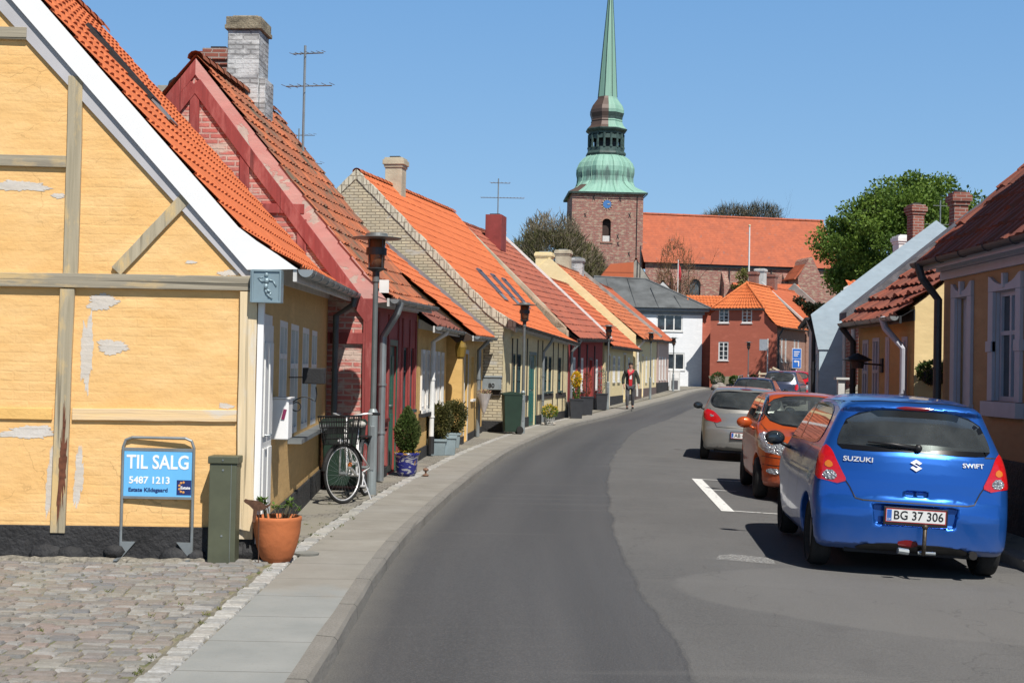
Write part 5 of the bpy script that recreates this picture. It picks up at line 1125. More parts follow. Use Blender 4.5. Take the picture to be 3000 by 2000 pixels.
mb.build('buttress', CHB, ch); mb = MB()
for x in (4.4, 10.6, 12.3, 16.0): mb.tube([np_(x, -.12, 14.7), np_(x, -.12, 6)], .07, 5)
mb.build('downpipe', MDKGUT, ch)
mb = MB(); mb.prism([np_(17.9, -4, 4), np_(21.9, -4, 4), np_(21.9, -4, 11.6), np_(19.6, -4, 16.0), np_(19.2, -4, 15.7), np_(17.9, -4, 13.4)], NN * 5); mb.build('chapel', CHB, ch)
mb = MB(); mb.prism([np_(17.6, -3.8, 13.2), np_(19.5, -3.8, 15.7), np_(19.5, -3.8, 15.9), np_(17.4, -3.8, 13.3)], NN * 4); mb.build('chapel_roof', T_CH, ch)
fp = empty('flagpole', (25.9, 150, 1.5), 'tall white flagpole in front of the nave roof', 'flagpole')
mb = MB(); mb.tube([(25.9, 150, 1.5), (25.9, 150, 18.)], [.13, .08], 8); mb.build('pole', MWHITE, fp); mb = MB(); mb.ball((25.9, 150, 18.05), .14); mb.build('finial', MGOLD, fp)
f2_ = empty('danish_flagpole', (13.9, 112, 1.5), 'short pole with limp red and white flag by the church windows', 'flagpole')
mb = MB(); mb.tube([(14.55, 130, 6), (14.55, 130, 13.2)], .05, 6)
o = None
mb2 = MB(); fp2 = f2_
f2_.location = (16.9, 140, 1.5); mb = MB(); mb.tube([(16.9, 140, 1.5), (16.9, 140, 13.3)], .05, 6); mb.build('pole', MWHITE, f2_); mb = MB()
mb.grid([[(16.95 + .12 * i + .05 * math.sin(j), 140 + .05 * math.cos(j * 1.4), 13.1 - .35 * i - .32 * j) for j in range(5)] for i in range(3)]); mb.build('flag', plain('flag_red', (.5, .04, .05), .8), f2_)
# ------------------------------------------------------------------ cars: body as one smooth closed skin
def poly_sd(px, py, poly):
    poly = np.array(poly, float); shp = px.shape; px = px.ravel(); py = py.ravel(); out = np.empty(len(px))
    a = poly; b = np.roll(poly, 1, 0); e = b - a; ee = (e ** 2).sum(1) + 1e-12
    for k in range(0, len(px), 40000):
        x = px[k:k + 40000, None]; y = py[k:k + 40000, None]; wx = x - a[:, 0]; wy = y - a[:, 1]; t = np.clip((wx * e[:, 0] + wy * e[:, 1]) / ee, 0, 1)
        d = ((wx - e[:, 0] * t) ** 2 + (wy - e[:, 1] * t) ** 2).min(1); c1 = y >= a[:, 1]; c2 = y < b[:, 1]; c3 = e[:, 0] * wy > e[:, 1] * wx
        fl = ((c1 & c2 & c3) | (~c1 & ~c2 & ~c3)).sum(1) % 2; out[k:k + 40000] = np.where(fl == 1, -1., 1.) * np.sqrt(d)
    return out.reshape(shp)
def smax(a, b, k): h = np.clip(.5 - .5 * (b - a) / k, 0, 1); return b * (1 - h) + a * h + k * h * (1 - h)
def chaikin(P, n=2, closed=True):
    P = [np.array(p, float) for p in P]
    for _ in range(n):
        Q = []; m = len(P)
        for i in range(m if closed else m - 1): a, b = P[i], P[(i + 1) % m]; Q += [a * .75 + b * .25, a * .25 + b * .75]
        P = Q if closed else [P[0]] + Q + [P[-1]]
    return P
class CarBody:
    def __init__(s, side, front, plan, wheels, r_arch=.34, k=.10, curv=(.03, .03), halfL=1.85, track=.5, extra=None):
        s.side = chaikin(side, 1); s.front = chaikin([(y, z) for y, z in front] + [(-y, z) for y, z in front[::-1]], 1)
        s.plan = chaikin([(x, y) for x, y in plan] + [(x, -y) for x, y in plan[::-1]], 2); s.w = wheels; s.ra = r_arch; s.k = k; s.cv = curv; s.hL = halfL; s.tr = track; s.extra = extra
    fast = False
    def tab(s, i, a, b):
        if not hasattr(s, 'T'):
            s.T = []
            for P, (a0, a1), (b0, b1) in ((s.side, (-.6, 5.2), (-.3, 2.1)), (s.front, (-1.2, 1.2), (-.3, 2.1)), (s.plan, (-.6, 5.2), (-1.2, 1.2))):
                A_, B_ = np.meshgrid(np.arange(a0, a1, .02), np.arange(b0, b1, .02), indexing='ij'); s.T.append((poly_sd(A_, B_, P), a0, b0))
        T, a0, b0 = s.T[i]; u = np.clip((a - a0) / .02, 0, T.shape[0] - 1.001); v = np.clip((b - b0) / .02, 0, T.shape[1] - 1.001); i0 = u.astype(int); j0 = v.astype(int); fu = u - i0; fv = v - j0
        return (T[i0, j0] * (1 - fu) + T[i0 + 1, j0] * fu) * (1 - fv) + (T[i0, j0 + 1] * (1 - fu) + T[i0 + 1, j0 + 1] * fu) * fv
    def __call__(s, x, y, z):
        ya = np.abs(y); c = np.where(x < s.hL, s.cv[0], s.cv[1]); xw = s.hL + (x - s.hL) * (1 + c * (ya / .8) ** 2.4 / 1.0); zw = z + .035 * (ya / .8) ** 2.2
        if s.fast: q0, q1, q2 = s.tab(0, xw, zw), s.tab(1, y, z), s.tab(2, x, y)
        else: q0, q1, q2 = poly_sd(xw, zw, s.side), poly_sd(y, z, s.front), poly_sd(x, y, s.plan)
        d = smax(q0, q1, s.k); d = smax(d, q2, s.k * .9)
        for wx, wz in s.w:
            a = s.ra - np.hypot(x - wx, z - wz); b = s.tr - ya; d = smax(d, -np.maximum(-a, b) if False else np.minimum(a, ya - s.tr), .015)
        if s.extra: d = s.extra(d, x, y, z)
        return d
    def grad(s, p, e=.004):
        x, y, z = p.T; g = np.stack([s(x + e, y, z) - s(x - e, y, z), s(x, y + e, z) - s(x, y - e, z), s(x, y, z + e) - s(x, y, z - e)], 1)
        return g / (np.linalg.norm(g, axis=1)[:, None] + 1e-9)
    def mesh(s, bb, h):
        ax = [np.arange(a, b + h, h) for a, b in bb]; X, Y, Z = np.meshgrid(*ax, indexing='ij'); s.fast = True; D = s(X.ravel(), Y.ravel(), Z.ravel()).reshape(X.shape); s.fast = False
        sg = D < 0; c = sg[:-1, :-1, :-1].astype(np.int8); cnt = np.zeros(tuple(n - 1 for n in D.shape), int)
        for i in (0, 1):
            for j in (0, 1):
                for k in (0, 1): cnt += sg[i:i + cnt.shape[0], j:j + cnt.shape[1], k:k + cnt.shape[2]]
        act = (cnt > 0) & (cnt < 8); idx = -np.ones(act.shape, int); ids = np.argwhere(act); idx[act] = np.arange(len(ids))
        acc = np.zeros((len(ids), 3)); num = np.zeros(len(ids)); I, J, K = ids.T; cor = [(i, j, k) for i in (0, 1) for j in (0, 1) for k in (0, 1)]
        for a in range(8):
            for b in range(a + 1, 8):
                A_, B_ = cor[a], cor[b]
                if sum(abs(p - q) for p, q in zip(A_, B_)) != 1: continue
                da = D[I + A_[0], J + A_[1], K + A_[2]]; db = D[I + B_[0], J + B_[1], K + B_[2]]; m = (da < 0) != (db < 0); t = np.where(m, da / (da - db + 1e-12), 0)
                pt = np.stack([I + A_[0] + t * (B_[0] - A_[0]), J + A_[1] + t * (B_[1] - A_[1]), K + A_[2] + t * (B_[2] - A_[2])], 1); acc += pt * m[:, None]; num += m
        v = acc / num[:, None] * h + np.array([a[0] for a in bb])
        for _ in range(3): g = s.grad(v); v = v - g * s(*v.T)[:, None] * .8
        F = []
        def quads(axis):
            sl = [slice(1, -1)] * 3; sl[axis] = slice(0, -1); s2 = [slice(1, -1)] * 3; s2[axis] = slice(1, None); a = sg[tuple(sl)]; b = sg[tuple(s2)]; e = np.argwhere(a != b)
            o = [(0, 0), (1, 0), (1, 1), (0, 1)]; oth = [i for i in range(3) if i != axis]; q = []
            for (u, w) in o:
                c = e.copy(); 
                for n_, ax_ in enumerate(oth): c[:, ax_] = e[:, ax_] + 1 - (u, w)[n_]
                q.append(idx[c[:, 0], c[:, 1], c[:, 2]])
            q = np.stack(q, 1); fl = a[tuple(e.T)]; fl = fl if axis != 1 else ~fl
            q[~fl] = q[~fl][:, ::-1]; return q
        F = np.concatenate([quads(0), quads(1), quads(2)]); F = F[(F >= 0).all(1)]
        return v, F
def ray_to(body, O, d, far=3.0, n=60):
    """march from outside along d to the skin; O (N,3), d (3,) or (N,3)"""
    d = np.broadcast_to(d, O.shape); t = np.zeros(len(O))
    body.fast = True
    for _ in range(n): p = O + d * t[:, None]; t = t + np.clip(body(*p.T) * .7, -.1, .2)
    body.fast = False
    for _ in range(4): p = O + d * t[:, None]; t = t + np.clip(body(*p.T) * .8, -.1, .2)
    return O + d * t[:, None]
class Car:
    """local frame: x forward from the rear bumper, y to the left, z up"""
    def __init__(s, name, label, cat, loc, heading, roll, body, L, Wd, paint, bb=None, h=.028, pitch=0, cx=0, group=None):
        s.root = bpy.data.objects.new(name, None); COL.objects.link(s.root); tag(s.root, label, cat, group); s.b = body
        # heading: angle of the nose from world +Y, positive to the right
        Mx = Matrix.Translation(loc) @ Matrix.Rotation(math.pi / 2 - heading, 4, 'Z') @ Matrix.Rotation(roll, 4, 'X') @ Matrix.Rotation(pitch, 4, 'Y'); s.root.matrix_world = Mx
        s.paint = paint; s.L = L; s.W = Wd; s.bb = bb or [(-.1, L + .1), (-Wd / 2 - .08, Wd / 2 + .08), (.05, 1.75)]; s.h = h; s.holes = []; s.body_o = None
    def view(s, az, far=4.):
        """view direction frame: az 0 = from behind, 90 = from the left, 180 = from the front"""
        a = R(az); out = np.array((-math.cos(a), math.sin(a), 0.)); hx = np.array((math.sin(a), math.cos(a), 0.)); return out, hx
    def patch(s, name, poly, az, mat, off=.004, parent=None, rnd=2, cen=None, ny=14, nx=14, th=.0, close=True, hole=None):
        out, hx = s.view(az); P = chaikin(poly, rnd) if rnd else [np.array(p, float) for p in poly]; P = np.array(P); c = np.array(cen if cen is not None else (s.L / 2, 0, 0.))
        z0, z1 = P[:, 1].min(), P[:, 1].max(); zs = np.linspace(z0 + 1e-4, z1 - 1e-4, ny); rows = []
        for z in zs:
            xs = []
            for i in range(len(P)):
                a, b = P[i], P[(i + 1) % len(P)]
                if (a[1] <= z) != (b[1] <= z): xs.append(a[0] + (z - a[1]) / (b[1] - a[1]) * (b[0] - a[0]))
            xs.sort(); rows.append([(xs[0] + (xs[-1] - xs[0]) * k / nx, z) for k in range(nx + 1)])
        G = np.array(rows).reshape(-1, 2); O = c + hx * G[:, :1] + np.array((0, 0, 1.)) * G[:, 1:] + out * 3.2; q = ray_to(s.b, O, -out); g = s.b.grad(q); v = q + g * off
        mb = MB(); rows = v.reshape(ny, nx + 1, 3); mb.grid([[tuple(p) for p in r] for r in rows]); 
        me_o = mb.build(name, mat, parent or s.root, world=False, smooth=True, nrm=[tuple(n) for n in g])
        if me_o.data.polygons:  # outward facing
            n = me_o.data.polygons[len(me_o.data.polygons) // 2].normal
            if n.dot(Vector(out)) < 0: me_o.data.flip_normals()
        if hole is not None: s.holes.append((P, az, c, hole))
        return me_o
    def strip(s, name, line, az, mat, w=.008, off=.003, parent=None, cen=None, mb=None, rnd=0):
        out, hx = s.view(az); c = np.array(cen if cen is not None else (s.L / 2, 0, 0.)); L_ = np.array(chaikin(line, rnd, False) if rnd else line, float); pts = []
        for i in range(len(L_) - 1):
            m = max(1, int(np.hypot(*(L_[i + 1] - L_[i])) / .05))
            for k in range(m): pts.append(L_[i] + (L_[i + 1] - L_[i]) * k / m)
        pts.append(L_[-1]); pts = np.array(pts); T = np.gradient(pts, axis=0); T /= np.linalg.norm(T, axis=1)[:, None] + 1e-9; N = np.stack([-T[:, 1], T[:, 0]], 1)
        rows = []
        for sg in (-1, 1):
            q = pts + N * w / 2 * sg; O = c + hx * q[:, :1] + np.array((0, 0, 1.)) * q[:, 1:] + out * 3.2; p = ray_to(s.b, O, -out); p = p + s.b.grad(p) * off; rows.append([tuple(a) for a in p])
        own = mb is None; mb = mb or MB(); mb.grid(rows)
        if own: return mb.build(name, mat, parent or s.root, world=False, smooth=True)
    def at(s, y, z, az=0, off=0., cen=None):
        out, hx = s.view(az); c = np.array(cen if cen is not None else (s.L / 2, 0, 0.)); O = (c + hx * y + np.array((0, 0, 1.)) * z + out * 3.2)[None]; q = ray_to(s.b, O, -out); g = s.b.grad(q); return Vector(q[0] + g[0] * off), Vector(g[0])
    def skin(s, mat2=None, zcut=None):
        v, F = s.b.mesh(s.bb, s.h); keep = np.ones(len(F), bool); cen = v[F].mean(1); nf = s.b.grad(cen)
        for P, az, c, sh in s.holes:
            out, hx = s.view(az); u = (cen - c) @ hx; z = cen[:, 2]; d = poly_sd(u, z, P); keep &= ~((d < -sh) & (nf @ out > .12))
        F = F[keep]; nr = s.b.grad(v); mb = MB(); mb.addmesh(v.tolist(), F.tolist(), [[(0, 0)] * 4] * len(F)); s.body_o = mb.build('body', s.paint, s.root, world=False, smooth=True, nrm=[tuple(n) for n in nr]); return s.body_o
    def wheel(s, x, y, r=.29, w=.185, rim=None, steer=0, mud=True, side=1, spokes=5):
        """side +1 = left"""
        p = bpy.data.objects.new('wheel', None); me = None
        mb = MB(); k = side; q = [(.19, -.5), (.20, .30), (.22, .44), (.27, .5), (r - .045, .5), (r - .015, .42), (r - .002, .28), (r, 0), (r - .002, -.28), (r - .015, -.42), (r - .05, -.5), (.19, -.5)]
        mb.lathe([(a, b * w) for a, b in q], (0, 0, 0), 40, axis='Y'); 
        for i in range(56): # tread blocks
            t = 2 * math.pi * i / 56
            for b in (-.30, 0., .30): c = Vector((math.cos(t) * (r + .001), b * w, math.sin(t) * (r + .001))); tt = Vector((-math.sin(t), 0, math.cos(t))); mb.obox(c - tt * .011 - Vector((0, w * .12, 0)) - c.normalized() * .004, tt * .021, (0, w * .24, 0), c.normalized() * .008) if False else None
        T = mb.build('wheel', MTYRE, s.root, world=False, smooth=True); T.location = (x, y, r); T.rotation_euler = (0, 0, steer)
        mb = MB(); f = .22 * w * k
        mb.lathe([(.0, f * .95), (.055, f * .95), (.06, f * .75), (.19, f * .55), (.205, f * 1.15), (.215, f * 1.2)] if k > 0 else [(.215, f * 1.2), (.205, f * 1.15), (.19, f * .55), (.06, f * .75), (.055, f * .95), (0, f * .95)], (0, 0, 0), 36, axis='Y')
        for i in range(spokes):
            t = 2 * math.pi * (i + .3) / spokes; a = Vector((math.cos(t) * .05, f * 1.12, math.sin(t) * .05)); b = Vector((math.cos(t) * .205, f * 1.0, math.sin(t) * .205)); mb.bar(a, b, .055, .018, up=(0, 1, 0))
        mb.build('rim', MRIM, T, world=False, smooth=False, bevel=.003); return T
def paint(name, c, metal=.35, rough=.32):
    m = NM(name); g = m('NewGeometry'); ob = m.obj(); sp = m('SeparateXYZ'); m.l.new(ob, sp.inputs[0])
    fl = m('TexVoronoi', Scale=900.); m.l.new(ob, fl.inputs['Vector']); col = m.mix(m.math('MULTIPLY', fl.outputs['Distance'], .12), c, tuple(min(1, x * 1.5 + .02) for x in c))
    # road dirt on the sills and the lower bumper
    dirt = m.math('MULTIPLY', m.ramp(m.math('ADD', sp.outputs[2], m.math('MULTIPLY', m.noise(5, 5, ob), .22)), .55, .18), .75); col = m.mix(dirt, col, (.10, .095, .085))
    hood = m.mix(g.outputs['Backfacing'], col, (.22, .22, .21)); m.put(m.b.inputs['Base Color'], hood)
    m.put(m.b.inputs['Roughness'], m.mix(dirt, (rough,) * 3, (.8,) * 3)); m.put(m.b.inputs['Metallic'], m.math('MULTIPLY', m.math('MULTIPLY', m.math('SUBTRACT', 1., dirt), metal), m.math('SUBTRACT', 1., g.outputs['Backfacing']))); m.put(m.b.inputs['Coat Weight'], m.math('MULTIPLY', m.math('SUBTRACT', 1., g.outputs['Backfacing']), .6)); m.b.inputs['Specular IOR Level'].default_value = .3; m.b.inputs['Coat Roughness'].default_value = .05
    m.bump(m.noise(3, 2), .0015); return m.m
MTYRE = plain('tyre_rubber', (.018, .018, .018), .85, var=.25, sc=18, bump=.004); MRIM = plain('alloy', (.20, .205, .21), .5, .6)
MTRIM = plain('black_trim', (.015, .015, .016), .45, var=.2); MFRIT = plain('black_glass_edge', (.008, .008, .009), .12, var=0); MFRIT.node_tree.nodes['Principled BSDF'].inputs['Specular IOR Level'].default_value = .7
MDARK = plain('cabin_dark', (.02, .02, .022), .9); MSEAT = plain('seat_cloth', (.10, .105, .115), .95, var=.2)
m = NM('car_glass'); tr = m('BsdfTransparent', Color=(.74, .80, .78, 1)); gl = m('BsdfGlossy', Color=(.9, .93, .95, 1)); gl.inputs['Roughness'].default_value = .02; fr = m('Fresnel', IOR=1.5)
mx = m('MixShader'); m.l.new(m.math('ADD', m.math('MULTIPLY', fr.outputs[0], 1.15), .09), mx.inputs[0]); m.l.new(tr.outputs[0], mx.inputs[1]); m.l.new(gl.outputs[0], mx.inputs[2]); df = m('BsdfDiffuse', Color=(.42, .46, .46, 1)); m2_ = m('MixShader'); m.l.new(m.math('MULTIPLY', m.ramp(m.noise(2.2, 5), .2, .8), .16), m2_.inputs[0]); m.l.new(mx.outputs[0], m2_.inputs[1]); m.l.new(df.outputs[0], m2_.inputs[2]); m.l.new(m2_.outputs[0], m.out.inputs[0]); MCG = m.m   # grey haze mixed into the glass colour, standing for light in the cabin
MREDL = plain('red_lens', (.55, .008, .012), .08, var=.1, sc=40); MREDL.node_tree.nodes['Principled BSDF'].inputs['Coat Weight'].default_value = 1
m = NM('clear_lens'); v_ = m('TexVoronoi', Scale=38.); m.l.new(m.obj(), v_.inputs['Vector']); m.fin(m.mix(v_.outputs['Distance'], (.75, .78, .8), (.25, .27, .3)), .12, .5); m.bump(v_.outputs['Distance'], .03); m.b.inputs['Coat Weight'].default_value = 1; MCLR = m.m
m = NM('amber_lens'); m.fin((.55, .16, .02), .12); MAMB = m.m
MDRED = plain('dark_red_lens', (.16, .006, .01), .1, var=.1); MCHROME = plain('chrome', (.78, .79, .80), .3, .45, var=.03)
MPLT = plain('plate_white', (.70, .70, .68), .5, var=.03); MPBLK = plain('plate_ink', (.012, .012, .014), .5); MPBLU = plain('plate_blue', (.03, .13, .5), .5); MPRED = plain('plate_red', (.45, .03, .03), .5)
def seatset(car, xf, xr, w=.36, zs=.55, top=1.18):
    for x, t in ((xf, top), (xr, top - .06)):
        for y in ((-w, w) if x == xf else (-w, 0, w)):
            mb = MB(); wd = .24 if x == xf else .17
            mb.prism([(x, y - wd, zs - .2), (x, y + wd, zs - .2), (x - .12, y + wd, t - .22), (x - .14, y + wd * .7, t - .18), (x - .14, y - wd * .7, t - .18), (x - .12, y - wd, t - .22)], (.09, 0, 0)); mb.box(x - .17, x - .09, y - .12, y + .12, t - .14, t + .02); mb.box(x - .02, x + .45, y - wd, y + wd, zs - .3, zs - .18); mb.build('seat', MSEAT, car.root, world=False, bevel=.03)
    mb = MB(); mb.box(xf + .55, xf + .95, -.62, .62, .55, .86); mb.box(.3, xf + .9, -.6, .6, .24, .30); mb.build('dashboard', MDARK, car.root, world=False, bevel=.04)
    mb = MB(); mb.lathe([(.17, -.012), (.185, 0), (.17, .012), (.155, 0), (.17, -.012)], (xf + .42, .36, .90), 20, axis='X'); mb.build('steering_wheel', MDARK, car.root, world=False)
def plate(car, y, z, az, txt, w=.504, h=.115, tilt=0, frame=True, off=.014):
    p, n = car.at(y, z, az); n = Vector((n.x, n.y, 0)).normalized() if abs(n.z) < .9 else n; X = Vector((0, 0, 1)).cross(n).normalized(); p = p + n * off; M = basis(p, X, UP)
    mb = MB(); 
    def bx(x0, x1, y0, y1, z0, z1): o = M @ Vector((x0, y0, z0)); mb.obox(o, X * (x1 - x0), UP * (y1 - y0), n * (z1 - z0))
    bx(-w / 2 - .016, w / 2 + .016, -h / 2 - .026, h / 2 + .012, -.012, .0); P = mb.build('number_plate', MTRIM, car.root, world=False, bevel=.003)
    mb = MB(); bx(-w / 2, w / 2, -h / 2, h / 2, .0005, .003); mb.build('plate_face', MPRED, P, world=False); mb = MB(); bx(-w / 2 + .007, w / 2 - .007, -h / 2 + .007, h / 2 - .007, .0032, .0040); mb.build('plate_field', MPLT, P, world=False)
    mb = MB(); bx(-w / 2 + .010, -w / 2 + .05, -h / 2 + .010, h / 2 - .010, .0042, .0048); mb.build('plate_band', MPBLU, P, world=False)
    text(txt, .105, MPBLK, P, M @ Matrix.Translation((.022, .0, .0055)), 'plate_lettering', off=.0012, sx=.92)
    if frame:
        text('DK', .022, MPLT, P, M @ Matrix.Translation((-w / 2 + .03, -.034, .0056)), 'plate_lettering'); return P, M, n
    return P, M, n
LIVE = []
# --- the blue hatchback, rear view ------------------------------------------------
PB = paint('blue_paint', (.016, .105, .42), .60, .28)
sideB = [(.02, .24), (.005, .42), (-.01, .56), (.03, .665), (.05, .70), (.07, .86), (.12, 1.02), (.15, 1.08), (.31, 1.395), (.25, 1.465), (.42, 1.52), (.9, 1.56), (1.5, 1.565), (2.05, 1.51), (2.35, 1.39), (2.85, 1.06), (3.02, 1.0), (3.40, .90), (3.60, .78), (3.69, .60), (3.70, .35), (3.62, .2), (3.2, .17), (.4, .17)]
frontB = [(0, .16), (.70, .17), (.82, .24), (.875, .42), (.885, .60), (.86, .78), (.80, .98), (.755, 1.10), (.612, 1.42), (.55, 1.51), (.41, 1.58), (0, 1.60)]
planB = [(-.02, 0), (-.02, .46), (.06, .74), (.30, .86), (.9, .885), (2.8, .885), (3.3, .82), (3.6, .62), (3.71, .3), (3.71, 0)]
def extraB(d, x, y, z):
    ya = np.abs(y); rec = poly_sd(ya, z, [(0, .455), (.33, .455), (.36, .62), (0, .62)]); box = np.maximum(rec, x - .075); d = smax(d, -box, .012)
    hs = poly_sd(ya, z, [(0, .70), (.10, .70), (.10, .745), (0, .745)]); d = smax(d, -np.maximum(hs, x - .085), .008); return d
bB = CarBody(sideB, frontB, planB, [(.62, .30), (3.01, .30)], .345, .085, (.085, .10), 1.9, .58, extraB)
CBL = Car('blue_hatchback', 'metallic blue hatchback seen from behind, nearest parked car, tow bar below its plate', 'car', (3.45, 11.66, zroad(3.4, 12.2)), R(5.2), R(2.1), bB, 3.70, 1.73, PB, h=.024, group='cars parked along the right kerb')
c = CBL; W_r = [(-.625, 1.085), (.625, 1.085), (.665, 1.12), (.53, 1.425), (-.53, 1.425), (-.665, 1.12)]
c.patch('rear_window', W_r, 0, MCG, .006, hole=.035, ny=16, nx=24)
def frit(car, poly, az, w=.05, cen=None, name='window_edge', mat=None, off=.0045):
    P = np.array(chaikin(poly, 2)); mb = MB(); line = [tuple(p) for p in P] + [tuple(P[0])]; ctr = P.mean(0); ins = [tuple(p + (ctr - p) / np.linalg.norm(ctr - p) * w / 2) for p in P]; car.strip(name, ins + [ins[0]], az, None, w, off, mb=mb, cen=cen); return mb.build(name, mat or MFRIT, car.root, world=False, smooth=True)
frit(c, W_r, 0, .07)
c.patch('third_brake_lamp', [(-.17, 1.437), (.17, 1.437), (.165, 1.46), (-.165, 1.46)], 0, MDRED, .008, rnd=1, ny=3)
for sg in (1, -1):
    lp = [(.745 * sg, 1.10), (.70 * sg, 1.07), (.64 * sg, .93), (.555 * sg, .775), (.68 * sg, .772), (.825 * sg, .785), (.805 * sg, .95), (.775 * sg, 1.05)]
    az = 14 * sg; L = c.patch('tail_lamp', [(y - .0 * sg, z) for y, z in lp], 0, MREDL, .009, rnd=1, ny=14, nx=12)
    c.patch('reversing_lens', [(.645 * sg, .80), (.765 * sg, .80), (.76 * sg, .88), (.665 * sg, .88)], 0, MCLR, .013, parent=L, rnd=1, ny=4, nx=4); c.patch('indicator_lens', [(.68 * sg, .90), (.755 * sg, .90), (.745 * sg, .96), (.695 * sg, .96)], 0, MAMB, .013, parent=L, rnd=2, ny=5, nx=4)
    sw = [(-.55, 1.10), (-1.25, 1.13), (-1.62, 1.20), (-1.58, 1.36), (-1.25, 1.42), (-.2, 1.45), (.45, 1.40), (.86, 1.14), (.85, 1.07), (.2, 1.08)]
    sw = [(x, z) for x, z in [(1.50, 1.10), (1.52, 1.18), (1.35, 1.41), (.5, 1.46), (-.25, 1.42), (-.80, 1.12), (-.80, 1.06)]]
    az = 90 * sg; pw = [(x * sg * 1., z) for x, z in sw]
    c.patch('side_window', [(x * sg, z) for x, z in [(-1.02, 1.09), (-1.28, 1.16), (-1.17, 1.41), (-.30, 1.45), (.10, 1.44), (.62, 1.28), (.84, 1.08), (.84, 1.06)]], az, MCG, .006, hole=.035, ny=10, nx=24)
    frit(c, [(x * sg, z) for x, z in [(-1.02, 1.09), (-1.28, 1.16), (-1.17, 1.41), (-.30, 1.45), (.10, 1.44), (.62, 1.28), (.84, 1.08), (.84, 1.06)]], az, .05)
    c.strip('window_pillar', [(.06 * sg, 1.08), (.09 * sg, 1.44)], az, MFRIT, .075, .008)
    mb = MB()
    for ln in ([(-.62 * sg, .26), (-.60 * sg, .9), (-.88 * sg, 1.07)], [(.08 * sg, .26), (.07 * sg, 1.07)], [(1.02 * sg, .95), (.95 * sg, 1.08)], [(-.62 * sg, .26), (.08 * sg, .26)]): c.strip('x', ln, az, None, .008, .003, mb=mb)
    mb.build('door_seam', MTRIM, c.root, world=False); mb = MB(); c.strip('x', [(-.28 * sg, .92), (-.12 * sg, .925)], az, None, .03, .03, mb=mb); mb.build('door_handle', PB, c.root, world=False)
ws = [(-.68, 1.07), (.68, 1.07), (.56, 1.44), (-.56, 1.44)]; c.patch('windscreen', ws, 180, MCG, .006, hole=.03, ny=12, nx=20)
mb = MB()
hl = [(-.60, 1.06), (-.72, 1.06), (-.64, .88), (-.55, .755), (-.50, .66), (-.44, .648), (.44, .648), (.50, .66), (.55, .755), (.64, .88), (.72, 1.06)]; c.strip('x', hl, 0, None, .011, .003, mb=mb); c.strip('x', [(-.60, .63), (-.87, .755)], 0, None, .004, .002, mb=mb) if 0 else None
mb.build('hatch_seam', MTRIM, c.root, world=False)
mb = MB(); c.strip('x', [(-.62, 1.475), (-.3, 1.50), (.3, 1.50), (.62, 1.475)], 0, None, .006, .003, mb=mb) ; mb.build('spoiler_seam', MTRIM, c.root, world=False)
plate(c, 0, .54, 0, 'BG 37 306'); 
for t, y, z, w, s_ in (('SUZUKI', .48, .985, .045, .06), ('SWIFT', -.49, .985, .045, .055)):
    p, n = c.at(y, z, 0, .006); X = Vector((0, 0, 1)).cross(n).normalized(); text(t, s_, MCHROME, c.root, basis(p, X, n.cross(X)), 'badge_lettering', ext=.003, off=.001, sx=1.25)
p, n = c.at(0, .965, 0, .008); X = Vector((0, 0, 1)).cross(n).normalized(); M = basis(p, X, n.cross(X)); mb = MB()
E_ = [(0, 1), (.95, .42), (.55, .10), (.0, .42), (-.30, .25), (.95, -.45), (0, -1.05), (-.95, -.45), (-.55, -.15), (0, -.48), (.32, -.28), (-.95, .42)]
mb.prism([M @ Vector((a * .052, b * .052, 0)) for a, b in E_], n * .006); mb.build('emblem', MCHROME, c.root, world=False)
p, n = c.at(-.02, 1.105, 0, .02); mb = MB(); mb.ball(p, .035, .035, .035, 10); q, _ = c.at(.40, 1.13, 0, .03); q2, _ = c.at(.2, 1.12, 0, .035); mb.tube([p, q2, q], [.022, .016, .006], 6); mb.build('rear_wiper', MTRIM, c.root, world=False, smooth=True)
mb = MB(); c.patch('fog_lamp', [(-.03, .275), (.14, .275), (.14, .335), (-.03, .335)], 0, MDRED, .012, rnd=2, ny=5, nx=6)
mb = MB(); c.patch('x', [(-.52, .20), (.52, .20), (.42, .30), (-.42, .30)], 0, MTRIM, .005, rnd=1, ny=6, nx=10).name = 'lower_grille'
bx_, _ = c.at(-.06, .33, 0, 0); mb = MB(); X0 = -.09; mb.tube([(.10, -.06, .24), (X0, -.06, .24), (X0 - .01, -.06, .28), (X0 - .01, -.06, .445)], .018, 8); mb.ball((X0 - .01, -.06, .465), .027, n=10); mb.build('tow_bar', plain('rusty_steel', (.10, .08, .06), .5, .7, var=.4, sc=20), c.root, world=False, smooth=True)
mb = MB(); mb.tube([(X0 + .02, .15, .25), (X0 + .04, .06, .24)], .026, 8); mb.tube([(X0 + .0, -.16, .245), (X0 + .03, -.02, .24)], .014, 8); mb.build('tow_socket', MGREYM, c.root, world=False)
mb = MB(); mb.lathe([(.035, 0), (.035, .16)], (.03, -.50, .235), 14, axis='X'); mb.build('exhaust', plain('exhaust', (.015, .013, .012), .8), c.root, world=False)
mb = MB(); mb.tube([(1.35, -.0, 1.545), (.9, .02, 1.72)], .004, 5) if 0 else None
def mirror(car, x, z, y, mat, glassback=True, s=1, face=-1):
    for sg in (1, -1):
        mb = MB(); mb.ball((x, sg * (y + .11), z + .02), .055 * s, .105 * s, .075 * s, 14); mb.tube([(x + .02, sg * (y - .05), z - .07), (x + .0, sg * (y + .04), z - .03)], .022, 6); Mo = mb.build('wing_mirror', mat, car.root, world=False, smooth=True)
        mb = MB(); mb.ball((x - .040, sg * (y + .11), z + .02), .02, .085, .058, 12); mb.build('mirror_glass', MGLASS, Mo, world=False, smooth=True)
mirror(c, 2.42, 1.02, .86, MTRIM)
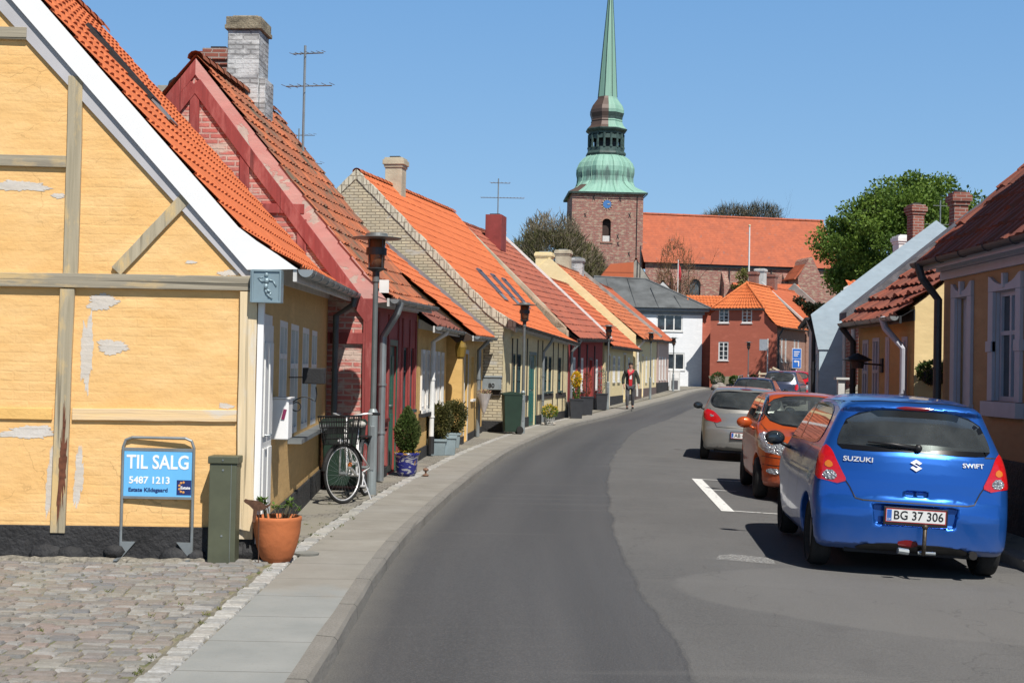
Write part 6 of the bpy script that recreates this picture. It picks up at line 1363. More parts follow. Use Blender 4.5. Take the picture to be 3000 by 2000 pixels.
for x, y, sd_ in ((.62, .725, 1), (.62, -.725, -1), (3.01, .72, 1), (3.01, -.72, -1)): c.wheel(x, y, .295, .19, side=sd_)
mb = MB(); mb.box(.15, 3.5, -.56, .56, .19, .26); mb.build('underbody', MDARK, c.root, world=False)
c.skin(); seatset(c, 1.95, 1.05)
# --- the orange small car, front view ---------------------------------------------------
PO = paint('orange_paint', (.50, .085, .018), .35, .35)
def car2(name, label, loc, heading, roll, pnt, rear=True, txt=None, h=.034, L=3.5, Wd=1.62, Ht=1.50, group='cars parked along the right kerb', orange=False, simple=False, rails=False, pitch=0):
    k = Ht / 1.5; hw = Wd / 2
    sd = [(.04, .24), (.0, .40), (0, .62), (.05, .72), (.08, .95), (.13, 1.03), (.36, 1.38), (.46, 1.45), (1.0, 1.49), (1.5, 1.50), (2.0, 1.47), (2.15, 1.42), (L - .86, 1.06), (L - .62, .97), (L - .25, .86), (L - .08, .74), (L - .01, .56), (L, .36), (L - .06, .2), (L - .5, .17), (.4, .17)]
    if orange: sd = [(.04, .24), (.0, .40), (0, .62), (.04, .72), (.08, .95), (.12, 1.03), (.34, 1.38), (.44, 1.45), (1.0, 1.49), (1.5, 1.50), (1.95, 1.47), (2.1, 1.42), (2.74, .99), (2.90, .945), (3.22, .87), (3.40, .76), (3.46, .60), (3.50, .50), (3.50, .36), (3.44, .2), (3.0, .17), (.4, .17)]
    sd = [(x, z * k) for x, z in sd]; fr = [(0, .16), (hw * .82, .17), (hw * .95, .26), (hw, .45), (hw, .8), (hw * .965, .96), (hw * .90, 1.06), (hw * .74, 1.40), (hw * .64, 1.48), (hw * .4, 1.52), (0, 1.54)]; fr = [(y, z * k) for y, z in fr]
    pl = [(-.02, 0), (-.02, hw * .5), (.08, hw * .83), (.35, hw * .98), (.9, hw + .01), (L - .9, hw + .01), (L - .4, hw * .93), (L - .12, hw * .72), (L + .01, hw * .35), (L + .01, 0)]
    bd = CarBody(sd, fr, pl, [(.60, .29), (L - .70, .29)], .335, .08, (.09, .10), L / 2, hw - .28)
    c = Car(name, label, 'car', loc, heading, roll, bd, L, Wd, pnt, h=h, group=group, pitch=pitch)
    rw = [(-hw * .78, 1.06 * k), (hw * .78, 1.06 * k), (hw * .80, 1.14 * k), (hw * .66, 1.40 * k), (-hw * .66, 1.40 * k), (-hw * .80, 1.14 * k)]
    if name == 'silver_hatchback': rw = [(-hw * .66, 1.03), (hw * .66, 1.03), (hw * .80, 1.12), (hw * .78, 1.24), (hw * .64, 1.37), (-hw * .64, 1.37), (-hw * .78, 1.24), (-hw * .80, 1.12)]
    wz = 1.0 if orange else 1.085
    wsn = [(-hw * .88, wz * k), (hw * .88, wz * k), (hw * .70, 1.43 * k), (-hw * .70, 1.43 * k)]
    c.patch('rear_window', rw, 0, MCG, .006, hole=.03, ny=12, nx=16); frit(c, rw, 0, .05); c.patch('windscreen', wsn, 180, MCG, .006, hole=.03, ny=12, nx=16); frit(c, wsn, 180, .05)
    for sg in (1, -1):
        sw = [((x - L / 2) * sg, z * k) for x, z in [(.62, 1.08), (.56, 1.18), (.68, 1.38), (1.2, 1.43), (1.9, 1.42), (2.1, 1.38), (L - .98, 1.07), (L - 1.0, 1.05)]]; c.patch('side_window', sw, 90 * sg, MCG, .006, hole=.03, ny=8, nx=18); frit(c, sw, 90 * sg, .045); c.strip('window_pillar', [((1.5 - L / 2) * sg, 1.07 * k), ((1.46 - L / 2) * sg, 1.42 * k)], 90 * sg, MFRIT, .07, .008)
        mb = MB()
        for ln in ([(.75, .30), (.85, .8), (.62, 1.05)], [(1.52, .24), (1.5, 1.05)], [(L - 1.02, .24), (L - 1.0, 1.02)]): c.strip('x', [((x - L / 2) * sg, z) for x, z in ln], 90 * sg, None, .008, .003, mb=mb)
        mb.build('door_seam', MTRIM, c.root, world=False)
        if name == 'silver_hatchback': lp = [(hw * .92 * sg, .99), (hw * .80 * sg, 1.01), (hw * .62 * sg, .92), (hw * .47 * sg, .75), (hw * .72 * sg, .745), (hw * .95 * sg, .81)]
        else: lp = [(hw * .92 * sg, .98 * k), (hw * .78 * sg, .97 * k), (hw * .76 * sg, .72 * k), (hw * .94 * sg, .72 * k)]
        Lp = c.patch('tail_lamp', lp, 0, MREDL, .009, rnd=2, ny=8, nx=8)
        if name == 'silver_hatchback': c.patch('indicator_lens', [(hw * .80 * sg, .905), (hw * .72 * sg, .90), (hw * .68 * sg, .86), (hw * .76 * sg, .85)], 0, MCLR, .013, parent=Lp, rnd=2, ny=4, nx=4)
        hp = [(-hw * .96 * sg, .88), (-hw * .82 * sg, .93), (-hw * .60 * sg, .85), (-hw * .49 * sg, .70), (-hw * .48 * sg, .615), (-hw * .93 * sg, .655)]
        Hp = c.patch('headlight', hp, 180, MCLR, .009, rnd=1, ny=10, nx=10)
        if orange:
            c.patch('fog_lamp', [(-hw * .82 * sg, .375), (-hw * .60 * sg, .375), (-hw * .60 * sg, .45), (-hw * .82 * sg, .45)], 180, MCLR, .01, rnd=1, ny=4, nx=5)
            c.patch('indicator_lens', [(-hw * .82 * sg, .80), (-hw * .72 * sg, .79), (-hw * .72 * sg, .76), (-hw * .82 * sg, .77)], 180, MAMB, .013, parent=Hp, rnd=1, ny=3, nx=3)
    mb = MB(); c.strip('x', [(-hw * .80, 1.04 * k), (-hw * .70, .8 * k), (-hw * .62, .67 * k), (hw * .62, .67 * k), (hw * .70, .8 * k), (hw * .80, 1.04 * k)], 0, None, .009, .003, mb=mb); c.strip('x', [(-hw * .88, 1.02 * k), (-hw * .72, .86), (-hw * .55, .63), (hw * .55, .63), (hw * .72, .86), (hw * .88, 1.02 * k)], 180, None, .008, .003, mb=mb); mb.build('panel_seam', MTRIM, c.root, world=False)
    if orange:
        g = c.patch('grille', [(-.24, .60), (.24, .60), (.29, .74), (-.29, .74)], 180, MTRIM, .008, rnd=1, ny=6, nx=10); mb = MB()
        for i in range(9): c.strip('x', [(-.22 + i * .055, .62), (-.24 + i * .06, .72)], 180, None, .008, .014, mb=mb)
        c.strip('x', [(-.28, .745), (0, .755), (.28, .745)], 180, None, .02, .016, mb=mb); mb.build('grille_bar', MCHROME, g, world=False)
        lg = c.patch('lower_grille', [(-.42, .32), (.42, .32), (.38, .46), (-.38, .46)], 180, MTRIM, .006, rnd=1, ny=5, nx=10); mb = MB(); c.strip('x', [(-.4, .395), (.4, .395)], 180, None, .03, .016, mb=mb); mb.build('grille_bar', pnt, lg, world=False)
        mb = MB(); c.strip('x', [(-hw * .9, .60), (-.3, .585), (.3, .585), (hw * .9, .60)], 180, None, .008, .004, mb=mb); c.strip('x', [(-hw * .88, .49), (hw * .88, .49)], 180, None, .01, .003, mb=mb); mb.build('bumper_seam', MTRIM, c.root, world=False)
    else: c.patch('grille', [(-.45, .40), (.45, .40), (.40, .56), (-.40, .56)], 180, MTRIM, .006, rnd=1, ny=5, nx=8)
    c.patch('third_brake_lamp', [(-.13, 1.425 * k), (.13, 1.425 * k), (.13, 1.45 * k), (-.13, 1.45 * k)], 0, MDRED, .008, rnd=1, ny=3)
    if txt: plate(c, 0, .52 if name == 'silver_hatchback' else .5, 0 if rear else 180, txt, off=.02)
    mirror(c, L - 1.22, 1.0 * k, hw + .0, pnt if orange else MTRIM, s=1.08 if orange else 1)
    mb = MB(); mb.tube([(1.0, 0, 1.49 * k), (.85, 0, 1.49 * k + .12)], [.008, .003], 5); mb.build('aerial', MTRIM, c.root, world=False)
    if rails:
        for sg in (1, -1): mb = MB(); mb.tube([(.5, sg * hw * .68, 1.42 * k), (.6, sg * hw * .68, 1.50 * k), (2.1, sg * hw * .68, 1.53 * k), (2.2, sg * hw * .68, 1.44 * k)], .018, 6); mb.build('roof_rail', MGREYM, c.root, world=False)
    for x, y, sd_ in ((.60, hw - .11, 1), (.60, -hw + .11, -1), (L - .70, hw - .11, 1), (L - .70, -hw + .11, -1)): c.wheel(x, y, .285, .175, side=sd_, spokes=7)
    mb = MB(); mb.box(.15, L - .2, -hw * .66, hw * .66, .19, .25); mb.build('underbody', MDARK, c.root, world=False)
    c.skin(); seatset(c, 1.85, 1.0, w=.33); return c
co = car2('orange_hatchback', 'small copper-orange hatchback facing the camera between the blue and the silver car', (4.42, 21.75, zroad(4.4, 20)), R(180 + 5.0), R(-2.3), PO, rear=False, orange=True, h=.026)
m = NM('papers'); 
PS = paint('silver_paint', (.30, .295, .275), .55, .33)
cs = car2('silver_hatchback', 'silver-beige hatchback seen from behind, third parked car from the camera', (4.53, 26.6, zroad(4.6, 27)), R(9), R(2.2), PS, rear=True, txt='AB 43 172', L=3.95, Wd=1.72, Ht=1.48)
PN = paint('navy_paint', (.022, .032, .060), .3, .3); PG = paint('slate_paint', (.05, .06, .10), .3, .3); PR = paint('red_paint', (.50, .012, .02), .05, .3)
cn_ = car2('navy_estate', 'dark navy estate with roof rails, its roof showing above the silver car', (8.75, 49.6, zroad(9., 51)), R(15), R(1.5), PN, h=.045, L=4.2, Wd=1.74, Ht=1.52, rails=True)
cg_ = car2('slate_hatchback', 'slate-blue car parked just beyond the navy estate', (12.05, 61.5, zroad(12.0, 63)), R(18), R(1.5), PG, h=.045, L=4.1, Wd=1.74, Ht=1.70)
cr_ = car2('red_hatchback', 'bright red car, farthest parked, facing the camera by the blue signs', (15.9, 75.6, zroad(15.5, 74)), R(180 + 16), R(-1.5), PR, rear=False, h=.045, L=3.7, Wd=1.66, Ht=1.64)
# ------------------------------------------------------------------ street lamps, things by the walls
MLAMPP = plain('lamp_post_paint', (.15, .165, .165), .5, .2, var=.12, sc=5); MLAMPB = plain('lamp_base_paint', (.27, .31, .32), .5, .2, var=.12, sc=5)
MAMBG = glassy('lamp_amber_glass', (.10, .04, .016), .08, .8); MOPAL = plain('opal', (.55, .53, .48), .4, var=.1)
def street_lamp(x, y, label, ht=3.2):
    z = zpave(x, y); t = empty('street_lamp', (x, y, z), label, 'street lamp', 'street lamps along the left pavement')
    mb = MB(); mb.tube([(0, 0, -.1), (0, 0, 1.02), (0, 0, 1.06)], [.062, .062, .038], 14); b = mb.build('base', MLAMPB, t, world=False, smooth=False)
    mb = MB(); mb.obox((-.02, -.068, .30), (.05, 0, 0), (0, .012, 0), (0, 0, .55)); mb.build('hatch', MGREYM, b, world=False, bevel=.01)
    mb = MB(); mb.tube([(0, 0, 1.06), (0, 0, 2.62), (0, 0, 2.64), (0, 0, 2.70)], [.037, .033, .045, .045], 12); mb.build('post', MLAMPP, t, world=False)
    H = bpy.data.objects.new('lantern', None); hd = MB(); hd.lathe([(.045, 2.70), (.045, 2.76), (.10, 2.79), (.118, 2.80), (.118, 2.81)], n=20); hd.lathe([(.122, 2.97), (.128, 2.97), (.128, 3.06), (.122, 3.06)], n=20)
    for k in range(4): a = math.pi / 4 + k * math.pi / 2; hd.tube([(.115 * math.cos(a), .115 * math.sin(a), 2.8), (.115 * math.cos(a), .115 * math.sin(a), 3.17)], .008, 5)
    hd = hd.build('lantern', MDKGUT, t, world=False)
    g = MB(); g.lathe([(.098, 2.81), (.108, 2.98), (.110, 3.16)], n=20); g.build('lamp_glass', MAMBG, hd, world=False, smooth=True); g = MB(); g.lathe([(.0, 2.78), (.05, 2.80), (.07, 2.84), (.05, 2.9), (.0, 2.92)], n=14); g.build('bulb', MOPAL, hd, world=False, smooth=True)
    sh = MB(); sh.lathe([(.0, 3.245), (.13, 3.24), (.14, 3.205), (.305, 3.185), (.31, 3.180), (.305, 3.176), (.14, 3.165), (0, 3.165)][::-1], n=32); sh.build('lamp_shade', MLAMPP, hd, world=False, smooth=False)
    return t
street_lamp(-1.71, 16.98, 'grey street lamp beside the bicycle and the red house corner')
street_lamp(.30, 33.9, 'grey street lamp beside the green wheelie bin'); street_lamp(3.72, 52.6, 'grey street lamp just left of the walking man')
street_lamp(6.75, 66.3, 'grey street lamp in front of the pink cottage'); street_lamp(9.72, 82.0, 'grey street lamp before the white house wall'); 
L6 = street_lamp(15.6, 90., 'grey street lamp in front of the red gable wall')
mb = MB(); mb.box(.05, .17, -.06, -.05, 2.50, 2.66); mb.build('number_tag', MWHITE, [o for o in S.objects if o.name == 'street_lamp'][0], world=False)
# for-sale sign ---------------------------------------------------------------
sg = empty('sale_sign', (-2.83, 11.02, .1), 'light blue TIL SALG sale sign in a grey tube frame against the ochre gable', 'sign')
W2 = .285; mb = MB(); fr_ = [(-W2, 0, 0), (-W2, .0, .90), (-W2 + .02, 0, .955), (-W2 + .07, 0, .975), (W2 - .07, 0, .975), (W2 - .02, 0, .955), (W2, 0, .90), (W2, 0, 0)]
mb.tube(fr_, .0125, 8); mb.bar((-W2, 0, .88), (W2, 0, .88), .02, .025); mb.bar((-W2, 0, .495), (W2, 0, .495), .02, .02); mb.build('frame', MGREYM, sg, world=False)
MSB = plain('sign_blue', (.15, .48, .84), .4, var=.02); MSW = plain('sign_white', (.86, .87, .88), .4, var=.02); MSN = plain('sign_navy', (.015, .03, .14), .4, var=.02)
mb = MB(); mb.box(-W2 + .012, W2 - .012, -.008, .008, .503, .873); pn_ = mb.build('panel', MSB, sg, world=False)
Mx = lambda x, z: basis((x, -.0095, z), (1, 0, 0), (0, 0, 1))
text('TIL SALG', .155, MSW, pn_, Mx(.0, .775), 'lettering', off=.003, sx=.82); text('5487 1213', .078, MSW, pn_, Mx(-.065, .632), 'lettering', off=.0018, sx=1.0); text('Estate Kildsgaard', .044, MSN, pn_, Mx(-.075, .556), 'lettering', off=.0012, sx=1.05)
mb = MB(); mb.box(.155, .272, -.0095, -.0085, .520, .640); lg = mb.build('logo', MSN, pn_, world=False); text('Estate', .032, MSW, lg, basis((.226, -.0125, .578), (1, 0, 0), (0, 0, 1)), 'lettering', off=.001)
mb = MB()
for i in range(6): a = R(80 + i * 40); mb.ball((.205 + .030 * math.cos(a), -.011, .582 + .040 * math.sin(a)), .010, .002, .010, 8)
mb.build('logo_mark', plain('logo_orange', (.75, .36, .10), .5), lg, world=False)
mb = MB(); 
for s_ in (-1, 1): mb.prism([(s_ * W2, -.012, .14), (s_ * (W2 - .12), -.012, .14), (s_ * W2, -.012, -.005)], (0, .02, 0)); mb.bar((s_ * W2, -.15, .008), (s_ * W2, .15, .008), .03, .012)
mb.build('foot', MGREYM, sg, world=False)
# electricity cabinet ---------------------------------------------------------------
cbn = empty('cable_cabinet', (-2.27, 10.93, .1), 'olive green metal cable cabinet standing at the corner of the ochre house', 'cabinet')
MOL = plain('olive_paint', (.092, .10, .062), .55, var=.12, sc=6)
mb = MB(); mb.box(-.108, .108, -.085, .085, -.05, .79); mb.build('body', MOL, cbn, world=False, bevel=.006); mb = MB(); mb.box(-.12, .12, -.098, .098, .79, .85); mb.build('lid', MOL, cbn, world=False, bevel=.008)
mb = MB(); mb.box(.065, .068, -.0875, -.085, 0, .785); [mb.lathe([(.0, -.004), (.008, -.004), (.008, .0)], (0, -.086, z), 10, axis='Y') for z in (.74, .22)]; mb.lathe([(0, -.006), (.007, -.006), (.007, 0)], (0, -.098, .82), 10, axis='Y'); mb.build('lock', MGREYM, cbn, world=False)
# terracotta pot with plant ------------------------------------------------------------
MTC = plain('terracotta', (.52, .155, .05), .8, var=.15, sc=3, bump=.004); MSOIL = plain('soil', (.05, .035, .022), .95, bump=.01)
pt = empty('terracotta_pot', (-1.86, 11.02, .1), 'big orange terracotta pot with sprouting plant at the house corner', 'flower pot')
mb = MB(); mb.lathe([(.105, 0), (.135, .05), (.165, .14), (.185, .24), (.192, .325), (.196, .34), (.196, .362), (.188, .368), (.172, .365), (.168, .33), (.0, .32)], n=40); mb.build('pot', MTC, pt, world=False, smooth=True)
mb = MB(); mb.lathe([(.17, .325), (.1, .338), (0, .343)], n=20); mb.build('soil', MSOIL, pt, world=False)
def sprouts(root, n, r, h0, hs, mat, smat, leaf=.035, base=.33, sp=.6, seed=3, world=False):
    rs = random.Random(seed); st = MB(); lf = MB()
    for i in range(n):
        a = rs.uniform(0, 6.28); rr = r * math.sqrt(rs.random()); x, y = rr * math.cos(a), rr * math.sin(a); h = hs * rs.uniform(.5, 1); dx, dy = x * sp + rs.uniform(-.02, .02), y * sp + rs.uniform(-.02, .02); top = Vector((x + dx, y + dy, base + h0 + h)); st.tube([(x, y, base), (x + dx * .5, y + dy * .5, base + h * .6), top], [.006, .004], 5) if 0 else st.tube([(x, y, base), (x + dx * .4, y + dy * .4, base + h * .6), top], .004, 5)
        for k in range(9):
            b = rs.uniform(0, 6.28); e = rs.uniform(-.1, .9); d = Vector((math.cos(b) * math.cos(e), math.sin(b) * math.cos(e), math.sin(e))); s_ = d.cross(UP).normalized() * leaf * .28; c = top - UP * rs.uniform(0, .04); L = leaf * rs.uniform(.7, 1.2)
            lf.face([c, c + d * L * .5 + s_, c + d * L, c + d * L * .5 - s_])
    st.build('stem', smat, root, world=world); lf.build('leaves', mat, root, world=world)
MSTEM = plain('stem', (.10, .09, .05), .8); LG = leafmat('leaf_fresh', (.11, .20, .035), (.17, .27, .05), (.06, .12, .03)); LD = leafmat('leaf_dark', (.045, .085, .02), (.075, .12, .03), (.025, .05, .015)); LY = leafmat('petal_yellow', (.75, .50, .02), (.62, .42, .02), (.5, .3, .02))
sprouts(pt, 14, .11, .02, .17, LG, MSTEM, leaf=.05, seed=5)
mb = MB(); mb.lathe([(0, .0), (.10, .0), (.105, .02), (.0, .022)], n=16); ws_ = mb.build('flat_stone', plain('flat_stone', (.22, .22, .20), .9)); ws_.location = (-1.68, 11.45, .1); tag(ws_, 'flat round grey stone lying behind the terracotta pot', 'stone')
# rusty bird silhouette on a rod --------------------------------------------------------
bd_ = empty('garden_bird', (-1.99, 10.86, .1), 'rusty cut-metal bird on a thin rod left of the terracotta pot', 'ornament')
MRUST = plain('rusted_sheet', (.15, .075, .045), .85, .3, var=.3, sc=25, bump=.003)
mb = MB(); B_ = [(-.135, .50), (-.12, .515), (-.095, .508), (-.05, .505), (.0, .495), (.045, .465), (.065, .475), (.085, .495), (.075, .465), (.05, .445), (.01, .425), (-.02, .425), (-.035, .37), (-.04, .33), (-.062, .335), (-.06, .38), (-.055, .43), (-.09, .465), (-.125, .485)]
mb.prism([(x + .02, 0, z) for x, z in B_], (0, .006, 0)); mb.build('bird', MRUST, bd_, world=False); mb = MB(); mb.tube([(.01, .003, .44), (.015, .003, 0)], .004, 5); mb.build('rod', MRUST, bd_, world=False)
# relief plaque box under the eave -------------------------------------------------------
pq = empty('relief_plaque', (-2.0, 10.99, 2.18), 'blue-grey metal plaque with running figure in relief, at the ochre house eave', 'plaque')
MPQ = plain('plaque_metal', (.27, .36, .40), .5, .35, var=.12, sc=4)
mb = MB(); mb.box(-.115, .135, -.02, .10, 0, .265); mb.build('case', MPQ, pq, world=False, bevel=.004); mb = MB()
for a in ((-.10, .135, 0.25, .265), (-.10, .135, 0, .014), (-.10, -.087, .014, .25), (.122, .135, .014, .25)): mb.box(a[0], a[1], -.032, -.0205, a[2], a[3])
mb.build('rim', MPQ, pq, world=False); mb = MB(); fg = [((.01, .195), (.005, .15), .022), ((.005, .15), (.0, .105), .018), ((.0, .105), (.045, .085), .012), ((.045, .085), (.025, .04), .009), ((.0, .105), (.01, .07), .012), ((.01, .07), (.055, .03), .009), ((.01, .185), (-.025, .165), .009), ((-.025, .165), (-.055, .19), .007), ((.015, .185), (.06, .175), .009), ((.06, .175), (.085, .13), .007), ((-.065, .195), (-.02, .203), .004)]
for a, b, r_ in fg: mb.tube([(a[0] + .01, -.022, a[1]), (b[0] + .01, -.022, b[1])], [r_, r_ * .8], 8)
mb.ball((.015, -.024, .222), .017, .010, .019, 10); mb.build('relief', MPQ, pq, world=False, smooth=True)
# white letterbox and black bracket sign on the ochre front ---------------------------------------
lb = empty('letterbox', (f1.p(1.25, 0, 0).x, f1.p(1.25, 0, 0).y, .98), 'white metal letterbox with red tag on the shaded ochre wall', 'letterbox')
mb = MB(); mb.obox(f1.p(1.02, -.16, 1.02), f1.u * .34, f1.n * .155, UP * .36); mb.build('box', MSHEET, lb, bevel=.01); mb = MB(); mb.obox(f1.p(1.0, -.175, 1.382), f1.u * .38, f1.n * .17, UP * .012); mb.build('lid', MSHEET, lb); mb = MB(); mb.bar(f1.p(1.015, -.13, 1.29), f1.p(1.012, -.11, 1.20), .004, .03); mb.build('tag', plain('magenta_tag', (.18, .01, .06), .6), lb)
bs = empty('bracket_lantern', (f1.p(2.6, 0, 0).x, f1.p(2.6, 0, 0).y, 1.4), 'black box lantern on scrolled iron bracket over the letterbox', 'lantern')
mb = MB(); 
sc = [f1.p(2.5, -.0, 1.30)] + [f1.p(2.5, -.05 - .22 * k / 8, 1.32 + .05 * math.sin(k / 8 * 3.1)) for k in range(9)] + [f1.p(2.5, -.28, 1.40), f1.p(2.5, -.27, 1.47)]
mb.tube(sc, .006, 5); mb.tube([f1.p(2.5, -.08 + .045 * math.cos(t / 2), 1.27 + .045 * math.sin(t / 2)) for t in range(13)], .006, 5); mb.tube([f1.p(2.5, 0, 1.56), f1.p(2.5, -.2, 1.565)], .006, 5); mb.build('bracket', MBLACK, bs); mb = MB(); mb.obox(f1.p(2.42, -.36, 1.50), f1.u * .18, f1.n * .22, UP * .16); mb.build('lantern_case', MBLACK, bs, bevel=.008)
# bicycle --------------------------------------------------------------------------------------------
def ellipse_ring(mb, c, u, w, r, rt, n=40, m=6): mb.tube([Vector(c) + Vector(u) * r * math.cos(2 * math.pi * k / n) + Vector(w) * r * math.sin(2 * math.pi * k / n) for k in range(n + 1)], rt, m, cap=False)
def bicycle():
    t = empty('bicycle', (-1.90, 15.75, .1), 'white city bicycle with black wire basket, parked against the wall by the first lamp', 'bicycle', rz=0)
    hd = Vector((-.35, -.94, 0)).normalized()   # heading of the frame: towards the camera
    hd = Vector((-.13, -.99, 0)).normalized(); sd = Vector((-hd.y, hd.x, 0)); ln = (UP + sd * -.04).normalized(); RW_ = .345
    P = lambda f, z, s=0: hd * f + ln * z + sd * s
    fa = .0; ra = -1.06; bb = -.62; sth = R(-24); wh = (hd * math.cos(sth) + sd * math.sin(sth)).normalized(); ws = wh.cross(ln)
    MBW = plain('white_enamel', (.78, .78, .76), .3, var=.03); MFR = MBW
    for nm, c, u in (('front', P(fa, RW_), wh), ('rear', P(ra, RW_), hd)):
        mb = MB(); ellipse_ring(mb, c, u, ln, RW_ - .019, .019); T = mb.build('wheel', MTYRE, t, world=False, smooth=True)
        mb = MB(); ellipse_ring(mb, c, u, ln, RW_ - .042, .009); mb.build('rim', MCHROME, T, world=False, smooth=True)
        mb = MB(); nn = u.cross(ln)
        for k in range(28): a = 2 * math.pi * k / 28; b = a + (.5 if k % 2 else -.5); mb.tube([c + nn * (.02 if k % 4 < 2 else -.02) + (u * math.cos(b) + ln * math.sin(b)) * .025, c + (u * math.cos(a) + ln * math.sin(a)) * (RW_ - .045)], .0010, 3)
        mb.tube([c - nn * .05, c + nn * .05], .022, 8); mb.build('spokes', MGREYM, T, world=False)
        mb = MB(); aa, bb_ = (20, 175) if nm == 'front' else (5, 200); mb.grid([[c + nn * w_ + (u * math.cos(R(a)) * (-1) + ln * math.sin(R(a))) * (RW_ + .022 - abs(w_) * .25) for a in range(aa, bb_, 8)] for w_ in (-.03, 0, .03)]); mb.build('mudguard', MDKGUT if nm == 'rear' else MBLACK, t, world=False)
    mb = MB(); mb.ball(P(fa, RW_ + .0) + wh * -.14 + ln * .1 + ws * .01, .028, .012, .028, 8); mb.build('reflector', plain('orange_reflector', (.8, .2, .02), .2), t, world=False)
    hb = P(-.10, .66); ht = P(-.17, .88); st_ = P(-.72, .70); bbp = P(bb, .29); mb = MB()
    for s_ in (-1, 1): mb.tube([P(fa, RW_) + ws * .05 * s_, P(-.03, .62) + ws * .045 * s_, P(-.09, .67)], [.010, .012, .014], 8)
    mb.tube([hb, ht], .019, 8); mb.tube([hb, P(-.25, .42), bbp], .02, 8); mb.tube([ht + ln * -.05, P(-.40, .46), P(-.66, .42)], .016, 8); mb.tube([bbp, st_], .017, 8)
    for s_ in (-1, 1): mb.tube([bbp + sd * .03 * s_, P(ra, RW_, .06 * s_)], .009, 6); mb.tube([st_ + ln * -.12, P(ra, RW_, .06 * s_)], .008, 6)
    mb.build('frame', MFR, t, world=False, smooth=True)
    mb = MB(); tp = P(-.20, 1.0); mb.tube([ht, tp], .013, 8); pts = [tp + sd * .0]; 
    mb.tube([tp + ws * -.29 + wh * -.22 + ln * .02, tp + ws * -.24 + wh * -.06 + ln * .03, tp + ws * -.08, tp + ws * .08, tp + ws * .24 + wh * -.06 + ln * .03, tp + ws * .29 + wh * -.22 + ln * .02], .011, 8); mb.build('handlebar', MCHROME, t, world=False, smooth=True)
    mb = MB(); 
    for s_ in (-1, 1): mb.tube([tp + ws * .27 * s_ + wh * -.14 + ln * .025, tp + ws * .29 * s_ + wh * -.25 + ln * .02], .017, 8)
    mb.build('grip', MTRIM, t, world=False)
    mb = MB(); sp = P(-.76, .86); mb.tube([st_, sp], .012, 6); mb.build('seat_post', MCHROME, t, world=False); mb = MB(); mb.ball(sp + hd * .02 + ln * .03, .10, .13, .045, 12); mb.build('saddle', MOPAL, t, world=False, smooth=True)
    mb = MB(); bc = P(.10, .92); b0, b1 = .15, .19
    for k in range(6):
        f_ = k / 5; hw, hl = b0 + (b1 - b0) * f_, (b0 + (b1 - b0) * f_) * .85; z = -.23 + .32 * f_; c = bc + ln * z; q = [c + wh * hl + ws * hw, c + wh * hl - ws * hw, c - wh * hl - ws * hw, c - wh * hl + ws * hw]; mb.tube(q + [q[0]], .010 if k == 5 else .005, 4)
    for k in range(11):
        a = -1 + 2 * k / 10
        for (fx, fy) in ((1, a), (-1, a), (a, 1), (a, -1)): mb.tube([bc + ln * -.23 + wh * fx * b0 * .85 + ws * fy * b0, bc + ln * .09 + wh * fx * b1 * .85 + ws * fy * b1], .0052, 3)
        mb.tube([bc + ln * -.23 + wh * a * b0 * .85 + ws * b0, bc + ln * -.23 + wh * a * b0 * .85 - ws * b0], .004, 3)
    mb.build('basket', MTRIM, t, world=False)
    mb = MB(); mb.tube([bbp - sd * .09, bbp + sd * .09], .02, 8); mb.lathe([(.09, -.004), (.09, .004)], bbp, 16, axis='Y') if 0 else None
    for s_ in (-1, 1): e_ = bbp + sd * .10 * s_ + (hd * .12 * s_ - ln * .12 * s_); mb.tube([bbp + sd * .09 * s_, e_], .009, 6); mb.bar(e_ - hd * .04, e_ + hd * .04, .09, .02)
    mb.build('crank', MCHROME, t, world=False); mb = MB(); mb.obox(P(-1.30, .72, -.07), hd * .36, sd * .14, ln * .012); mb.build('carrier', MTRIM, t, world=False); mb = MB(); mb.tube([P(-.7, .29, .05), P(-.60, .0, .18)], .008, 5); mb.build('kickstand', MCHROME, t, world=False)
    mb = MB(); mb.ball(P(.02, .72) + wh * .04, .035, .045, .035, 8); mb.build('headlamp', MCHROME, t, world=False)
bicycle()
MGB = plain('bin_green', (.014, .038, .024), .55, var=.12, sc=4)
def wheelie(name, x, y, label, rz=0, h=.98):
    t = empty(name, (x, y, zpave(x, y)), label, 'wheelie bin', rz=rz)
    mb = MB(); b = [(-.20, -.24), (.20, -.24), (.20, .24), (-.20, .24)]; q = [(-.255, -.29), (.255, -.29), (.255, .29), (-.255, .29)]; v = [(a, c, .06) for a, c in b] + [(a, c, h - .06) for a, c in q]; mb.addmesh(v, [(3, 2, 1, 0), (4, 5, 6, 7)] + [(i, (i + 1) % 4, 4 + (i + 1) % 4, 4 + i) for i in range(4)]); mb.build('body', MGB, t, world=False, bevel=.02)
    mb = MB(); mb.prism([(-.27, -.34, h - .06), (-.27, .27, h - .06), (-.27, .30, h - .02), (-.27, .0, h + .03), (-.27, -.33, h - .02)], (.54, 0, 0)); mb.tube([(-.22, .30, h - .04), (-.22, .36, h - .02), (.22, .36, h - .02), (.22, .30, h - .04)], .015, 6); mb.build('lid', MGB, t, world=False, bevel=.01)
    for s_ in (-1, 1): mb = MB(); mb.lathe([(.0, -.03), (.10, -.03), (.11, -.02), (.11, .02), (.10, .03), (0, .03)], (s_ * .24, .22, .11), 18, axis='X'); mb.build('wheel', MTYRE, t, world=False)
    return t
wb = wheelie('wheelie_bin', .03, 33.55, 'dark green wheelie bin against the cream brick house corner', rz=R(-80), h=1.12); wb.scale = (.80, .80, .90)
wb = wheelie('wheelie_bin', -2.14, 17.6, 'dark green bin half hidden behind the bicycle', rz=0, h=.88)
